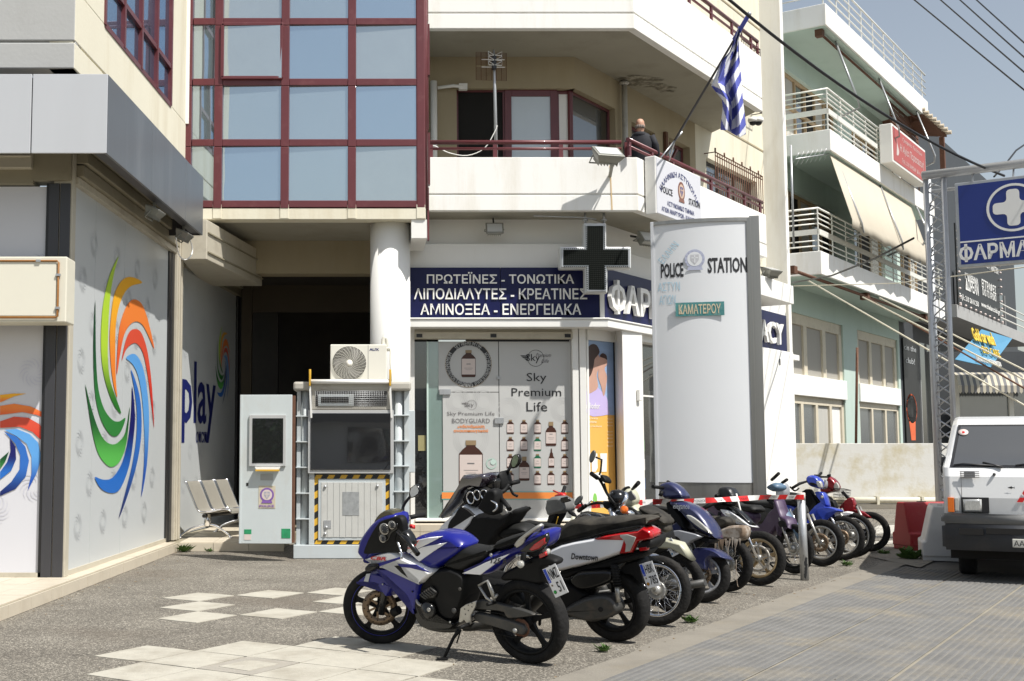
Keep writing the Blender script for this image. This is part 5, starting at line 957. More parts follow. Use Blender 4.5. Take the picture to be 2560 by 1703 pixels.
for k in range(4): o.box((g0+.04+k*1.1,.5,0),(g0+.1+k*1.1,zpt,.07))
o.build('window_frame',m_gs,DB)
# balcony slab, signboard
s0=PG.hit(CC(1105,430),1.5)[0]; zs_0=PG.hit(CC(1105,432),1.5)[1]; zs_1=PG.hit(CC(1105,362),1.5)[1]
o=MB(PG.M); o.box((s0,zs_0,-.3),(s0+16,zs_1,1.5)); o.build('balcony_slab',m_gs,DB,bev=.01)
b0=PG.hit(CC(1112,165),1.55); b1_=PG.hit(CC(1355,440),1.55)
t=thing('club_signboard',tuple(PG.w(b0[0],zs_1,1.5)),'black signboard with white Greek lettering above the grey slab behind the gantry','sign')
o=MB(PG.M); o.box((b0[0],zs_1,1.45),(b1_[0],zs_1+3.0,1.5)); o.build('board',m_black,t)
for s_,a,b in (('1º ΜΑΘΗΜΑ',(1148,198),(1222,238)),('ΔΩΡΕΑΝ',(1150,235),(1224,290)),('ΕΓΓΡΑΦΕΣ',(1242,235),(1322,290)),('ΟΛΟ ΤΟ ΧΡΟΝΟ',(1245,285),(1323,330)),('Τηλ: 210 2610 250',(1118,318),(1226,362)),('www.thelancclub.gr',(1240,365),(1345,408)),('ΧΟΡΟΣ - ΓΥΜΝΑΣΤΙΚΗ',(1250,120),(1335,185))): 
    z_=PG.hit(CC(*a),1.52); z2_=PG.hit(CC(*b),1.52); w_=z2_[0]-z_[0]; hc={'ΔΩΡΕΑΝ':.45,'ΕΓΓΡΑΦΕΣ':.36,'ΟΛΟ ΤΟ ΧΡΟΝΟ':.28}.get(s_,.26); mid=PG.hit(CC((a[0]+b[0])/2,(a[1]+b[1])/2),1.52)
    text('lettering',s_,PG.M@Mx.Translation((mid[0],mid[1],1.52)),w_,hc,m_print,t,bold=.02)
o=MB(PG.M)
for k in range(10): o.ball((b0[0]+(b1_[0]-b0[0])*k/9,zs_1+.05,1.56),.05,8); o.ball((b1_[0],zs_1+.3*k,1.56),.05,8); o.ball((b0[0],zs_1+.3*k,1.56),.05,8)
tag(o.build('bulb',m_lab,t),kind='stuff')
o=MB(PG.M)
for q in (.3,.6,.9): o.tube([(b1_[0]+.1,zs_1+q,1.4),(b1_[0]+9,zs_1+q,1.4)],.03,6)
o.build('railing_bar',m_rail,DB)
for k in range(8): o=MB(PG.M); o.box((b1_[0]+.3+k*1.4,zs_1,-.25),(b1_[0]+1.5+k*1.4,zs_1+2.4,-.2)); o.build('window_pane',g_dark,DB)
o=MB(PG.M); 
for k in range(9): o.box((b1_[0]+.2+k*1.4,zs_1,-.25),(b1_[0]+.3+k*1.4,zs_1+2.4,-.15))
o.build('window_frame',m_gs,DB)
YA=32.5; AF=Fr((0,YA),(1,0)); g=thing('striped_awning',tuple(aty(*CC(1240,850),YA-1)),'grey and cream striped awning over the shop front behind the van','awning')
xa_,xb_=aty(*CC(1000,800),YA).x,aty(*CC(1560,800),YA).x; zt_=aty(*CC(1200,742),YA).z; zb_=aty(*CC(1200,815),YA-1.1).z; zv=aty(*CC(1200,850),YA-1.1).z; m_s1=mat('awning_cream',(.46,.42,.33),.85,var=.05); m_s2=mat('awning_grey',(.15,.15,.15),.85,var=.05)
o=MB(); n=34
for k in range(n):
    xx=xa_+(xb_-xa_)*k/n; x2=xa_+(xb_-xa_)*(k+1)/n; o.k=k%2; o.add([(xx+.4,YA,zt_),(x2+.4,YA,zt_),(x2+.2,YA-.6,zt_-.12),(xx+.2,YA-.6,zt_-.12),(x2,YA-1.1,zb_),(xx,YA-1.1,zb_),(x2,YA-1.1,zv),((xx+x2)/2,YA-1.1,zv-.05),(xx,YA-1.1,zv)],[(0,1,2,3),(3,2,4,5),(5,4,6,7,8)])
ob=o.build('cloth',[m_s1,m_s2],g); q=ob.modifiers.new('s','SOLIDIFY'); q.thickness=.01
o=MB(); zz0=aty(*CC(1200,1110),YA).z
for k in range(5): o.box((xa_+.5+k*1.45,YA-.02,.9),(xa_+1.88+k*1.45,YA+.02,zv+.5))
tag(o.build('shop_front_glass',g_grey,DB),kind='stuff')
o=MB(); 
for k in range(6): o.box((xa_+.38+k*1.45,YA-.08,.3),(xa_+.5+k*1.45,YA+.06,zv+.5))
o.box((xa_,YA-.1,0),(xb_,YA+.1,.9)); o.build('shop_front_frame',m_rail,DB)
o=MB(); o.box((xa_,YA+.5,0),(xb_+6,YA+.7,zt_+.6)); o.build('shop_interior',m_dk,DB)
# blue banner
P=[aty(*CC(1092,668),30.5),aty(*CC(1240,500),31.5),aty(*CC(1412,552),31.8),aty(*CC(1292,712),30.8)]; t=thing('car_wash_banner',tuple(P[0]),'tilted light blue banner with yellow lettering hanging under the grey slab','banner')
m_bb=mat('banner_blue',(.06,.22,.36),.6,var=.1); o=MB(); nn=(P[1]-P[0]).cross(P[3]-P[0]).normalized()*.02; o.add([p for p in P]+[p+nn for p in P],[(0,1,2,3),(4,5,6,7),(0,1,5,4),(1,2,6,5),(2,3,7,6),(3,0,4,7)]); o.build('sheet',m_bb,t)
dx=((P[3]-P[0])+(P[2]-P[1])).normalized(); n_=dx.cross((P[1]-P[0])).normalized(); dy=n_.cross(dx); cb=(P[0]+P[1]+P[2]+P[3])/4-n_*0+V((0,-.06,0)); Mb=Mx(((dx.x,dy.x,n_.x,cb.x),(dx.y,dy.y,n_.y,cb.y),(dx.z,dy.z,n_.z,cb.z),(0,0,0,1)))
m_yel=mat('banner_yellow',(.65,.45,.04),.6); lw=(P[3]-P[0]).length
text('lettering','Gold car wash',Mb@Mx.Translation((0,.35,0)),lw*.62,.42,m_yel,t,ext=.03,bold=.03); text('lettering','BIO CARE',Mb@Mx.Translation((0.1,-.1,0)),lw*.5,.22,m_yel,t,ext=.03); text('lettering','ΠΛΥΝΤΗΡΙΟ ΑΥΤΟΚΙΝΗΤΩΝ',Mb@Mx.Translation((-.1,-.45,0)),lw*.7,.14,m_print,t,ext=.03)
# ---------------- gantry with hanging pharmacy sign ----------------
YG=20.0; gl=aty(2330,860,YG); GT=thing('gantry',(gl.x,YG,0),'galvanised lattice gantry carrying the hanging navy pharmacy sign','gantry'); m_gal=mat('gantry_paint',(.50,.51,.52),.4,.45,var=.06,vs=4,dirt=.25,dcol=(.3,.27,.22),ds=5)
GR=aty(2370,860,YG-.1); zG=aty(*CB(985,1045),YG).z
chord=[V((gl.x,YG,0)),V((GR.x,YG-.18,0)),V((gl.x+.15,YG+.22,0))]
for c_ in chord: o=MB(); o.tube([c_,c_+Z*zG],.043,12); o.build('chord',m_gal,GT)
for a,b in ((0,1),(1,2),(0,2)):
    o=MB(); k=0; z=.1; st_=.19
    while z<zG-.2: p,q=(chord[a],chord[b]) if k%2==0 else (chord[b],chord[a]); o.tube([p+Z*z,q+Z*(z+st_)],.013,5); z+=st_; k+=1
    tag(o.build('lattice',m_gal,GT),kind='stuff')
Dv=V((.8,-.6,0)); o=MB(); o.tube([V((gl.x-.05,YG,zG)),V((gl.x,YG,zG))+Dv*6],.075,14); o.tube([V((gl.x+.2,YG+.2,zG-.22)),V((gl.x+.2,YG+.2,zG-.22))+Dv*6],.03,8); o.build('top_beam',m_gal,GT)
o=MB(); e=V((gl.x,YG,0))+Dv*6; o.tube([e,e+Z*zG],.05,10); o.build('far_leg',m_gal,GT)
sg=aty(*CB(1155,1090),YG-.45); SG=Fr((sg.x,sg.y),(.8,-.6)); z1_=SG.hit(CB(1155,1090))[1]; z0_=SG.hit(CC(1103,158))[1]; cc_=SG.hit(CB(1505,1232)); W_=2*cc_[0]; t=thing('hanging_pharmacy_sign',(sg.x,sg.y,z0_),'navy pharmacy sign with a white cross in a ring hanging from the gantry','sign')
o=MB(SG.M); o.box((0,z0_,-.18),(W_,z1_,0)); o.build('case',m_steel,t,bev=.01); o=MB(SG.M); o.box((.05,z0_+.05,.0),(W_-.05,z1_-.05,.008)); o.build('face',mat('hanging_sign_blue',(.014,.032,.20),.3,var=.03),t)  # face in a plain blue, brighter than the navy boards
rr=SG.hit(CB(1345,1232))[0]; rr=cc_[0]-rr; Mc=SG.M@Mx.Translation((cc_[0],cc_[1],.01)); o=MB(Mc); o.lathe([(rr,0),(rr,.004),(rr*.9,.004),(rr*.9,0)],48,sm=False,loop=True); o.build('ring',m_print,t)
q=rr*.76; w_=rr*.24; cross=[(-w_,q),(w_,q),(w_,w_),(q,w_),(q,-w_),(w_,-w_),(w_,-q),(-w_,-q),(-w_,-w_),(-q,-w_),(-q,w_),(-w_,w_)]; o=MB(Mc); o.prism(rnd(cross,.18),0,.004); o.build('cross',m_print,t)
zl_=SG.hit(CB(1165,1443))[1]; o=MB(SG.M); o.box((.05,zl_-.012,.008),(W_-.05,zl_+.012,.012)); o.build('line',m_print,t)
th_=SG.hit(CB(1180,1480))[0]; text('lettering','ΦΑΡΜΑΚΕΙΟ',SG.M@Mx.Translation((W_/2,(zl_+z0_+.05)/2-.0,.01)),W_-2*th_,(zl_-z0_-.05)*.72,m_print,t,bold=.03)
o=MB(SG.M); 
for x in (.25,W_*.5,W_-.3): o.tube([(x,z1_,-.1),(x,zG-.05,-.2)],.015,5)
o.build('hook',m_steel,t)
# ---------------- overhead wires ----------------
def wire(name,P,r,label,mt=m_cable,sag=.0,group=None,ext=None):
    a,b=V(P[0]),V(P[-1])
    if ext: a,b=a-(b-a)*ext[0],b+(b-a)*ext[1]
    L=[a.lerp(b,k/14)-Z*sag*4*(k/14)*(1-k/14) for k in range(15)] if len(P)==2 else [V(p) for p in P]; o=MB(); o.tube(L,r,5); tag(o.build(name,mt),label,'cable',group)
wire('overhead_cable',(aty(1800,-20,15),aty(*CB(1450,1045),19.8)),.022,'thick black cable crossing in front of the flag and the green balconies',sag=.25)
for k,(a,b) in enumerate((((925,-5),(1568,515)),((1080,-5),(1568,415)),((1195,-5),(1568,330)),((1290,-8),(1568,245)))): wire('overhead_wire',(aty(*CB(*a),24),aty(CB(*b)[0]+60,CB(*b)[1]+50,20)),.015,'thin wire in the sky, '+['lowest','second lowest','second highest','highest'][k]+' of the four at the top right',sag=.05,group='wires in the sky',ext=(1,1.5))
wire('overhead_wire',(aty(*CB(1390,1050),19.9),aty(*CB(1468,962),20.5),aty(*CB(1520,895),21),aty(*CB(1600,840),22)),.016,'short black wire curving up to the right from the gantry top')
wire('overhead_wire',(aty(*CC(180,240),29),aty(*CC(400,200),26),aty(*CC(640,105),23),aty(*CC(860,-10),20.2)),.02,'black wire rising from the lowest green balcony to the gantry post')
wire('overhead_wire',(aty(*CC(190,258),29),aty(*CC(760,243),24),aty(*CC(1200,190),20.5),aty(*CC(1500,150),19.5)),.010,'thin pale wire crossing behind the lattice post',mt=m_pvc)
# ---------------- guard booth ----------------
YK=16.87; KF=Fr((0,YK),(1,0)); kx=aty(*C5(750,1445),YK); BT=thing('guard_booth',(kx.x,YK+.7,0),'pale blue grey steel guard booth with a dark window and hazard striped panel','booth')
m_bt=mat('booth_paint',(.47,.51,.52),.45,var=.03,vs=2,dirt=.55,dcol=(.40,.36,.28),ds=2.5,st=(1,1,.3),ramp=(.5,.8)); m_btr=mat('booth_roof',(.40,.38,.33),.6,var=.05,dirt=.5,ds=3)
def kr(p,q,off,th,name,mt,par=BT,bev=.004,fr=KF,**kw): mb=MB(fr.M); prect(mb,fr,p,q,off,th); return mb.build(name,mt,par,bev=bev,**kw)
bx=rect(KF,C5(420,455),C5(1075,1365)); DP=1.25
o=MB(KF.M); o.box((bx[0]+.06,bx[1],-DP),(bx[2],bx[3],-.10)); o.build('body',m_bt,BT,bev=.01)
kr(C5(405,408),C5(1095,460),.06,DP+.1,'roof',m_btr,bev=.03); q=rect(KF,C5(407,1362),C5(1120,1446)); o=MB(KF.M); o.box((q[0],0,-DP),(q[2],q[3],.05)); o.build('base',m_bt,BT,bev=.008)
for x0_,x1_ in ((427,445),(450,495),(995,1050),(1055,1085)):
    q=rect(KF,C5(x0_,460),C5(x1_,1362)); o=MB(KF.M)
    if x1_-x0_>30: o.lathe([((q[2]-q[0])/2,q[1]),((q[2]-q[0])/2,q[3])],16,Mx.Translation(((q[0]+q[2])/2,0,-.09))@Mx.Rotation(-math.pi/2,4,'X'))
    else: o.box((q[0],q[1],-.12),(q[2],q[3],-.02))
    o.build('corner_flute',m_bt,BT)
for x0_,x1_,ys in ((420,497,(610,760,910,1062,1212)),(993,1084,(605,755,902,1052,1202))):
    for y in ys: kr(C5(x0_,y-4),C5(x1_,y+4),.04,.2,'flange',m_bt)
kr(C5(497,945),C5(527,1362),.02,.15,'front_post',m_bt); kr(C5(970,945),C5(995,1362),.02,.15,'front_post',m_bt)
f=kr(C5(492,575),C5(993,945),.06,.1,'window_frame',mat('anodised_aluminium',(.50,.50,.49),.4,.3,var=.04)); kr(C5(508,592),C5(975,925),.075,.01,'window_pane',g_booth,f)
vb=kr(C5(515,443),C5(978,572),.05,.15,'vent_box',m_btr); kr(C5(537,463),C5(952,550),.058,.004,'vent_opening',m_dark,vb); kr(C5(550,482),C5(758,548),.066,.006,'vent_window',m_bt,vb); kr(C5(568,498),C5(730,532),.072,.004,'vent_slot',m_dark,vb)
o=MB(KF.M); q=rect(KF,C5(537,463),C5(952,550),.08)
for k in range(42): x=q[0]+(q[2]-q[0])*k/41; o.tube([(x,q[1],.08),(x,q[3],.08)],.0018,3)
for k in range(9): z=q[1]+(q[3]-q[1])*k/8; o.tube([(q[0],z,.08),(q[2],z,.08)],.0018,3)
tag(o.build('wire_mesh',m_steel,BT),kind='stuff')
pn=kr(C5(527,952),C5(970,1358),-.01,.1,'lower_panel',m_bt)
def hazard(p,q,vert):
    q_=rect(KF,p,q,.0); o=MB(KF.M); a0,b0,a1,b1=q_; L=(b1-b0) if vert else (a1-a0); w=(a1-a0) if vert else (b1-b0); n=int(L/.085)
    for k in range(n):
        s=k*L/n; e=(k+1)*L/n; o.k=k%2; sk_=w*.6
        c=lambda s_,t_: (a0+t_,b0+min(max(s_,0),L),.0) if vert else (a0+min(max(s_,0),L),b0+t_,.0)
        o.add([c(s,0),c(e,0),c(e+sk_,w),c(s+sk_,w)],[(0,1,2,3)])
        if k==0: o.k=1; o.add([c(0,0),c(sk_,w),c(0,w)],[(0,1,2)])
    o.build('hazard_tape',[m_haz,m_black],BT)
m_haz=mat('hazard_yellow',(.62,.36,.03),.5,var=.08,vs=8)
hazard(C5(527,977),C5(550,1335),True); hazard(C5(945,977),C5(969,1335),True); hazard(C5(527,953),C5(969,976),False); hazard(C5(527,1336),C5(969,1358),False)
f=kr(C5(552,977),C5(945,1336),.015,.03,'door_frame',m_bt); m_pnl=mat('panel_white_grey',(.50,.50,.47),.45,var=.02,dirt=.2,ds=3)
q=rect(KF,C5(568,997),C5(928,1318),.02)
for k in range(10): x=q[0]+(q[2]-q[0])*k/10; o=MB(KF.M); o.box((x+.002,q[1],.012),(x+(q[2]-q[0])/10-.002,q[3],.022+.002*(k%2))); o.build('door_plank',m_pnl,BT,bev=.002)
kr(C5(693,1053),C5(790,1190),.0275,.002,'peeled_sticker',mat('peeled_glue',(.27,.28,.28),.8,var=.25,vs=14),bev=0)
o=MB(KF.M)
for p in ((592,1022),(898,1018),(592,1298),(598,1260)): a=KF.hit(C5(*p),.03); o.ball((a[0],a[1],.03),(.022,.022,.02),8); 
a=KF.hit(C5(605,1245),.03); o.box((a[0]-.05,a[1]-.05,.02),(a[0]+.05,a[1]+.06,.03)); o.build('knob',m_steel,BT)
q=rect(KF,C5(1078,575),C5(1118,940)); o=MB(KF.M); o.box((q[0],q[1],-1.1),(q[2],q[3],-.03)); o.box((bx[2],q[3],-.9),(bx[2]+.03,bx[3],-.06)); o.build('side_cabinet',m_bt,BT,bev=.01)
# barrier pipe laid on the roof
pz=KF.hit(C5(735,408),.1); a,b=KF.hit(C5(503,405),.1)[0],KF.hit(C5(972,405),.1)[0]; t=thing('pipe_guard',((a+b)/2,YK-.1,pz[1]-.05),'white pipe with yellow end plates lying along the booth roof edge','pipe')
o=MB(KF.M); o.tube([(a,pz[1],.1),(b,pz[1],.1)],.032,10); o.build('pipe',m_white2,t)
for x,up in ((a,.17),(b,.17)): o=MB(KF.M); o.blob([(x-.014,pz[1]-.06),(x+.014,pz[1]-.06),(x+.014,pz[1]+up),(x-.014,pz[1]+up)],.06,.14,.005); o.build('end_plate',m_haz,t); o=MB(KF.M); o.bar((x,pz[1]-.05,.1),(x+.02,pz[1]-.5,.07),.025,.025); o.build('stay',m_white2,t)
# open door
YD=16.45; DF=Fr(tuple(aty(*C5(95,900),YD).xy),(1,-.06)); 
q=rect(DF,C5(95,485),C5(393,1357)); DO=part_empty('open_door',BT); o=MB(DF.M); o.box((q[0],q[1],-.05),(q[2],q[3],0)); o.box((q[0],q[1],.0),(q[0]+.03,q[3],.012)); o.build('door_leaf',mat('door_paint_rusty',(.50,.54,.54),.45,var=.03,dirt=.7,dcol=(.42,.40,.35),ds=2,st=(1,1,.5),ramp=(.48,.8)),DO,bev=.006)
kr(C5(393,490),C5(412,1350),-.05,.05,'rusty_jamb',m_rust,DO,fr=DF); kr(C5(148,603),C5(360,903),.03,.03,'window_frame',MATS['anodised_aluminium'],DO,fr=DF); kr(C5(166,622),C5(345,885),.035,.004,'window_pane',g_booth,DO,fr=DF)
q=rect(DF,C5(180,906),C5(330,930),.08); o=MB(DF.M); o.k=0; o.add([(q[0],q[3],0),(q[2],q[3],0),(q[2],q[3],.09),(q[0],q[3],.09),(q[0]+.03,q[1],0),(q[2]-.03,q[1],0),(q[2]-.03,q[1],.09),(q[0]+.03,q[1],.09)],[(0,1,2,3),(4,5,6,7),(2,3,7,6),(0,3,7,4),(1,2,6,5)]); o.k=1; o.box((q[0]+.01,q[1]-.004,.092),(q[2]-.01,q[1]+.02,.097)); o.build('document_tray',[m_white2,m_haz],DO)
kr(C5(213,948),C5(286,985),.006,.006,'tape_residue',mat('tape_residue',(.33,.33,.31),.7),DO,fr=DF,bev=0); m_pur=mat('sticker_purple',(.20,.10,.35),.5)
q=rect(DF,C5(203,1017),C5(300,1150)); MS=DF.M@Mx.Translation(((q[0]+q[2])/2,(q[1]+q[3])/2,.004)); w_,h_=q[2]-q[0],q[3]-q[1]; kr(C5(203,1017),C5(300,1150),.004,.004,'police_sticker',mat('sticker_sand',(.52,.46,.34),.5,var=.15,vs=20),DO,fr=DF,bev=0)
emblem(MS@Mx.Translation((0,h_*.10,0)),w_*.42,DO,[m_pur,m_lab,mat('sticker_grey',(.35,.35,.4),.5)]); text('sticker_lettering','POLICE',MS@Mx.Translation((0,-h_*.39,.004)),w_*.88,h_*.11,m_pur,DO,bold=.03)
kr(C5(336,1268),C5(388,1324),.004,.004,'green_sticker',mat('green_print',(.02,.24,.10),.5,var=.3,vs=14),DO,fr=DF,bev=0); kr(C5(118,1272),C5(160,1300),.004,.004,'green_sticker',MATS['green_print'],DO,fr=DF,bev=0); kr(C5(118,1301),C5(158,1334),.004,.004,'white_notice',m_lab,DO,fr=DF,bev=0)
kr(C5(130,1000),C5(143,1018),.004,.003,'lock_hole',m_dark,DO,fr=DF,bev=0)
# air conditioner
YC=17.15; AC=Fr((0,YC),(1,0)); q=rect(AC,C5(622,190),C5(952,402)); t=thing('air_conditioner',((q[0]+q[2])/2,YC+.15,q[1]),'white air conditioner outdoor unit on the guard booth roof','air conditioner')
m_ac=mat('ac_casing',(.68,.66,.58),.45,var=.015); o=MB(AC.M); o.box((q[0],q[1],-.32),(q[2],q[3],0)); o.build('casing',m_ac,t,bev=.012)
xs_=AC.hit(C5(843,300))[0]; o=MB(AC.M); o.box((xs_-.003,q[1]+.01,.0),(xs_+.003,q[3]-.01,.002)); o.build('seam',m_grayink,t)
c_=AC.hit(C5(733,300)); R_=AC.hit(C5(832,300))[0]-c_[0]; Mf=AC.M@Mx.Translation((c_[0],c_[1],0)); o=MB(Mf); o.lathe([(0,.003),(R_,.003),(R_,.0)],36); o.build('fan_opening',m_dark,t)
for k in range(3):
    o=MB(Mf); A=[];B=[]
    for j in range(7): r=R_*(.2+.72*j/6); an=k*2.094+j*.16; A.append((r*math.cos(an),r*math.sin(an),.005)); B.append((r*math.cos(an+.75-.02*j),r*math.sin(an+.75-.02*j),.012))
    o.add(A+B,[(j,j+1,7+j+1,7+j) for j in range(6)],True); o.build('fan_blade',m_grayink,t)
o=MB(Mf)
for k in range(12): r=R_*(.22+.78*k/11); o.tube([(r*math.cos(j*math.pi/18),r*math.sin(j*math.pi/18),.03-.01*(k/11)) for j in range(36)],.0028,3,loop=True)
for k in range(26): o.tube([(R_*(.2+.8*j/6)*math.cos(k*.2417+.10*j),R_*(.2+.8*j/6)*math.sin(k*.2417+.10*j),.031-.01*j/6) for j in range(7)],.0022,3)
o.lathe([(0,.036),(R_*.2,.034),(R_*.2,.02)],20); tag(o.build('fan_grille',m_ac,t),kind='stuff')
tfit('maker_lettering','AUX',AC,C5(850,212),C5(907,228),m_nink,t,off=.001,ext=.002,bold=.03)
o=MB(AC.M); o.tube(smooth([(*AC.hit(C5(*p),f),f) for p,f in (((952,215),-.1),((975,220),-.1),((975,300),-.05),((985,400),.0),((980,560),.05))],4,False),.016,6); o.tube(smooth([(*AC.hit(C5(*p),-.2),-.2) for p in ((930,230),(932,165),(945,150),(955,170),(958,230))],4,False),.03,8); o.build('refrigerant_pipe',m_ac,t)
# bench with three chrome seats
q=gnd(*C2(690,1050),.13); BN=thing('waiting_bench',(q.x,q.y,.13),'three seat perforated chrome waiting bench in front of the glass with the word play','bench'); m_seat=mat('seat_metal',(.50,.47,.40),.35,.55,var=.06,vs=9)
bo=V((aty(*C2(728,1050),18.9).x,18.75,.13)); ax_=V((.16,.49,0)); ch=[(-.30,.86),(-.27,.84),(-.17,.60),(-.10,.44),(-.03,.40),(.10,.40),(.28,.44),(.38,.43),(.42,.40)]; ch=smooth(ch,3,False)
for k in range(3):
    b=bo+ax_*k; o=MB()
    A=[b+V((x,0,z)) for x,z in ch]; B=[p+ax_*.90 for p in A]; C2_=[p+V((.012,0,-.022)) for p in A]; D=[p+V((.012,0,-.022)) for p in B]; n=len(A)
    o.add(A+B,[(j,j+1,n+j+1,n+j) for j in range(n-1)],True); o.add(C2_+D,[(j,j+1,n+j+1,n+j) for j in range(n-1)],True); o.build('seat',m_seat,BN)
    [(lambda o,L:(o.tube(L,.014,6),o.build('seat_rim',m_chrome,BN)))(MB(),L) for L in (A,B)]
o=MB(); o.tube([bo+V((0,0,.34)),bo+ax_*3+V((0,0,.34))],.03,8); o.build('beam',m_black,BN)
for k in (.25,2.7):
    b=bo+ax_*k; o=MB(); o.tube(smooth([b+V(p) for p in ((-.42,0,.02),(-.25,0,.13),(0,0,.20),(.15,0,.17),(.36,0,.02))],4,False),[.018]*3+[.026]*10+[.018]*4,8); o.tube([b+V((0,0,.18)),b+V((0,0,.36))],.05,10); o.lathe([(.04,0),(.04,.015)],12,Mx.Translation(b+V((-.42,0,0)))); o.lathe([(.04,0),(.04,.015)],12,Mx.Translation(b+V((.36,0,0)))); o.build('leg',m_chrome,BN)
# ---------------- totem ----------------
Lt=V((3.94,16.86,0)); Rt=V((5.20,16.50,0)); tl_=Lt; d_=(Rt-Lt); w_=d_.length; TF=Fr((Lt.x,Lt.y),(d_.x,d_.y)); HT=4.68; TTM=thing('police_totem',((Lt.x+Rt.x)/2,16.8,0),'tall curved white totem sign with POLICE STATION lettering and stainless steel edge','sign')
m_ss=mat('brushed_stainless',(.36,.345,.32),.32,.85,var=.12,vs=2,st=(6,6,.15),rv=.08); m_tw=mat('totem_white_sheet',(.69,.70,.71),.35,var=.01)
NN=20; bul=.10; cv=lambda s:bul*(1-(2*s-1)**2)
def curved(z0,z1,off,th,s0=0,s1=1,n=NN):
    mb=MB(TF.M); R=[]
    for k in range(n+1): s=s0+(s1-s0)*k/n; z=cv(s)+off; R.append([(s*w_,z0,z-th),(s*w_,z1,z-th),(s*w_,z1,z),(s*w_,z0,z)])
    mb.rings(R,sm=False); mb.rings([[(r[2][0],z0,r[2][2]+.0012),(r[2][0],z1,r[2][2]+.0012)] for r in R],sm=True,closed=False); return mb
zbt=TF.hit((1800,1207),bul)[1]; ztp=HT-.05
ob=curved(zbt,ztp,0,.02,.02,.985).build('sign_face',m_tw,TTM); 
curved(.0,zbt-.006,-.012,.02,.02,.985).build('base_cladding',m_ss,TTM); curved(ztp,HT,.02,.5).build('top_cap',m_ss,TTM)
o=MB(TF.M); o.box((-.02,0,-.5),(.025,HT,.03)); o.build('edge_profile',m_alu,TTM,bev=.005)
o=MB(TF.M); 
for k,(a,b,c_) in enumerate(((.0,.02,.0),(-.16,-.02,-.02),(-.34,-.18,0),(-.52,-.36,-.02))): o.box((w_-.0,0,a-.0 if k==0 else a),(w_+.13+c_,HT+.02,b))
o.box((w_-.04,0,-.5),(w_+.02,HT,.03)); o.build('steel_edge',m_ss,TTM,bev=.004)
o=MB(TF.M); o.box((.0,0,-.52),(w_,HT-.02,-.1)); o.build('core',m_ss,TTM)
def bend(o):
    iv=TF.I@WMX[TTM.name]; fw=iv.inverted()
    for v in o.data.vertices: q=iv@v.co; q.z=cv(q.x/w_)+.005; v.co=fw@q
    return o
def tw(name,s_,p,q,mt,h=None,**kw):
    mid=TF.hit(((p[0]+q[0])/2,(p[1]+q[1])/2),cv(.5)*.9); a=TF.hit((p[0],p[1]),cv(.5)*.7)[0]; b=TF.hit((q[0],q[1]),cv(.5)*.7)[0]; s=((a+b)/2)/w_; sl=-8*bul*(s-.5)/w_/2
    hh=h or abs(TF.hit((p[0],q[1]),.1)[1]-TF.hit((p[0],p[1]),.1)[1]); return bend(text(name,s_,TF.M@Mx.Translation(((a+b)/2,mid[1],0)),b-a,hh,mt,TTM,**kw))
tw('lettering','POLICE',CD(101,316),CD(214,372),m_ink,h=.205,bold=.03); tw('lettering','STATION',CD(331,292),CD(526,345),m_ink,h=.215,bold=.03)
o=MB(); 
def tmat(px,py): 
    h=TF.hit(CD(px,py),cv(.4)); s=h[0]/w_; h=TF.hit(CD(px,py),cv(s)); sl=-8*bul*(s-.5)/w_/2; return TF.M@Mx.Translation((h[0],h[1],cv(h[0]/w_)+.006))@Mx.Rotation(-math.atan(sl),4,'Y')
M_=tmat(268,290); emblem(M_,.135,TTM,[mat('pale_emblem_blue',(.42,.44,.55),.5),m_tw,mat('pale_emblem_grey',(.5,.5,.52),.5)])
M_=tmat(293,535); o=MB(M_); o.box((-.325,-.095,0),(.325,.095,.006)); o.build('district_plate',mat('teal_plate',(.06,.22,.22),.5,var=.2,vs=12,dirt=.4,dcol=(.4,.4,.3),ds=9),TTM); text('lettering','ΚΑΜΑΤΕΡΟΥ',M_@Mx.Translation((0,0,.008)),.56,.135,mat('plate_cream',(.60,.52,.36),.5),TTM,bold=.015)
m_ghost=mat('ghost_blue_print',(.42,.60,.70),.5,var=.1)
bend(text('faded_lettering','ΕΛΛΗΝ',tmat(140,258)@Mx.Rotation(.85,4,'Z'),.34,.10,m_ghost,TTM,ext=.001)); bend(text('faded_lettering','ΑΣΤΥΝ',tmat(142,425),.30,.12,m_ghost,TTM,ext=.001)); bend(text('faded_lettering','ΑΓΙΩΝ',tmat(135,490),.22,.13,m_ghost,TTM,ext=.001))
# ---------------- bollard, tape, barriers ----------------
b=gnd(2012,1450); t=thing('bollard',(b.x,b.y,0),'grey galvanised steel bollard with a white cap at the pavement edge','bollard'); zb=aty(2006,1237,b.y).z
o=MB(Mx.Translation(b)@Mx.Rotation(math.radians(-.8),4,'Y')); o.lathe([(.047,0),(.045,zb-.06)],20); o.build('post',m_steel,t); o=MB(Mx.Translation(b)@Mx.Rotation(math.radians(-.8),4,'Y')); o.lathe([(.048,zb-.06),(.047,zb+.02),(.04,zb+.025),(0,zb+.025)],20); o.build('cap',mat('scuffed_cap',(.6,.55,.5),.5,var=.1,dirt=.6,dcol=(.4,.1,.05),ds=12),t)
o=MB(Mx.Translation(b)); rr=random.Random(5)
for k in range(7): a=-1.9+rr.uniform(-.5,.5); z=.03+k*.035; o.add([(.0485*math.cos(a+x)*1.01,.0485*math.sin(a+x)*1.01,z+y) for x,y in ((-.25,0),(.2,-.02),(.35,.05),(0,.06),(-.3,.04))],[(0,1,2,3,4)])
o.build('paint_flake',m_black,t)
TP=[((2010,1243),b.y-.06),((1925,1242),13.5),((1847,1245),13.1),((1790,1250),12.9),((1709,1253),12.9),((1655,1252),12.6),((1580,1258),12.4),((1500,1262),12.5),((1440,1264),12.5),((1400,1256),12.5)]
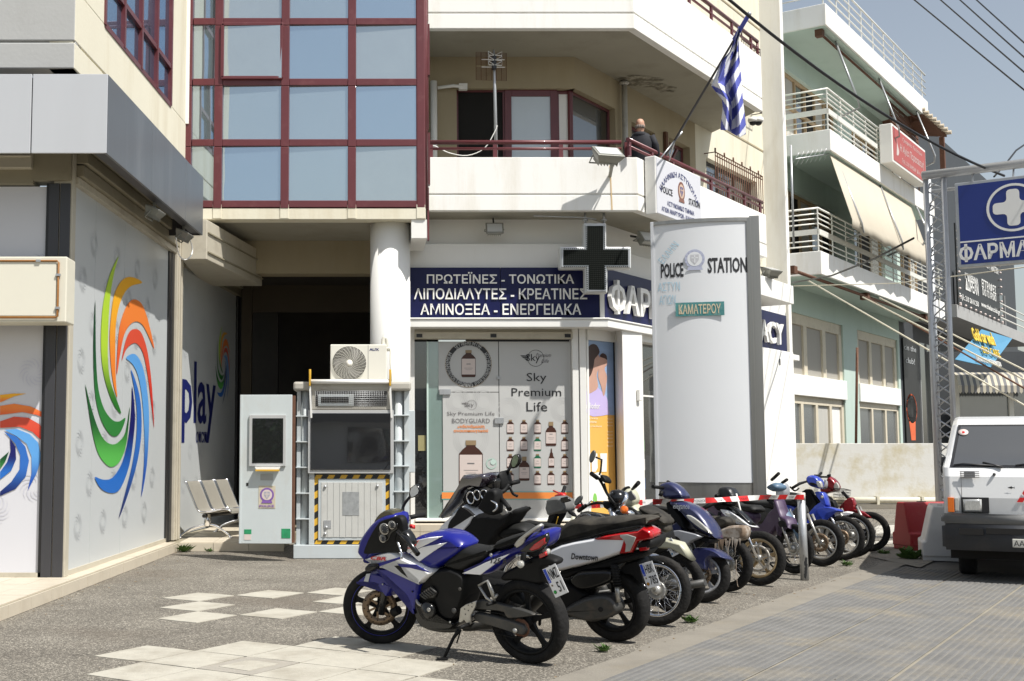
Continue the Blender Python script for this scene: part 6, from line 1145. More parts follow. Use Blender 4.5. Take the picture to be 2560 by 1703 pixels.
P=[aty(p[0],p[1]+1.0*(i%3),y) for i,(p,y) in enumerate(TP)]; P=[V(q) for q in smooth([tuple(v) for v in P],3,False)]; S_=[]
for i in range(len(P)-1): 
    n=max(2,int((P[i+1]-P[i]).length/.09)); S_+= [P[i].lerp(P[i+1],k/n) for k in range(n)]
S_.append(P[-1]); o=MB(); up=[]
for k,p in enumerate(S_):
    tw_=.6*math.sin(k*.27)+.2*math.sin(k*.9); up.append(Z*math.cos(tw_)*.028+V((.1,-.03,0)).normalized()*math.sin(tw_)*.03)
vs=[p-u for p,u in zip(S_,up)]+[p+u for p,u in zip(S_,up)]; n=len(S_); s=0
m_tr=mat('tape_red',(.60,.02,.02),.35,var=.04); m_tw2=mat('tape_white',(.72,.71,.69),.35,var=.03)
o.add(vs,[(k,k+1,n+k+1,n+k) for k in range(n-1)],True); o.mi=[(k//2)%2 for k in range(n-1)]; TPE=tag(o.build('police_tape',[m_tr,m_tw2]),'red and white police cordon tape strung from the bollard across the parked bikes','tape')
for k in range(3,n-4,5):
    p=S_[k]; d=(S_[k+2]-S_[k-2]).normalized(); y=Z; nrm=d.cross(y); 
    if nrm.y>0: d=-d; nrm=-nrm
    Mt=Mx(((d.x,y.x,nrm.x,p.x),(d.y,y.y,nrm.y,p.y),(d.z,y.z,nrm.z,p.z),(0,0,0,1)))@Mx.Translation((0,0,.006)); text('tape_lettering',['ΕΛΛΗΝΙΚΗ ΑΣΤΥΝΟΜΙΑ','POLICE'][k%2],Mt,.28 if k%2==0 else .13,.022,m_ink,TPE,ext=.001)
def barrier(o0,d,L,w,h,name,mt,label):
    d=V((d[0],d[1],0)).normalized(); fr=Fr((o0[0],o0[1]),(d.x,d.y)); t=thing(name,(o0[0],o0[1],0),label,'barrier'); pr=[(-w/2,.06),(-w/2,.24),(-w/2+.04,.26),(-w*.24,h*.93),(-w*.2,h),(w*.2,h),(w*.24,h*.93),(w/2-.04,.26),(w/2,.24),(w/2,.06)]
    mb=MB(fr.M); R=[]
    for s,k in ((0,.0),(.03,1),(L-.03,1),(L,.0)): R.append([(s,y*(1 if k else .99),z*(1 if k else .93)) for z,y in pr])
    mb.rings(R,sm=False); mb.build('body',mt,t,bev=.012); mb=MB(fr.M)
    for s in (0.02,L*.36,L*.68): mb.box((s,0,-w/2+.01),(s+L*.22,.065,w/2-.01))
    mb.build('foot',mt,t,bev=.006); mb=MB(fr.M)
    mb.box((L*.3,h,-.03),(L*.3+.12,h+.012,.03)); mb.build('filler_cap',m_black if 'red' in name else mt,t); return t
rb=gnd(*CH(185,858)); rb2=gnd(*CH(250,868)); m_red=mat('red_plastic',(.33,.012,.016),.45,var=.08,vs=3,dirt=.3,dcol=(.3,.12,.1),ds=4); m_wp=mat('dusty_white_plastic',(.58,.57,.55),.5,var=.04,dirt=.5,dcol=(.42,.39,.34),ds=3)
barrier((rb.x+.12,rb.y+.15),(.93,.2),1.0,.46,.70,'red_water_barrier',m_red,'red plastic water filled barrier standing behind the white one')
wb=gnd(*CH(415,928)); barrier((wb.x+.16,wb.y+.25),(.35,.9),1.0,.52,.73,'white_water_barrier',m_wp,'dusty white plastic barrier beside the van bumper')
# ---------------- van ----------------
vo=aty(*CH(437,700),14.05); VF=Fr((vo.x,vo.y),(.90,-.43)); VAN=thing('van',(vo.x+1,vo.y+1.6,0),'old white delivery van with a dusty windscreen and black bumper','van')
m_vw=mat('van_white_paint',(.70,.70,.69),.28,var=.02,vs=1.5,coat=.4,dirt=.35,dcol=(.5,.46,.38),ds=2,ramp=(.5,.8)); m_vb=mat('grey_bumper_plastic',(.055,.058,.065),.5,var=.1,dirt=.4,dcol=(.13,.12,.11),ds=3); m_vt=mat('bumper_top_faded',(.17,.17,.165),.6,var=.1,dirt=.5,dcol=(.25,.24,.22),ds=4)
zw=VF.hit(CH(500,410),-.12)[1]; zr=VF.hit(CH(700,137),-.75)[1]; zbp=VF.hit(CH(600,660))[1]; zbb_=VF.hit(CH(600,856))[1]; WV=1.66
MX=VF.M@Mx(((0,0,1,0),(0,1,0,0),(1,0,0,0),(0,0,0,1)))   # profile (z,y) extruded along x
prof=[(-.02,zbp-.05),(.0,zbp+.18),(-.03,zw-.1),(-.10,zw),(-.30,zw+.14),(-.66,zr-.08),(-.80,zr-.02),(-1.1,zr+.015),(-4.2,zr+.0),(-4.35,zr-.15),(-4.4,.45),(-3.6,.40),(-3.2,.40),(-1.3,.40),(-.5,.40),(-.05,.5)]
def vanbody():
    o=MB(VF.M); n=len(prof); R=[]
    for x,sc,tz in ((.10,.0,.05),(.03,.0,.02),(0,0,0),(WV,0,0),(WV-.03,0,.02),(WV-.10,0,.05)):
        pass
    xs_=[(0.07,.06),(.02,.02),(0,.0)]; 
    def ring(x,ins):
        r=[]
        for z,y in prof:
            th=max(0,(y-zw))/(zr-zw); side=.13*th; xx=x+side if x<WV/2 else x-side; r.append((xx,y-ins*th*.5,z-ins if z>-1 else z+ins))
        return r
    for x,i in ((.06,.05),(.015,.015),(0,.04)): pass
    seq=[(.0,.10),(.015,.04),(.06,.0),(WV-.06,.0),(WV-.015,.04),(WV,.10)]
    o.rings([ring(x,i) for x,i in seq],sm=False); return o
ob=vanbody().build('body',m_vw,VAN,bev=.02)
def slant(p,base=True): pass
# windscreen sits on the sloping front between z=zw and the roof
wl0=VF.hit(CH(508,408),-.12); sl=lambda y:-.10-(y-zw)/(zr-.08-zw)*.56 if y>zw+.0 else -.1
def ws(x,y,of=.012): 
    t_=(y-zw)/(zr-.08-zw); zz_=-.10-.20*min(1,t_/.25)-.36*max(0,(t_-.25)/.75); return (x,y,zz_+of)
yl,yh=zw+.03,zr-.11; side=lambda y:.13*max(0,(y-zw))/(zr-zw)
def wsq(x0,x1,y0,y1,of,name,mt,par):
    N=8; A=[];o=MB(VF.M)
    for k in range(N+1): y=y0+(y1-y0)*k/N; A+= [ws(x0+side(y),y,of),ws(WV-x0-side(y) if x1 is None else x1,y,of)]
    o.add(A,[(2*k,2*k+1,2*k+3,2*k+2) for k in range(N)],True); return o.build(name,mt,par)
m_wsg=glassmat('dusty_windscreen',(.055,.054,.050),.3,.04); t_=m_wsg.node_tree; 
wsq(.075,None,yl-.02,yh+.02,.022,'windscreen_seal',m_black,VAN); wsq(.105,None,yl,yh,.028,'windscreen',m_wsg,VAN)
wsq(.95,WV-.15,yl+.03,yh-.03,.030,'wiped_area',glassmat('clean_windscreen',(.05,.05,.05),.06,.12),VAN)
a=ws(.235,yh-.07,.034); o=MB(VF.M@Mx.Translation(a)@Mx.Rotation(-.85,4,'X')); o.k=0; o.lathe([(0,.002),(.055,.002),(.055,0)],20); o.k=1; o.box((-.012,-.02,.003),(.016,.012,.004)); o.box((-.006,-.02,.003),(.004,.02,.004)); o.build('windscreen_sticker',[m_lab,m_tr],VAN)
o=MB(VF.M)
for x0_,x1_ in ((.12,.62),(.75,1.3)): o.tube([ws(x1_,yl-.01,.05),ws(x0_+.1,yl+.015,.05),ws(x0_,yl+.0,.05)],.009,5); o.tube([ws(x1_,yl-.02,.05),ws(x1_-.2,yl+.03,.06)],.012,5)
o.build('wiper',m_black,VAN)
def vr(p,q,off,th,name,mt,bev=.004,par=VAN): mb=MB(VF.M); prect(mb,VF,p,q,off,th); return mb.build(name,mt,par,bev=bev)
hs=vr(CH(525,570),CH(680,657),.012,.03,'headlight_surround',m_black); hp=VF.poly(pts(CH,535,582,637,582,640,650,540,650),.03); o=MB(VF.M); o.shell(hp,.005,.035,.02); HL=o.build('headlight',mat('headlamp_glass',(.50,.50,.48),.08,.3,var=.25,vs=30,st=(3,1,1)),hs)
vr(CH(452,572),CH(490,652),.02,.05,'indicator',mat('amber_lens',(.70,.16,.02),.15,var=.1,vs=20)); vr(CH(491,575),CH(515,645),.02,.05,'side_lamp',mat('clear_lens',(.45,.44,.40),.15,var=.1,vs=20))
x=VF.hit(CH(527,500))[0]; o=MB(VF.M); o.box((x-.003,zbp,.0),(x+.003,zw-.05,.004)); o.build('panel_gap',m_grayink,VAN)
vn=vr(CH(540,428),CH(603,467),.0,.02,'vent',m_steel,bev=.01); 
o=MB(VF.M); a=VF.hit(CH(572,447),.01)
for k in range(4): o.box((a[0]-.10,a[1]-.035+k*.02,.0),(a[0]+.10,a[1]-.025+k*.02,.008))
o.build('vent_louvre',m_grayink,VAN)
sh=VF.poly([CH(777+x*40/100,519+y*.4) for x,y in ((0,0),(20,-8),(45,-12),(52,-26),(60,-10),(85,-3),(100,-16),(96,2),(100,16),(84,5),(60,10),(50,22),(42,10),(20,8))],.012); o=MB(VF.M); o.add([(p[0],p[1],.006) for p in sh],[tuple(range(len(sh)))]); o.build('shark_sticker',m_ink,VAN)
a=VF.hit(CH(706,447),.0); o=MB(VF.M); o.ball((a[0],a[1],-.02),(.018,.018,.03),8); o.build('washer_jet',m_black,VAN)
cx_=WV/2; o=MB(VF.M)
for k in range(3): an=k*2.094+math.pi/2; r=.05; c_=(cx_+r*math.cos(an),zbp+.19+r*math.sin(an)); u=(math.cos(an)*.052,math.sin(an)*.052); v=(-math.sin(an)*.03,math.cos(an)*.03); o.add([(c_[0]-u[0],c_[1]-u[1],.008),(c_[0]+v[0],c_[1]+v[1],.008),(c_[0]+u[0],c_[1]+u[1],.008),(c_[0]-v[0],c_[1]-v[1],.008)],[(0,1,2,3)])
o.build('front_badge',m_tr,VAN)
o=MB(MX); pb_=[(-.02,zbb_+.03),(.10,zbb_),(.14,zbb_+.12),(.155,zbp-.11),(-.02,zbp-.11)]; o.blob(pb_,-.03,WV+.03,.03,fl=.02); BP=o.build('bumper',m_vb,VAN)
o=MB(MX); o.blob([(-.03,zbp-.105),(.16,zbp-.105),(.15,zbp-.02),(.08,zbp),(-.03,zbp)],-.035,WV+.035,.02,fl=.02); o.build('bumper_top',m_vt,BP)
for p,q in (((515,738),(648,776)),((660,738),(900,776))): vr(CH(*p),CH(*q),.158,.03,'air_slot',m_dark,par=BP,bev=0)
pl=vr(CH(803,797),CH(1010,850),.175,.03,'number_plate',mat('old_plate',(.50,.49,.44),.5,dirt=.5,ds=6),par=BP,bev=.006); q=rect(VF,CH(812,806),CH(1000,842),.176); text('plate_lettering','ΑΑΗ-2475',VF.M@Mx.Translation(((q[0]+q[2])/2,(q[1]+q[3])/2,.176)),q[2]-q[0],q[3]-q[1],m_ink,BP,bold=.01)
m_tyre=mat('tyre_rubber',(.018,.018,.018),.8,var=.25,vs=10,bump=.6,bs=50,dirt=.45,dcol=(.075,.068,.058),ds=3)
for x in (.13,WV-.33):
    for z in (-.95,-3.3): Mw=VF.M@Mx.Translation((x,.31,z))@Mx.Rotation(math.pi/2,4,'Y'); o=MB(Mw); o.lathe([(.17,0),(.27,-.0),(.305,.03),(.31,.1),(.305,.17),(.27,.2),(.17,.2)],28); w=o.build('wheel',m_tyre,VAN); o=MB(Mw); o.lathe([(0,.03),(.17,.02),(.175,.06),(.12,.1),(0,.1)],20); o.build('rim',m_steel,w)
o=MB(VF.M); o.box((.05,.25,-4.2),(WV-.05,.42,-.2)); o.build('underbody',m_dark,VAN)
mp=VF.poly(pts(CH,418,352,470,350,478,362,474,432,466,442,420,440,415,425),-.35); o=MB(VF.M); o.blob(mp,-.45,-.33,.02); mr_=o.build('wing_mirror',m_black,VAN); a=VF.hit(CH(470,440),-.4); o=MB(VF.M); o.tube([(a[0]-.02,a[1],-.4),(a[0]+.05,a[1]-.06,-.35)],.015,6); o.build('mirror_arm',m_black,VAN)
o=MB(VF.M); o.box((-.006,zw-.0,-1.9),(.0+.0,zw+.0,-1.0)); 
# ---------------- weeds and leaf litter ----------------
m_weed=mat('weed_green',(.07,.14,.025),.7,var=.3,vs=9); rg=random.Random(8)
def weed(p,s,n,label,cat='plant'):
    o=MB()
    for k in range(n):
        a=rg.uniform(0,6.28); l=s*rg.uniform(.5,1); r=rg.uniform(0,s*.5); b=V((p.x+r*math.cos(a*3),p.y+r*math.sin(a*3),p.z)); t=b+V((math.cos(a)*l*.8,math.sin(a)*l*.8,l*rg.uniform(.3,.9))); w=V((-math.sin(a),math.cos(a),0))*s*.11; m_=b.lerp(t,.5)+Z*s*.12; o.add([b,m_-w,t,m_+w],[(0,1,2,3)])
    tag(o.build('weed',m_weed,loc=tuple(p)),label,cat)
weed(gnd(*C2(655,1108)),.18,60,'leafy green weed at the foot of the step below the chrome bench'); weed(gnd(*C2(745,1108)),.09,26,'small weed by the step, right of the leafy one')
weed(gnd(*CF(750,1505)),.08,40,'low green weed in the pavement near the ribbed tiles, behind the scooter'); weed(gnd(*CF(1410,1285)),.09,50,'green weed patch in the pavement in front of the silver wheel'); weed(gnd(*CG(1790,950)),.10,50,'grass tuft at the kerb right of the bollard'); weed(gnd(*CG(2100,852)),.10,50,'grass tuft between the red bike and the barriers')
weed(gnd(*CH(250,905)),.22,130,'clump of grass at the foot of the red barrier'); weed(gnd(*CE(125,727)),.03,14,'tiny weed at the booth base')
# hedge and low building across the street (behind the camera, seen only in reflections)
AB=thing('building_across_street',(2,-16,0),'plain grey building across the street with a dark fence in front','building'); o=MB(); o.box((-26,-17,0),(30,-16,4.2)); o.build('wall',m_gplast,AB); o=MB(); o.box((-26,-15.6,2.4),(30,-15.5,3.2)); o.build('fence',m_dkal,AB)
for k in range(12): o=MB(); x=-22+k*4.2; o.box((x,-15.98,.9),(x+2.2,-15.9,2.2)); o.build('window_pane',g_dark,AB)
m_hedge=mat('hedge_leaf',(.045,.085,.025),.7,var=.3,vs=6); o=MB()
for k in range(2600):
    c_=V((rg.uniform(-16,-3),rg.uniform(-13.5,-12),rg.uniform(.3,2.6))); a=V((rg.uniform(-1,1),rg.uniform(-1,1),rg.uniform(-1,1))).normalized()*.16; b_=a.orthogonal().normalized()*.12; o.add([c_-a,c_-b_,c_+a,c_+b_],[(0,1,2,3)])
tag(o.build('hedge',m_hedge),'dense dark green hedge across the street','hedge')

o=MB(); rg=random.Random(21)
for k in range(160):
    u=rg.random(); p=(p0.lerp(p1,rg.random())+V((rg.random()**2*.5+.03,0,0))) if u<.35 else (K0+U*rg.uniform(-1,12)-Vd*rg.random()**2*.9 if u<.75 else V((rg.uniform(-2.5,6),rg.uniform(8,17),0)))
    s_=rg.uniform(.006,.022); a=rg.uniform(0,6.3); c,s2=math.cos(a)*s_,math.sin(a)*s_; o.add([(p.x+c,p.y+s2,.004),(p.x-s2*.6,p.y+c*.6,.009),(p.x-c,p.y-s2,.004),(p.x+s2*.6,p.y-c*.6,.006)],[(0,1,2,3)])
tag(o.build('leaf_litter',mat('dry_leaf',(.17,.11,.05),.9,var=.4,vs=12),loc=(0,0,.004)),kind='stuff')
# ---------------- motorcycles and scooters ----------------
m_blue=mat('metallic_blue_paint',(.007,.010,.19),.3,.0,var=.05,coat=.4,spec=.35); m_pw=mat('white_fairing_paint',(.80,.80,.80),.25,var=.01,coat=.5); m_seat_=mat('black_seat_vinyl',(.011,.011,.010),.6,spec=.3,var=.15,bump=.15,bs=80); m_seatd=mat('dusty_seat_vinyl',(.022,.020,.017),.75,spec=.3,var=.2,dirt=.8,dcol=(.10,.087,.066),ds=3,ramp=(.42,.7))
m_blk=mat('gloss_black_plastic',(.008,.008,.008),.2,var=.1,vs=6,dirt=.2,dcol=(.04,.037,.033),ds=4); m_mblk=mat('matt_black_plastic',(.008,.008,.008),.6,spec=.2,var=.2,vs=8,dirt=.35,dcol=(.022,.02,.017),ds=5); m_alum=mat('dull_aluminium',(.42,.41,.38),.4,.7,var=.12,vs=9,dirt=.4,dcol=(.2,.17,.13),ds=7)
m_tyreb=mat('scuffed_tyre',(.011,.0105,.010),.85,spec=.25,var=.3,vs=14,bump=.8,bs=34,dirt=.5,dcol=(.045,.04,.034),ds=5); m_disc=mat('brake_disc_steel',(.20,.14,.09),.45,.6,var=.2,vs=12); m_eng=mat('engine_grey',(.065,.064,.06),.5,.4,var=.2,vs=9,dirt=.5,dcol=(.16,.13,.1),ds=8)
m_rl=mat('red_lens',(.42,.008,.010),.12,var=.15,vs=14,coat=.6); m_cl=mat('clear_lens2',(.42,.41,.37),.12,var=.15,vs=20,coat=.6); m_orl=mat('orange_lens',(.70,.14,.01),.15,var=.1,coat=.5); m_smoke=glassmat('smoked_screen',(.022,.014,.020),.06,.06); m_mir=mat('mirror_glass',(.62,.66,.72),.03,1,var=.01)
m_nv=mat('navy_paint_dusty',(.022,.026,.085),.35,.1,var=.1,vs=6,coat=.4,dirt=.4,dcol=(.10,.09,.09),ds=9); m_redp=mat('cub_red_paint',(.22,.008,.014),.3,.1,var=.06,coat=.5); m_cb=mat('cub_blue_paint',(.03,.06,.42),.28,.15,var=.05,coat=.6); m_purp=mat('faded_purple',(.06,.035,.075),.45,.1,var=.15,vs=5,dirt=.4,dcol=(.12,.1,.12),ds=5); m_cream2=mat('cub_cream_paint',(.45,.44,.33),.4,var=.04,dirt=.3,dcol=(.2,.18,.12),ds=6); m_silv=mat('silver_plastic',(.40,.41,.43),.4,.4,var=.08,dirt=.4,dcol=(.2,.18,.14),ds=8)
m_gldr=mat('gold_rim',(.50,.38,.22),.35,.6,var=.1,vs=9,dirt=.4,dcol=(.2,.15,.1),ds=9); m_tape=mat('torn_tape',(.17,.12,.08),.8,var=.4,vs=10,dirt=.8,dcol=(.42,.38,.33),ds=7,ramp=(.45,.6)); m_ltb=mat('faded_light_blue',(.09,.15,.22),.45,var=.1)
def wheel(par,fr,c,R,w,kind,rim,disc=None,z=0,steer=0,pivot=None,name='wheel',side=1):
    e=part_empty(name,par); T=Mx.Translation((c[0],c[1],z))@Mx.Rotation(steer,4,'Y'); M=fr.M@T; hr=(.041 if kind in('alloyb','wire') else .049); n=48
    o=MB(M); pr=[]
    for k in range(16):
        a=k*math.pi/8; cz=math.sin(a); cr=math.cos(a); pr.append((R-hr+hr*(abs(cr)**.75*(1 if cr>0 else -1)),w/2*(abs(cz)**.8*(1 if cz>0 else -1))))
    o.lathe(pr,n,loop=True); o.build('tyre',m_tyreb,e)
    r1=R-2*hr+.012; r0=r1-.028; o=MB(M); o.lathe([(r1,-w*.36),(r1+.004,-w*.42),(r0+.008,-w*.40),(r0,-w*.2),(r0,w*.2),(r0+.008,w*.40),(r1+.004,w*.42),(r1,w*.36)],n,loop=True); o.build('rim',rim,e)
    o=MB(M); o.lathe([(0,-.055),(.03,-.055),(.045,-.035),(.045,.035),(.03,.055),(0,.055)],20); 
    if kind=='wire': o.lathe([(.075,-.02),(.08,-.018),(.08,.018),(.075,.02),(.03,.02),(.03,-.02)],20)
    o.build('hub',m_alum if kind!='alloyb' else m_mblk,e)
    o=MB(M)
    if kind=='wire':
        for k in range(36):
            a=k*math.pi/18; b=a+(.45 if k%2 else -.45); s=.02 if (k//2)%2 else -.02; o.tube([(.07*math.cos(a),.07*math.sin(a),s),(r0*math.cos(b)*1.005,r0*math.sin(b)*1.005,0)],.0019,4)
        tag(o.build('spokes',m_chrome,e),kind='stuff')
    else:
        ns={'alloy5':5,'alloyb':5,'alloy3':3}.get(kind,5)
        for k in range(ns):
            a=k*2*math.pi/ns+.3; o=MB(M); cs,sn=math.cos(a),math.sin(a); q=[]
            for r,ww,zz_ in ((.03,.026,.02),(r0*.5,.015,.013),(r0*.9,.020,.012),(r0+.006,.034,.016)): q.append([(r*cs-s*ww*sn,r*sn+s*ww*cs,t*zz_) for s,t in ((-1,-1),(1,-1),(1,1),(-1,1))])
            o.rings(q,sm=False); o.build('spoke',rim if kind!='alloyb' else m_mblk,e,bev=.003)
    if disc:
        o=MB(M); zz_=side*.062
        ri=disc*.60; o.lathe([(disc,zz_-.002),(disc,zz_+.002),(ri,zz_+.002),(ri,zz_-.002)],36,loop=True)
        for k in range(6): a=k*math.pi/3; o.bar((.035*math.cos(a),.035*math.sin(a),zz_),((ri+.01)*math.cos(a+.25),(ri+.01)*math.sin(a+.25),zz_),.018,.004,up=V((0,0,1)))
        o.build('brake_disc',m_disc,e); o=MB(M)
        for k in range(24): a=k*math.pi/12; r=disc*(.72 if k%2 else .88); o.lathe([(0,zz_+side*.0026),(.0055,zz_+side*.0026)],8,Mx.Translation((r*math.cos(a),r*math.sin(a),0)))
        tag(o.build('disc_holes',m_dark,e),kind='stuff')
    return e
def bl(par,fr,c,P,off,z0,z1,name,mt,d=.02,sm=3,trace=None,**kw):
    "solid body traced at lateral distance off, z0..z1 across the bike"
    q=fr.poly([c(P[i],P[i+1]) for i in range(0,len(P),2)],off if trace is None else trace); q=smooth(q,sm) if sm>1 else q
    o=MB(fr.M); o.blob(q,z0,z1,d); return o.build(name,mt,par,**kw)
def sh(par,fr,c,P,off,th,name,mt,d=.012,sm=3,**kw):
    q=fr.poly([c(P[i],P[i+1]) for i in range(0,len(P),2)],off); q=smooth(q,sm) if sm>1 else q
    o=MB(fr.M); o.shell(q,off-th,off,d); return o.build(name,mt,par,**kw)
def tb(par,fr,c,P,offs,r,name,mt,sm=4,n=8):
    L=[(*fr.hit(c(P[i],P[i+1]),f),f) for i,f in zip(range(0,len(P),2),offs)]; L=smooth(L,sm,False) if sm>1 and len(L)>2 else L
    if isinstance(r,(list,tuple)) and len(r)!=len(L): r=[r[min(len(r)-1,int(k*len(r)/len(L)))] for k in range(len(L))]
    o=MB(fr.M); o.tube(L,r,n); return o.build(name,mt,par)
def cyl(par,fr,c,px,off,r,h,name,mt,rot=None,n=24,ring=None):
    a=fr.hit(c(*px),off); M=fr.M@Mx.Translation((a[0],a[1],off)); M=M@rot if rot else M
    o=MB(M); o.lathe([(0,h),(r*.9,h),(r,h*.8),(r,0),(0,0)],n); return o.build(name,mt,par)
def plate(par,fr,c,Q,off,l1,l2,stk=(.1,.6,.1),extra=None):
    P=[fr.w(*fr.hit(c(Q[i],Q[i+1]),off),off) for i in (0,2,4,6)]; dx=((P[1]-P[0])+(P[2]-P[3])).normalized(); dy0=((P[0]-P[3])+(P[1]-P[2])).normalized(); n=dx.cross(dy0).normalized(); dy=n.cross(dx)
    if n.y>0: n=-n; 
    w=((P[1]-P[0]).length+(P[2]-P[3]).length)/2; h=((P[0]-P[3]).length+(P[1]-P[2]).length)/2; cc=(P[0]+P[1]+P[2]+P[3])/4; M=Mx(((dx.x,dy.x,n.x,cc.x),(dx.y,dy.y,n.y,cc.y),(dx.z,dy.z,n.z,cc.z),(0,0,0,1)))
    o=MB(M); o.box((-w/2,-h/2,-.004),(w/2,h/2,0)); p=o.build('number_plate',m_pw,par,bev=.006)
    o=MB(M); o.k=0; o.box((-w/2+.004,0.0,.001),(-w/2+w*.22,h/2-.006,.002)); o.k=1; o.lathe([(0,.002),(w*.11,.002)],16,Mx.Translation((-w*.33,-h*.33,0))); o.k=2; o.lathe([(0,.002),(w*.06,.002)],16,Mx.Translation((-w*.33,-h*.10,0))); o.build('plate_print',[mat('euro_blue',(.02,.07,.5),.4),mat('plate_sticker_%.1f%.1f'%stk[:2],stk,.4),m_gldr],p)
    text('plate_lettering',l1,M@Mx.Translation((w*.10,h*.24,.002)),w*.62,h*.34,m_ink,p,ext=.001,bold=.01); text('plate_lettering',l2,M@Mx.Translation((w*.16,-h*.22,.002)),w*.20*len(l2)*.95,h*.34,m_ink,p,ext=.001,bold=.01); text('plate_lettering','GR',M@Mx.Translation((-w*.40,h*.06,.0025)),w*.11,h*.07,m_print,p,ext=.001)
    return M
# ---- blue sport motorcycle ----
F0=gnd(947,1607); R0=gnd(1327,1656); d=R0-F0; BF=Fr((F0.x,F0.y),(d.x,d.y),lean=.13); SB=thing('sport_motorcycle',((F0.x+R0.x)/2,(F0.y+R0.y)/2,0),'blue and white sport motorcycle nearest the camera, resting on its side stand','motorcycle')
wbl=d.length
cf=BF.hit(CE(362,1068),.0); cr=BF.hit(CE(1378,1170),0)
wheel(SB,BF,(cf[0],.298),.298,.10,'alloyb',m_mblk,disc=.14,steer=.55,name='front_wheel'); wheel(SB,BF,(cr[0],.305),.305,.135,'alloyb',m_mblk,name='rear_wheel')
o=MB(BF.M@Mx.Translation((cf[0],.298,0))@Mx.Rotation(.55,4,'Y')); r1=.298-.078
o.lathe([(r1+.002,.047),(r1+.007,.047),(r1+.007,.045),(r1+.002,.045)],40,loop=True); o.build('rim_stripe',m_blue,SB)
# engine, frame, belly
bl(SB,BF,CE,(600,1000,640,900,700,830,800,790,930,830,945,960,930,1060,870,1150,850,1200,760,1180,650,1160,605,1090),.1,-.13,.13,'engine_and_frame',m_mblk,.03)
sh(SB,BF,CE,(590,1000,625,1060,655,1130,740,1150,850,1165,862,1195,830,1225,720,1225,640,1205,600,1160,580,1080),.17,.34,'belly_fairing',m_blk,.02)
cyl(SB,BF,CE,(700,1078),.15,.062,.045,'clutch_cover',m_blk); cyl(SB,BF,CE,(690,1080),.197,.016,.004,'cover_badge',m_alum)
for k in range(6): tb(SB,BF,CE,(628+k*14,975-k*9,672+k*14,1008-k*9),(.17,.17),.0075,'cylinder_fin',m_eng,1,6)
bl(SB,BF,CE,(690,860,790,800,915,850,925,960,905,1040,860,1150,770,1130,720,1010,740,960),.15,-.14,.15,'frame_cover',m_mblk,.02)
cyl(SB,BF,CE,(903,938),.155,.013,.006,'bolt',m_eng)
# fairings
sh(SB,BF,CE,(318,812,345,790,440,795,500,825,560,862,612,888,612,965,600,1040,583,1130,560,1060,530,990,500,965,455,935,415,900,390,860),.19,.38,'side_fairing_lower',m_blue,.022)
sh(SB,BF,CE,(235,730,300,705,400,678,450,688,500,722,600,768,697,832,655,880,612,925,606,885,560,858,500,800,470,765,430,775,330,788,270,765),.205,.40,'side_fairing_upper',m_pw,.02,2)
sh(SB,BF,CE,(300,770,400,745,495,718,500,730,420,760,340,790),.211,.01,'stripe',m_blue,.003,1); sh(SB,BF,CE,(470,765,600,772,640,795,697,828,640,815,560,795,500,790),.211,.01,'stripe',m_blue,.003,1); sh(SB,BF,CE,(450,780,490,775,545,862,500,830),.209,.01,'air_duct',m_dark,.003,1)
bl(SB,BF,CE,(206,690,212,640,230,585,288,503,343,455,420,425,470,440,470,560,450,640,440,690,330,705,262,768,240,735),.16,-.02,.19,'nose_fairing',m_blue,.03)
sh(SB,BF,CE,(240,702,258,625,298,545,345,480,400,455,480,440,512,480,515,560,520,640,512,690,440,692,330,698),.20,.06,'inner_cowl',m_mblk,.01,3)
o=MB(BF.M); q=smooth(BF.poly([CE(x,y) for x,y in ((338,480),(365,428),(398,400),(430,391),(465,399),(494,430),(500,450),(460,462),(420,472),(388,492))],.10),2); o.blob(q,.02,.16,.012); o.build('windscreen',mat('olive_smoked_screen',(.05,.045,.02),.12,var=.05,coat=.6),SB)
sh(SB,BF,CE,(340,590,345,545,375,505,420,485,470,490,470,530,430,560,415,600,385,622,355,612),.212,.02,'dashboard',m_blk,.01,3)
for p,r in (((388,527),.044),((440,500),.032),((378,592),.031)):
    cyl(SB,BF,CE,p,.212,r,.012,'gauge_ring',m_alum); cyl(SB,BF,CE,p,.2245,r*.82,.003,'gauge_face',m_ink)
    a=BF.hit(CE(*p),.228); o=MB(BF.M@Mx.Translation((a[0],a[1],.2285)))
    for k in range(9): an=-.6+k*.54; o.box((r*.55,-.0012,0),(r*.72,.0012,.0006),Mx.Rotation(an,4,'Z'))
    tag(o.build('gauge_ticks',m_print,SB),kind='stuff')
tfit('model_lettering','CBR',BF,CE(292,712),CE(398,744),m_tr,SB,off=.209,bold=.03,shear=.3); tfit('maker_lettering','HONDA',BF,CE(546,652),CE(606,668),m_tr,SB,off=.165,bold=.03)
bl(SB,BF,CE,(522,668,545,630,590,595,650,566,760,548,850,562,915,605,943,650,905,700,810,762,715,808,640,762,560,705),.10,-.13,.14,'fuel_tank',m_blue,.045,3,trace=.09)
sh(SB,BF,CE,(524,660,590,608,680,588,772,581,680,632,548,697),.155,.04,'tank_decal',m_pw,.003,1); sh(SB,BF,CE,(556,692,640,652,808,622,720,682,622,752),.155,.04,'tank_decal',m_pw,.003,1)
a=BF.hit(CE(590,635),.158); sh(SB,BF,CE,(548,652,575,632,622,602,604,632,600,645,575,645),.158,.004,'wing_badge',m_tr,.001,1)
bl(SB,BF,CE,(785,775,830,720,900,668,940,655,1020,668,1100,660,1120,680,1085,735,1000,775,920,822,850,812),.1,-.125,.125,'rider_seat',m_seat_,.035)
bl(SB,BF,CE,(1120,648,1150,612,1250,580,1385,552,1370,590,1300,638,1180,676,1130,668),.1,-.11,.11,'pillion_seat',m_seat_,.03)
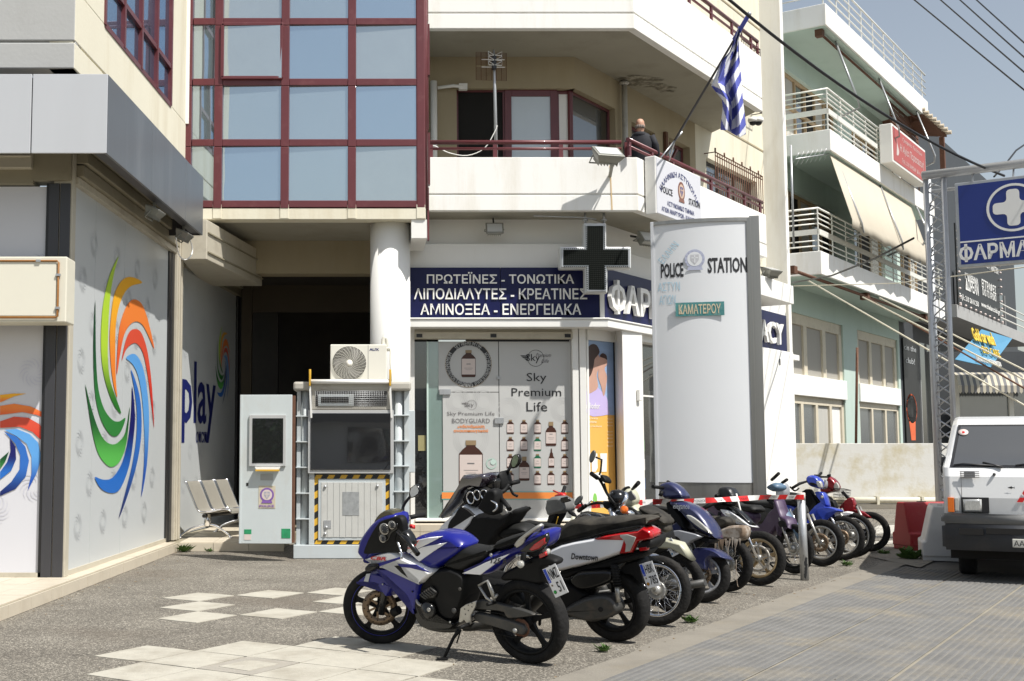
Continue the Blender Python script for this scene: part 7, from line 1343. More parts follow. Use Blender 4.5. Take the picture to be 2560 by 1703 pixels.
bl(SB,BF,CE,(915,822,1000,780,1100,702,1180,680,1300,642,1370,572,1420,552,1492,545,1498,600,1462,662,1300,702,1210,748,1100,835,1020,845),.11,-.12,.13,'tail_fairing',m_blue,.03,3)
sh(SB,BF,CE,(915,832,1080,755,1245,695,1150,762,1040,843),.136,.02,'tail_decal',m_pw,.003,1); tfit('tail_lettering','125 R',BF,CE(1110,722),CE(1225,770),m_ink,SB,off=.139,bold=.02,shear=.3)
sh(SB,BF,CE,(1300,683,1350,640,1425,590,1492,556,1500,600,1467,666,1400,692,1330,690),.142,.04,'tail_light_surround',m_blk,.008,1); sh(SB,BF,CE,(1368,668,1405,632,1484,583,1482,628,1444,664,1390,682),.152,.03,'tail_light',m_rl,.008,1)
tb(SB,BF,CE,(1285,640,1320,598,1400,538,1440,512,1465,503,1448,545),(.13,.14,.14,.12,.09,.06),.014,'grab_rail',m_alum)
sh(SB,BF,CE,(1282,655,1300,600,1345,575,1340,620,1305,650),.15,.012,'grab_rail_foot',m_alum,.004,2)
cyl(SB,BF,CE,(1117,705),.135,.012,.008,'bolt',m_alum); cyl(SB,BF,CE,(1297,712),.135,.012,.008,'bolt',m_alum)
tb(SB,BF,CE,(650,1000,610,1060,640,1170,760,1215,900,1215),(.1,.12,.12,.1,.05),.02,'exhaust_header',m_eng)
tb(SB,BF,CE,(600,1010,620,1040,640,1050),(.16,.17,.17),.012,'radiator_hose',m_alum)
bl(SB,BF,CE,(640,950,690,925,735,965,720,1005,670,1010),.17,.06,.165,'cylinder_block',m_eng,.01,1)
cyl(SB,BF,CE,(865,1085),.155,.02,.01,'frame_bolt',m_eng); cyl(SB,BF,CE,(835,1165),.175,.008,.004,'fairing_bolt',m_alum); cyl(SB,BF,CE,(375,905),.14,.007,.004,'fairing_bolt',m_alum); cyl(SB,BF,CE,(578,955),.195,.007,.003,'fairing_bolt',m_mblk)
# rear end
bl(SB,BF,CE,(1200,832,1330,760,1400,720,1480,705,1570,735,1568,772,1500,780,1470,800,1480,880,1440,900,1300,875,1205,880),.03,-.06,.06,'rear_mudguard',m_mblk,.02)
sh(SB,BF,CE,(1440,702,1485,683,1490,712,1445,733),.075,.03,'reflector',m_rl,.004,1); cyl(SB,BF,CE,(1326,766),.15,.026,.03,'indicator',m_cl); cyl(SB,BF,CE,(1502,680),.02,.026,.03,'indicator',m_cl); tb(SB,BF,CE,(1330,768,1400,752),(.15,.04),.010,'indicator_stalk',m_mblk,1)
plate(SB,BF,CE,(1462,802,1560,765,1640,958,1560,1002),.06,'NMZ','51',(.08,.6,.12))
# swing arm, chain, foot rests, stand
sh(SB,BF,CE,(990,1035,1060,1012,1160,1035,1330,1080,1405,1110,1395,1125,1230,1142,1200,1100,1100,1085,1000,1075),.12,.03,'swing_arm',m_eng,.008,2); sh(SB,BF,CE,(1000,1105,1100,1115,1330,1185,1340,1250,1290,1250,1100,1190,1000,1160),.125,.04,'chain_guard',m_eng,.01,2)
cyl(SB,BF,CE,(1322,1205),.085,.07,.006,'sprocket',m_rust); cyl(SB,BF,CE,(1283,1222),.125,.018,.015,'axle_nut',m_alum)
tb(SB,BF,CE,(1010,1080,1200,1110,1330,1140),(.095,.095,.095),.007,'chain',m_mblk,1,5); tb(SB,BF,CE,(1150,1240,1250,1265,1330,1270),(.095,.095,.095),.007,'chain',m_mblk,1,5)
sh(SB,BF,CE,(893,1165,905,1070,940,1045,1013,1018,1008,1060,975,1120,978,1175,960,1190,930,1150,910,1168),.17,.012,'rear_set_plate',m_alum,.003,1)
o=MB(BF.M)
for p in ((985,1035),(960,1048),(985,1060),(935,1075),(960,1085),(940,1110)): a=BF.hit(CE(*p),.17); o.lathe([(0,.001),(.005,.001)],8,Mx.Translation((a[0],a[1],.17)))
tag(o.build('plate_holes',m_dark,SB),kind='stuff')
for P in ((1030,915,1090,880,1135,1010),(1035,920,1085,1000,1135,1030),(1095,885,1130,960,1140,1020),(1135,1010,1158,975)): tb(SB,BF,CE,P,(.15,.15,.15)[:len(P)//2],.010,'foot_rest_bracket',m_alum,1,6)
tb(SB,BF,CE,(1140,1030,1090,1045),(.15,.24),.013,'pillion_peg',m_mblk,1); tb(SB,BF,CE,(960,1180,900,1205),(.17,.27),.014,'rider_peg',m_mblk,1)
tb(SB,BF,CE,(905,1215,860,1270,790,1420),(.12,.15,.22),[.016,.013,.011],'side_stand',m_mblk,2); a=BF.hit(CE(785,1420),.23); 
g_=gnd(*CE(790,1420)); o=MB(); o.box((g_.x-.05,g_.y-.03,0),(g_.x+.03,g_.y+.03,.012)); o.build('stand_foot',m_mblk,SB); tb(SB,BF,CE,(880,1310,905,1230),(.16,.13),.006,'stand_spring',m_mblk,1,5)
bl(SB,BF,CE,(1145,905,1250,930,1340,1010,1330,1050,1220,1000,1140,960),-.0,-.07,.02,'rear_hugger',m_mblk,.01)
tb(SB,BF,CE,(930,1200,1050,1190,1330,1100,1500,930),(-.15,-.16,-.17,-.17),[.03,.045,.05],'silencer',m_eng)
# front end (turned to the left)
sh(SB,BF,CE,(183,905,205,865,255,835,300,825,370,842,420,885,440,925,415,965,385,985,362,940,330,912,270,903),.13,.20,'front_mudguard',m_blue,.02); sh(SB,BF,CE,(330,905,372,892,425,915,400,1000,385,985),.135,.19,'mudguard_side',m_blue,.01,1)
ink('checkered_sticker',BF,.138,m_swirl,[[CE(245,885),CE(262,835),CE(290,832),CE(275,890)]],SB)
for s_ in (.085,-.085): tb(SB,BF,CE,(365,1110,385,960,420,800),(s_,s_,s_),[.026,.03,.024],'fork_leg',m_blk,1,12)
a=BF.hit(CE(440,1085),.06); tb(SB,BF,CE,(445,1100,485,1080),(.07,.07),.035,'brake_caliper',m_mblk,1)
sh(SB,BF,CE,(240,795,265,770,318,770,328,790,290,825,250,825),.25,.06,'indicator',m_blk,.02)
tb(SB,BF,CE,(480,545,540,600,615,700),(.26,.28,.34),[.018,.019,.020],'left_grip',m_blk,1,12); sh(SB,BF,CE,(480,560,520,540,560,590,570,640,530,640,490,610),.27,.07,'switch_cluster',m_blk,.015)
tb(SB,BF,CE,(478,618,490,650,502,690,503,735),(.29,.30,.32,.33),[.009,.008,.007,.009],'clutch_lever',m_chrome)
tb(SB,BF,CE,(545,452,600,440,660,430),(-.12,-.2,-.28),.018,'right_grip',m_mblk,1,12); tb(SB,BF,CE,(500,480,550,455),(.0,-.1),.022,'top_clamp',m_alum,1)
for p in ((525,490),(545,505),(520,475)): cyl(SB,BF,CE,p,.02,.018,.03,'fork_cap',m_alum)
sh(SB,BF,CE,(470,480,490,475,500,495,480,500),.08,.03,'master_cylinder',m_tr,.004,1); sh(SB,BF,CE,(552,498,580,505,582,530,556,522),-.1,.03,'master_cylinder',m_tr,.004,1)
tb(SB,BF,CE,(500,520,530,580,560,560),(.1,.14,.05),.008,'brake_hose',m_mblk); tb(SB,BF,CE,(470,540,455,600,470,660),(.2,.2,.18),.008,'cable_loom',m_mblk)
tb(SB,BF,CE,(516,430,512,385,530,345,560,310),(-.1,-.12,-.13,-.14),.012,'mirror_stem',m_blk)
sh(SB,BF,CE,(546,292,556,248,585,226,606,222,627,262,622,288,585,312,565,318,550,310),-.13,.03,'mirror_shell',m_blk,.008,1); 
q=BF.poly([CE(x,y) for x,y in ((560,280),(568,250),(590,231),(604,228),(620,262),(615,284),(584,306),(568,308))],-.125); o=MB(BF.M); o.add([(a,b,-.125) for a,b in q],[tuple(range(8))]); o.build('mirror_glass',mat('mirror_pale',(.50,.55,.60),.15,.5,var=.02),SB)
# ---- white maxi scooter ----
Rc=gnd(1542,1602); dd=V((.79,-.61,0)); Fc=Rc-dd*1.5; DF_=Fr((Fc.x,Fc.y),(dd.x,dd.y),lean=.10); DT=thing('maxi_scooter',((Fc.x+Rc.x)/2,(Fc.y+Rc.y)/2,0),'white and black maxi scooter with a smoked windscreen and large red tail light','scooter')
wheel(DT,DF_,(0.02,.30),.30,.12,'alloy5',m_mblk,disc=.13,name='front_wheel'); wheel(DT,DF_,(1.5,.29),.29,.15,'alloy5',m_mblk,name='rear_wheel')
bl(DT,DF_,CF,(310,770,430,692,640,648,900,603,985,592,990,640,975,700,930,755,860,778,690,836,430,900,340,900),.17,-.08,.185,'tail_body',m_pw,.03,2)
bl(DT,DF_,CF,(300,740,360,640,400,600,470,530,560,500,660,512,760,500,900,496,1060,495,1106,508,1100,525,1040,548,930,562,800,590,620,655,450,690),.12,-.10,.15,'seat',m_seatd,.04)
sh(DT,DF_,CF,(330,720,450,682,640,635,800,590,1000,555,1040,565,1010,582,900,605,640,652,450,700),.17,.05,'seat_trim',m_blk,.006,2)
sh(DT,DF_,CF,(925,558,1040,545,1105,520,1106,505,1000,520,930,540),.10,.2,'grab_handle',m_blk,.01,1)
bl(DT,DF_,CF,(960,610,1000,598,1040,575,1100,610,1108,652,1060,668,1000,680,970,690),.17,-.06,.188,'tail_light_end',m_rl,.02,1)
sh(DT,DF_,CF,(672,655,760,632,880,612,1000,600,1040,572,1105,608,1112,655,1060,668,1002,678,960,762,860,774,892,672,700,670),.195,.05,'tail_light',m_rl,.012,1); sh(DT,DF_,CF,(866,622,930,618,1000,640,985,680,950,755,905,762,912,700,900,672,870,645),.201,.04,'clear_lens',m_cl,.008,1)
sh(DT,DF_,CF,(1005,680,1105,660,1095,720,1060,760,1015,752,1000,720),.17,.3,'tail_underside',m_mblk,.01,1); sh(DT,DF_,CF,(1012,720,1080,712,1075,745,1020,755),.175,.05,'reflector',m_rl,.006,1)
bl(DT,DF_,CF,(400,930,430,900,700,832,870,778,1080,735,1060,790,980,820,830,860,800,880,600,905,460,960),.14,-.08,.15,'lower_tail',m_mblk,.02,2)
sh(DT,DF_,CF,(480,965,540,905,640,892,790,890,822,935,800,985,700,1030,600,1052,520,1030),.20,.12,'airbox',m_blk,.03,3)
bl(DT,DF_,CF,(440,1200,560,1120,660,1085,770,1075,840,1120,868,1190,820,1240,740,1268,640,1282,520,1250),.17,.02,.20,'transmission_case',m_eng,.03,3); cyl(DT,DF_,CF,(728,1187),.20,.02,.004,'drain_plug',m_dark); bl(DT,DF_,CF,(230,1000,420,960,620,1060,600,1130,500,1250,300,1240,200,1150),.1,-.1,.13,'engine',m_mblk,.03,3)
tb(DT,DF_,CF,(832,850,850,1010),(.17,.17),.028,'shock_absorber',m_mblk,1,10); tb(DT,DF_,CF,(850,1000,862,1130),(.17,.17),.018,'shock_rod',m_alum,1,10)
o=MB(DF_.M)
for k in range(8): a=DF_.hit(CF(835+k*3,870+k*20),.17); o.lathe([(.034,-.004),(.034,.004),(.026,.004),(.026,-.004)],14,Mx.Translation((a[0],a[1],.17))@Mx.Rotation(math.pi/2,4,'X'),loop=True)
tag(o.build('shock_coils',m_mblk,DT),kind='stuff')
sh(DT,DF_,CF,(870,870,960,820,1010,820,1040,900,1060,990,1020,1000,960,940,900,930),.09,.18,'rear_mudguard',m_mblk,.015); plate(DT,DF_,CF,(1020,842,1110,828,1186,998,1080,1038),.09,'HBK','785',(.75,.35,.05))
tfit('model_lettering','Downtown',DF_,CF(503,762),CF(710,822),m_ink,DT,off=.187,shear=.3,bold=.025)
# front of the scooter
bl(DT,DF_,CL,(340,1160,520,960,545,880,700,860,920,880,1060,810,1108,800,1112,850,1080,900,1010,1010,900,1100,880,1150,820,1220,760,1340,440,1340,360,1240),.10,-.15,.16,'leg_shield',m_mblk,.03,2)
sh(DT,DF_,CL,(62,1098,95,1010,150,950,300,810,372,742,430,762,545,880,522,965,430,1080,345,1160,200,1112),.17,.34,'front_fairing',m_pw,.02,2); sh(DT,DF_,CL,(200,1052,225,960,290,880,378,765,530,872,500,900,230,1072),.176,.03,'fairing_recess',m_dark,.004,2)
q=smooth(DF_.poly([CL(x,y) for x,y in ((448,350),(580,358),(720,325),(755,380),(735,450),(688,520),(560,500),(440,560),(370,690),(200,880),(165,915),(180,820),(240,700),(340,560),(410,430))],.05),2); o=MB(DF_.M); o.rings([[(a,b,-.20) for a,b in inset(q,.02)],[(a,b,.0) for a,b in q],[(a,b,.09) for a,b in q],[(a,b,.14) for a,b in inset(q,.02)]]); o.build('windscreen',m_smoke,DT)
sh(DT,DF_,CL,(375,700,395,620,450,535,540,508,660,515,730,560,715,640,640,735,560,790,470,770),.13,.2,'instrument_pod',m_mblk,.02,2)
for p,rx,ry in (((508,650),.040,.056),((592,615),.034,.046),((682,605),.034,.042)):
    a=DF_.hit(CL(*p),.14); M=DF_.M@Mx.Translation((a[0],a[1],.135))@Mx.Scale(ry/rx,4,(0,1,0)); o=MB(M); o.lathe([(rx,0),(rx,.014),(rx*.86,.014),(rx*.80,.002)],28); o.build('gauge_ring',m_chrome,DT); o=MB(M); o.lathe([(0,.004),(rx*.84,.004)],28); o.build('gauge_face',m_ink,DT)
bl(DT,DF_,CL,(605,770,650,690,700,590,760,540,850,560,862,700,860,860,740,875,650,820),.25,.15,.28,'left_hand_guard',m_mblk,.02,2)
bl(DT,DF_,CL,(870,440,905,330,935,298,965,340,990,440,985,540,940,565,880,560),-.1,-.2,-.02,'right_hand_guard',m_mblk,.02,2); bl(DT,DF_,CL,(728,560,735,480,780,425,870,395,880,470,870,560,800,590),.0,-.1,.06,'handlebar_cover',m_blk,.03,2)
tb(DT,DF_,CL,(1015,468,1080,452,1135,438),(-.15,-.2,-.25),.019,'right_grip',m_mblk,1,12); tb(DT,DF_,CL,(860,620,940,700,1015,800),(.15,.22,.3),.02,'left_grip',m_mblk,1,12); cyl(DT,DF_,CL,(990,780),.27,.017,.02,'bar_end',m_chrome)
tb(DT,DF_,CL,(775,690,840,730,845,790,800,830),(.29,.30,.31,.31),.008,'brake_lever',m_chrome); tb(DT,DF_,CL,(1010,500,1060,600,1120,630),(-.1,-.12,-.15),.012,'brake_lever',m_blk); tb(DT,DF_,CL,(880,580,940,560,1000,480),(0,-.05,-.1),.02,'handlebar',m_mblk)
tb(DT,DF_,CL,(985,350,1000,290,1025,250),(-.13,-.13,-.13),.014,'mirror_stem',m_blk,1); sh(DT,DF_,CL,(990,255,1010,190,1040,110,1090,84,1128,100,1140,150,1120,215,1080,262,1030,275),-.12,.04,'mirror_shell',m_blk,.008,2)
q=DF_.poly([CL(x,y) for x,y in ((1038,205),(1050,140),(1075,100),(1108,92),(1130,140),(1115,200),(1080,245),(1050,248))],-.112); o=MB(DF_.M); o.add([(a,b,-.112) for a,b in q],[tuple(range(8))]); o.build('mirror_glass',mat('mirror_green_reflection',(.20,.26,.20),.1,.6,var=.3,vs=20),DT)
cyl(DT,DF_,CL,(945,845),.08,.035,.012,'fuel_cap',m_alum); bl(DT,DF_,CL,(880,1140,930,1050,1040,1004,1180,1010,1272,1080,1230,1120,1080,1160,960,1200),.05,-.13,.1,'seat_front',m_seat_,.03)
bl(DT,DF_,CL,(150,1120,340,1170,500,1350,400,1500,200,1400),.1,-.13,.13,'lower_fairing',m_mblk,.02); 
o=MB(DF_.M); o.blob([(.05,.32),(.9,.25),(1.0,.34),(.7,.42),(.1,.5)],-.2,.2,.03); o.build('floorboard',m_mblk,DT)
for s_ in (-.09,.09): o=MB(DF_.M); o.tube([(.02,.30,s_),(.20,.75,s_)],.022,10); o.build('fork_leg',m_mblk,DT)
o=MB(DF_.M); o.tube([(.75,.1,-.1),(.7,.02,-.17)],.014,6); o.tube([(.75,.1,.1),(.7,.02,.17)],.014,6); o.build('centre_stand',m_mblk,DT)
# ---- generic step-through bikes facing right ----
def cub(name,px,label,cat,R,tw,kind,rim,body,wb=1.22,d=(.77,-.64),lean=-.13,steer=0,disc=None,hb=.98,fork=None,seat=None,seatc=None,tail=True,bars=True,rear=True,bodyp=True):
    f=gnd(*px); D=V((d[0],d[1],0)).normalized(); fr=Fr((f.x,f.y),(D.x,D.y),lean=lean); c=f-D*wb/2; t=thing(name,(c.x,c.y,0),label,cat)
    wheel(t,fr,(0,R),R,tw,kind,rim,disc=disc,steer=steer,name='front_wheel')
    if rear: wheel(t,fr,(-wb,R),R,tw*1.1,kind,rim,name='rear_wheel')
    for s_ in (-.065,.065): o=MB(fr.M@Mx.Rotation(steer,4,'Y')); o.tube([(0,R,s_),(-.17,R+.36,s_)],[.016,.020],10); o.build('fork_leg',fork or m_alum,t)
    o=MB(fr.M); o.tube([(-.16,R+.32,0),(-.40,hb-.12,0)],.024,8); o.build('steering_column',m_mblk,t)
    if bodyp: o=MB(fr.M); o.blob(smooth([(-.24,.78),(-.20,.62),(-.34,.44),(-.55,.34),(-.85,.36),(-1.0,.50),(-.75,.56),(-.52,.55),(-.36,.72)],3),-.07,.07,.02); o.build('frame_cover',body,t)
    o=MB(fr.M); o.blob([(-.42,.24),(-.5,.36),(-.78,.4),(-.92,.3),(-.88,.2),(-.6,.17)],-.1,.1,.03); o.build('engine',m_eng,t); o=MB(fr.M); o.tube([(-.45,.30,0),(-.28,.36,0)],.055,12); o.build('cylinder',m_eng,t)
    o=MB(fr.M); o.tube([(-.4,.26,.1),(-.7,.2,.12),(-1.0,.24,.13),(-1.45,.36,.13)],[.016,.02,.04,.038],10); o.build('exhaust',m_eng,t)
    for s_ in (-.1,.1): o=MB(fr.M); o.tube([(-wb,R,s_),(-wb+.06,.68,s_)],.026,8); o.build('shock_absorber',m_mblk,t)
    o=MB(fr.M); o.bar((-wb,R,.06),(-wb+.42,.34,.06),.02,.045); o.bar((-wb,R,-.06),(-wb+.42,.34,-.06),.02,.045); o.build('swing_arm',m_mblk,t)
    if tail: o=MB(fr.M); o.blob(smooth([(-.62,.62),(-.7,.74),(-1.3,.78),(-1.42,.70),(-1.36,.6),(-1.1,.55),(-.8,.5)],2),-.10,.10,.03); o.build('tail_body',body,t); o=MB(fr.M); o.box((-1.45,.62,-.06),(-1.40,.72,.06)); o.build('tail_light',m_rl,t,bev=.008)
    o=MB(fr.M); o.blob(smooth([(-.55,.72),(-.62,.80),(-.85,.80),(-1.3,.85),(-1.36,.80),(-1.0,.75),(-.7,.70)],2),-.12,.12,.03); o.build('seat',seat or m_seat_,t)
    if bars:
        Mh=fr.M@Mx.Translation((-.28,hb,0))@Mx.Rotation(steer,4,'Y'); o=MB(Mh); o.tube(smooth([(-.10,.02,-.33),(-.04,.03,-.18),(0,0,-.08),(0,0,.08),(-.04,.03,.18),(-.10,.02,.33)],3,False),.012,8); o.build('handlebar',m_mblk,t)
        for s_ in (-1,1): o=MB(Mh); o.tube([(-.055,.028,s_*.21),(-.10,.02,s_*.34)],.018,10); o.build('grip',m_mblk,t); o=MB(Mh); o.tube([(.0,.03,s_*.18),(-.0,.0,s_*.24),(-.05,-.02,s_*.33)],.006,6); o.build('lever',m_chrome,t)
    o=MB(fr.M); o.tube([(-.62,.2,-.06),(-.55,.02,-.24)],.012,6); o.build('side_stand',m_mblk,t); 
    for s_ in (-1,1): o=MB(fr.M); o.tube([(-.6,.24,s_*.08),(-.6,.24,s_*.22)],.014,6); o.build('foot_peg',m_mblk,t)
    return t,fr
# navy scooter
t,fr=cub('navy_scooter',(1757,1506),'dusty navy blue scooter with a silver side panel and pointed headlamp by the totem','scooter',.27,.10,'alloy5',m_silv,m_nv,steer=.12,disc=.10,lean=-.10,bars=False,hb=1.0)
sh(t,fr,CG,(290,408,340,398,400,405,500,450,570,510,650,620,672,700,668,722,600,700,500,640,430,570,350,480,300,430),.12,.24,'front_cowl',m_nv,.04,2); bl(t,fr,CG,(232,290,262,262,330,250,400,300,440,352,440,378,400,388,300,392,262,375),.05,-.11,.11,'headset',m_nv,.03,2)
sh(t,fr,CG,(445,525,490,528,560,575,620,630,658,680,640,682,560,640,490,585,455,550),.135,.04,'headlight',m_cl,.012,2); sh(t,fr,CG,(270,430,300,410,400,520,440,620,470,640,440,660,380,625,330,560,290,510),.09,.2,'leg_shield_inner',m_mblk,.02,2)
sh(t,fr,CG,(255,730,340,655,440,662,580,705,500,740,430,800,380,860,300,860,250,790),.15,.06,'side_panel',m_silv,.01,2); sh(t,fr,CG,(310,720,350,700,395,720,410,770,380,800,330,800,300,760),.155,.01,'panel_opening',m_mblk,.003,2); sh(t,fr,CG,(430,620,470,660,580,700,660,730,600,760,500,720,440,680),.10,.2,'lower_cowl',m_mblk,.01,2)
sh(t,fr,CG,(500,800,560,790,650,805,720,840,780,900,700,885,640,885,615,920,620,990,570,985,520,960,495,880),.11,.2,'front_mudguard',m_nv,.02,2)
tb(t,fr,CG,(260,300,175,290),(.10,.34),.018,'left_grip',m_mblk,1,12); tb(t,fr,CG,(330,270,300,250),(-.1,-.3),.018,'right_grip',m_mblk,1,12); tb(t,fr,CG,(250,330,235,365),(.12,.14),.02,'switch_cluster',m_mblk,1)
cyl(t,fr,CG,(490,1000),.075,.025,.03,'brake_caliper',m_alum); bl(t,fr,CG,(310,900,350,870,420,905,450,935,400,960,330,950),.10,.04,.14,'rear_reflector_guard',m_mblk,.01,2); sh(t,fr,CG,(318,915,335,925,345,955,328,950),.145,.01,'reflector',m_rl,.003,1); tfit('cowl_lettering','elegance',fr,CG(345,428),CG(480,492),m_swirl,t,off=.125,shear=.2)
# naked black bike with spoked silver wheel, facing right
t,fr=cub('naked_motorcycle',(1640,1564),'black naked motorcycle with round headlamp and silver wire wheel behind the maxi scooter','motorcycle',.30,.09,'wire',m_chrome,m_blk,wb=1.35,steer=.1,disc=None,lean=-.12,bars=False,tail=False,hb=1.05)
tb(t,fr,CG,(120,880,190,880,260,920),(.0,.0,.0),.035,'front_mudguard',m_chrome,3,10); sh(t,fr,CG,(40,870,120,850,200,885,265,925,255,945,180,915,100,910),.05,.10,'mudguard_blade',m_blk,.01,2)
for s_ in (.08,-.08): tb(t,fr,CI,(985,850,1030,960,1090,1100),(s_,s_,s_),.026,'fork_tube',m_chrome,1,12)
a=fr.hit(CI(1110,720),.0); M=fr.M@Mx.Translation((a[0],a[1],0))@Mx.Rotation(.95,4,'Y')@Mx.Rotation(-.35,4,'Z')@Mx.Rotation(math.pi/2,4,'Y'); o=MB(M); o.lathe([(.0,-.10),(.05,-.09),(.08,-.04),(.085,.02)],24); o.build('headlamp_shell',m_blk,t); o=MB(M); o.lathe([(.088,.0),(.09,.035),(.078,.045)],24); o.build('headlamp_ring',m_chrome,t); o=MB(M); o.lathe([(0,.05),(.05,.046),(.078,.036)],24); o.build('headlamp_glass',m_cl,t)
cyl(t,fr,CI,(1188,865),.10,.035,.03,'front_indicator',m_orl); bl(t,fr,CI,(1050,900,1100,850,1250,870,1290,930,1200,980,1060,960),.05,-.03,.08,'chrome_crown',m_chrome,.02,2)
tb(t,fr,CI,(1050,790,940,640,880,520,820,420),(.1,.12,.16,.2),.013,'handlebar',m_mblk,3,8); tb(t,fr,CI,(1000,780,930,600,900,500),(.05,.1,.14),.008,'cable',m_mblk); tb(t,fr,CI,(1060,800,960,790,800,770,640,810),(0,-.1,-.2,-.3),.013,'handlebar',m_mblk,3,8); tb(t,fr,CI,(800,420,720,360),(.22,.34),.02,'left_grip',m_mblk,1,12); tb(t,fr,CI,(640,810,540,880),(-.3,-.36),.02,'right_grip',m_mblk,1,12)
bl(t,fr,CI,(860,390,900,380,950,440,940,490,880,470),.2,.12,.24,'switch_cluster',m_mblk,.01,2); tb(t,fr,CI,(830,380,850,320,865,165,780,130),(.2,.2,.2,.24),.009,'mirror_stem',m_mblk,1)
q=smooth(fr.poly([CI(x,y) for x,y in ((690,170),(705,90),(745,35),(772,45),(775,100),(745,175),(710,208))],.26),2); o=MB(fr.M); o.blob(q,.245,.27,.008); o.build('mirror',mat('mirror_back',(.10,.10,.095),.35,.3),t)
tb(t,fr,CI,(600,830,580,770,560,740),(-.28,-.28,-.28),.009,'mirror_stem',m_mblk,1); q=smooth(fr.poly([CI(x,y) for x,y in ((482,790),(500,720),(560,668),(595,675),(590,720),(550,775),(510,805))],-.26),2); o=MB(fr.M); o.blob(q,-.275,-.25,.008); o.build('mirror',MATS['mirror_back'],t)
bl(t,fr,CI,(500,1000,540,940,640,905,760,910,840,960,880,1040,800,1090,600,1080),.05,-.12,.12,'fuel_tank',m_blk,.05,3); sh(t,fr,CI,(470,1010,560,935,640,918,700,935,735,985,700,970,640,940,560,960),.125,.01,'tank_stripe',m_chrome,.003,2)
tb(t,fr,CI,(660,800,720,740,760,760),(-.2,-.22,-.24),.006,'lever',m_chrome); bl(t,fr,CI,(890,740,1000,770,1060,830,1000,880,900,840),.03,-.08,.06,'top_yoke',m_mblk,.02,2)
# cream cub pointing away (seen from behind), plate at the rear
rc=gnd(1690,1535); D=V((.79,-.61,0)); fr=Fr((rc.x,rc.y),(D.x,D.y),lean=.05); t=thing('cream_scooter',(rc.x-.6,rc.y+.45,0),'old cream step-through scooter seen from behind with a long dusty seat','scooter')
wheel(t,fr,(0,.29),.29,.09,'wire',m_mblk,name='rear_wheel'); wheel(t,fr,(-1.2,.29),.29,.08,'wire',m_mblk,name='front_wheel')
bl(t,fr,CI,(1380,850,1440,810,1560,850,1700,930,1785,1010,1790,1070,1700,1090,1560,1010,1450,930),.06,-.13,.12,'seat',m_seatd,.04,2); bl(t,fr,CI,(1205,740,1200,640,1230,580,1280,570,1330,620,1365,720,1340,790,1240,820),.0,-.09,.09,'headset',m_cream2,.03,2)
sh(t,fr,CI,(1225,620,1260,612,1320,660,1335,720,1260,740,1232,700),.095,.015,'speedometer',m_grayink,.006,2); sh(t,fr,CI,(1207,640,1222,612,1228,700,1215,690),.097,.012,'warning_lamps',m_grayink,.003,1)
tb(t,fr,CI,(1290,580,1330,540,1378,488),(.05,.15,.28),[.012,.018,.02],'right_grip',m_mblk,1,12); tb(t,fr,CI,(1160,600,1200,570,1240,560),(-.28,-.2,-.08),.018,'left_grip',m_mblk,1,12); bl(t,fr,CI,(1240,820,1340,790,1420,900,1480,980,1440,1060,1300,1000),.0,-.10,.06,'leg_shield',m_cream2,.02,2)
tb(t,fr,CI,(1240,870,1320,900,1400,960),(.1,.12,.15),.03,'hand_lever_cover',m_mblk,1); bl(t,fr,CI,(1680,1060,1740,1030,1800,1060,1830,1140,1780,1180,1700,1130),.0,-.08,.08,'tail_box',m_seatd,.03,2)
bl(t,fr,CG,(150,735,230,720,260,740,250,790,200,800,150,790),.0,-.08,.08,'plate_bracket',m_mblk,.01,1); plate(t,fr,CG,(245,765,310,735,415,828,360,860),.05,'XPB','961',(.2,.5,.8))
o=MB(fr.M); o.blob([(-.2,.6),(-.1,.7),(.1,.66),(.2,.5),(.1,.55),(0,.6)],-.07,.07,.02); o.build('rear_mudguard',m_cream2,t); o=MB(fr.M); o.blob([(-.3,.25),(-.4,.42),(-.75,.4),(-.85,.25),(-.6,.18)],-.1,.1,.03); o.build('engine',m_eng,t); o=MB(fr.M); o.tube([(-1.2,.29,.06),(-1.02,.85,.0)],.025,8); o.tube([(-1.2,.29,-.06),(-1.02,.85,-.0)],.025,8); o.build('fork',m_cream2,t)
o=MB(fr.M); o.tube([(-.2,.3,.1),(.1,.27,.13),(.35,.33,.13)],.035,8); o.build('exhaust',m_eng,t)
# grey headset scooter pointing away, between maxi scooter and shop window
rc=gnd(1500,1500); hd=aty(*CI(280,780),12.6); D=V((.79,-.61,0)); fr=Fr((hd.x,hd.y),(D.x,D.y),lean=.05); t=thing('grey_scooter',(hd.x+.5,hd.y-.4,0),'grey scooter with a bare headset and red brake lever before the shop window','scooter')
wheel(t,fr,(-.15,.28),.28,.09,'alloy5',m_mblk,name='front_wheel'); wheel(t,fr,(1.05,.28),.28,.1,'alloy5',m_mblk,name='rear_wheel')
bl(t,fr,CI,(130,830,150,720,210,680,330,670,420,720,450,820,440,880,330,910,200,950,160,930),.0,-.12,.12,'headset',mat('weathered_grey_plastic',(.12,.12,.115),.6,var=.2,vs=8,dirt=.5,dcol=(.25,.24,.21),ds=6),.03,1)
sh(t,fr,CI,(280,700,370,680,430,745,340,770,290,755),.125,.02,'display',m_blk,.006,1); tb(t,fr,CI,(300,670,330,600,345,550),(-.1,-.18,-.25),.02,'right_grip',m_mblk,1,12); tb(t,fr,CI,(420,900,470,930,500,970),(.1,.2,.3),.02,'left_grip',m_mblk,1,12)
tb(t,fr,CI,(190,600,260,630,350,640),(-.3,-.22,-.12),.010,'brake_lever',m_tr,1); tb(t,fr,CI,(220,690,300,650,360,680),(-.1,-.1,-.1),.022,'red_tape_wrap',m_tr,1); bl(t,fr,CI,(200,870,300,850,290,960,230,1060,180,1170,110,1170,150,1000),.0,-.14,.10,'leg_shield',m_mblk,.02,2)
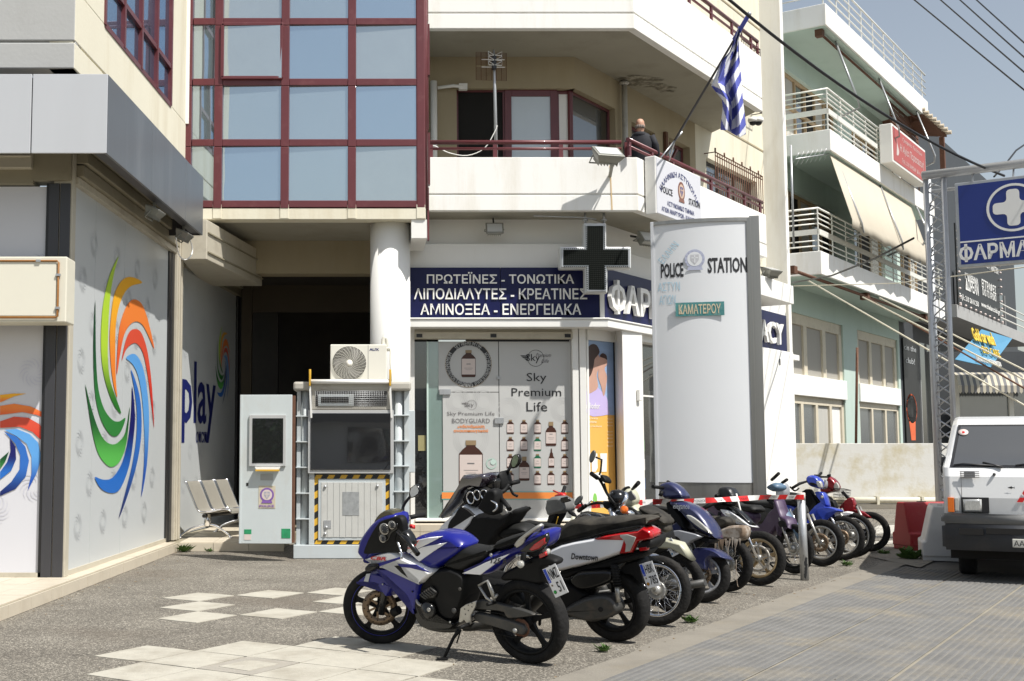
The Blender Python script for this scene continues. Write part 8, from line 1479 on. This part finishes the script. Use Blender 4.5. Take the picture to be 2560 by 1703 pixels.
o=MB(fr.M); o.blob([(.15,.35),(.2,.62),(.5,.75),(1.2,.8),(1.25,.6),(.9,.35)],-.13,.13,.04); o.build('body',m_mblk,t); o=MB(fr.M); o.blob([(.3,.74),(.35,.82),(.7,.82),(1.2,.88),(1.2,.78)],-.12,.12,.03); o.build('seat',m_seatd,t); o=MB(fr.M); o.blob([(-.2,.3),(-.15,.38),(.3,.38),(.3,.28)],-.14,.14,.02); o.build('floorboard',m_mblk,t)
tb(t,fr,CI,(255,960,220,1080,180,1170),(.12,.12,.12),.005,'yellow_cable',m_haz)
# bare dark wheel bike and the gold wheeled one
t,fr=cub('stripped_scooter',(1820,1479),'dark stripped scooter wrapped in torn brown tape, between the navy scooter and the gold wheel','scooter',.29,.09,'wire',m_mblk,m_mblk,lean=-.06,steer=-.15,bars=False,tail=False,seat=m_seatd)
bl(t,fr,CG,(640,690,700,660,800,620,900,610,955,630,945,720,880,740,800,730,700,740),.05,-.1,.1,'torn_tape_bundle',m_tape,.03,2)
o=MB(fr.M); rg2=random.Random(2)
for k in range(11):
    x=700+k*20; y=720+rg2.uniform(-10,20); a=fr.hit(CG(x,y),.1); L=rg2.uniform(.06,.2); o.add([(a[0]-.012,a[1],.1),(a[0]+.014,a[1],.1),(a[0]+.01+rg2.uniform(-.02,.02),a[1]-L,.12)],[(0,1,2)])
o.build('tape_strips',m_tape,t); tb(t,fr,CG,(870,900,868,1000,880,1110,890,1125),(.12,.14,.15,.15),.004,'hanging_string',m_tape); bl(t,fr,CG,(600,560,640,535,760,535,820,560,830,600,760,640,660,650,610,610),.03,-.12,.1,'seat_cover',m_seatd,.03,2)
t,fr=cub('gold_wheel_motorcycle',(1898,1464),'black and white scooter motorcycle with gold wheel and bag wrapped handlebar beside the totem','motorcycle',.30,.09,'alloy5',m_gldr,m_mblk,disc=.0,lean=-.10,bars=False,fork=m_chrome,wb=1.25)
o=MB(fr.M@Mx.Translation((0,.30,.05))); R_=.145
o.lathe([(R_,0),(R_,.004),(R_-.03,.004),(R_-.03,0)],36,loop=True)
for k in range(9): a=k*.698; o.bar((R_*math.cos(a)*.98,R_*math.sin(a)*.98,.002),((R_+.018)*math.cos(a+.1),(R_+.018)*math.sin(a+.1),.002),.05,.004,up=V((0,0,1)))
for k in range(5): a=k*1.2566; o.bar((.04*math.cos(a),.04*math.sin(a),.002),((R_-.02)*math.cos(a+.3),(R_-.02)*math.sin(a+.3),.002),.02,.004,up=V((0,0,1)))
o.build('brake_disc',mat('silver_disc',(.42,.39,.34),.4,.5,var=.15),t)
sh(t,fr,CG,(722,470,790,480,880,530,960,590,1005,625,950,620,860,590,830,590,810,600,790,560,750,520),.10,.2,'headlight_cowl',m_pw,.015,2); sh(t,fr,CG,(770,505,860,530,930,585,950,605,880,585,810,545),.107,.02,'headlight',m_cl,.006,2); sh(t,fr,CG,(790,455,850,460,920,520,1000,610,940,570,860,510),.08,.14,'cowl_top',m_blk,.01,2)
bl(t,fr,CG,(735,340,750,300,790,290,840,300,870,340,888,400,850,445,790,440,745,410),.02,-.12,.13,'bag_wrapped_headset',mat('black_bag',(.012,.012,.013),.35,var=.3,vs=20,bump=.9,bs=18),.04,2); bl(t,fr,CG,(700,420,770,430,830,460,760,500,710,470),.0,-.1,.1,'handlebar_base',m_mblk,.02,2)
tb(t,fr,CG,(740,400,670,430,580,480),(.12,.22,.32),[.03,.028,.02],'left_grip',m_mblk,1,10); tb(t,fr,CG,(730,350,700,370),(.1,.2),.02,'lever',m_mblk,1); tb(t,fr,CG,(870,350,890,430,905,490),(.1,.12,.12),.010,'bag_string',m_print)
tb(t,fr,CG,(570,470,590,480,600,530),(.1,.1,.1),.012,'red_strap',m_tr)
# right hand group
t,fr=cub('purple_scooter',(1985,1435),'faded purple step-through scooter with a turned wire wheel, just right of the totem','scooter',.30,.065,'wire',m_mblk,m_purp,d=(.46,-.89),lean=-.05,bars=False)
sh(t,fr,CJ,(160,500,200,520,260,700,330,740,370,880,330,860,300,840,240,860,240,980,200,930,165,740),.08,.16,'leg_shield',m_purp,.02,2); sh(t,fr,CJ,(225,790,270,760,320,790,335,850,300,845,250,850),.085,.02,'mudguard_gap',m_dark,.004,2); bl(t,fr,CJ,(140,360,160,320,230,290,280,330,270,380,200,400),.0,-.10,.10,'headset',m_ltb,.03,2)
tb(t,fr,CJ,(150,250,190,215,235,172),(.05,.15,.25),.02,'grip',m_mblk,1,12); sh(t,fr,CJ,(200,520,260,580,330,700,440,850,450,890,400,900,330,800,260,720),.0,.1,'side_shield',m_ltb,.02,2); tb(t,fr,CJ,(430,860,470,930,500,1000),(.0,.0,.0),.03,'fork_cover',m_ltb,1,10)
t,fr=cub('rusty_scooter',(2054,1416),'rusty unpainted scooter with five spoke alloy wheel behind the bollard','scooter',.30,.075,'alloy5',m_alum,m_eng,d=(.70,-.71),disc=.12,lean=-.10,bars=False,fork=m_alum)
bl(t,fr,CJ,(230,330,290,290,340,310,360,400,340,480,260,520,220,440),.0,-.08,.08,'bare_headlamp',m_silv,.03,2); sh(t,fr,CJ,(330,640,420,660,500,740,480,760,430,740,400,780,350,730),.06,.1,'rusty_bracket',mat('brassy_rust',(.18,.13,.05),.6,.3,var=.2,vs=8),.01,1); sh(t,fr,CJ,(410,800,470,770,520,800,590,800,520,860,450,880),.05,.1,'front_mudguard',mat('faded_sage',(.26,.26,.20),.6,var=.1),.01,2)
tb(t,fr,CJ,(280,290,340,250),(.1,.26),.02,'grip',m_mblk,1,12); tb(t,fr,CJ,(380,620,440,760,480,860),(.06,.06,.06),.018,'fork_stanchion',m_chrome,1,10)
t,fr=cub('blue_scooter',(2106,1401),'bright blue step-through scooter with blue mudguard and wire wheel, right of the bollard','scooter',.30,.072,'wire',m_alum,m_cb,d=(.77,-.64),disc=.11,lean=-.10,bars=False,fork=m_chrome)
bl(t,fr,CJ,(590,240,620,200,690,195,750,235,775,290,760,360,700,350,640,330,600,290),.05,-.12,.12,'headset',m_cb,.03,2); sh(t,fr,CJ,(700,262,760,270,780,330,770,358,725,345),.125,.06,'headlight',m_cl,.012,2); sh(t,fr,CJ,(620,285,690,290,720,325,650,320),.127,.02,'headset_vent',m_mblk,.004,2)
sh(t,fr,CJ,(670,402,760,398,810,430,850,560,840,582,780,575,740,520),.07,.14,'front_shield',m_cb,.02,2); cyl(t,fr,CJ,(788,468),.075,.022,.004,'shield_badge',m_alum); sh(t,fr,CJ,(705,615,760,590,860,585,1000,630,980,660,900,680,850,690,830,740,830,800,790,790,760,740,715,680),.09,.17,'front_mudguard',m_cb,.02,2)
tb(t,fr,CJ,(600,270,500,300,410,355),(.1,.2,.3),[.014,.02,.02],'left_grip',m_mblk,1,12); tb(t,fr,CJ,(380,340,440,390,490,360),(.25,.28,.2),.012,'lever',m_mblk); tb(t,fr,CJ,(690,200,740,200,775,165),(-.1,-.15,-.25),.018,'right_grip',m_mblk,1,12); bl(t,fr,CJ,(540,400,640,370,680,450,760,600,720,720,640,700,560,560),.0,-.10,.06,'leg_shield',m_mblk,.02,2)
t,fr=cub('white_guard_scooter',(2131,1394),'scooter with a white front mudguard tip, half hidden behind the bright blue one','scooter',.31,.068,'wire',m_alum,m_mblk,d=(.77,-.64),lean=-.08,bars=False)
sh(t,fr,CJ,(900,700,980,690,1060,650,1120,650,1180,672,1120,712,1000,715),.05,.1,'front_mudguard',m_pw,.02,2); tb(t,fr,CJ,(740,215,800,215,870,215,885,190),(-.2,-.1,.1,.2),.014,'handlebar',m_mblk,1,8); bl(t,fr,CJ,(770,290,800,250,845,270,840,350,790,370),.0,-.07,.07,'headlamp',m_silv,.02,2)
t,fr=cub('red_scooter',(2175,1379),'red step-through scooter with a wire basket and long red mudguard, furthest right of the row','scooter',.29,.066,'wire',m_mblk,m_redp,d=(.77,-.64),lean=-.10,bars=False)
bl(t,fr,CJ,(840,300,870,225,900,212,960,260,1000,330,985,385,940,395,880,360,845,350),.02,-.11,.11,'headset',m_redp,.03,2); sh(t,fr,CJ,(935,300,965,280,998,330,985,380,950,385,925,345),.115,.04,'headlight',m_cl,.012,2); bl(t,fr,CJ,(770,380,840,345,920,360,940,400,860,420,820,430),.0,-.09,.09,'headset_lower',m_redp,.02,2)
sh(t,fr,CJ,(1070,622,1120,603,1200,618,1330,660,1408,722,1395,738,1300,722,1200,735,1150,700),.05,.1,'front_mudguard',m_redp,.02,2); cyl(t,fr,CJ,(1320,945),.03,.085,.03,'drum_brake',m_mblk)
b0=fr.hit(CJ(845,395),.0); b1_=fr.hit(CJ(1105,375),.0); b2_=fr.hit(CJ(960,620),.0); b3_=fr.hit(CJ(1085,610),.0); e=part_empty('basket',t); o=MB(fr.M)
W2=.15; TL=(fr.hit(CJ(940,400),.1)[0],b1_[1]); TR=(b1_[0],b1_[1]); BL=b2_; BR=b3_
for k in range(8):
    f=k/7; y=BL[1]+(TL[1]-BL[1])*f; x0_=BL[0]+(TL[0]-BL[0])*f; x1_=BR[0]+(TR[0]-BR[0])*f; w=.10+.05*f; o.tube([(x0_,y,-w),(x1_,y,-w),(x1_,y,w),(x0_,y,w)],.003 if k<7 else .006,4,loop=True)
for k in range(9):
    f=k/8
    for s_ in (-1,1): o.tube([(BL[0]+(BR[0]-BL[0])*f,BL[1],s_*.10),(TL[0]+(TR[0]-TL[0])*f,TL[1],s_*.15)],.0025,4)
tag(o.build('basket_wire',m_mblk,e),kind='stuff'); tb(t,fr,CJ,(860,200,880,190,890,230),(-.1,-.15,-.1),.02,'right_grip',m_mblk,1)
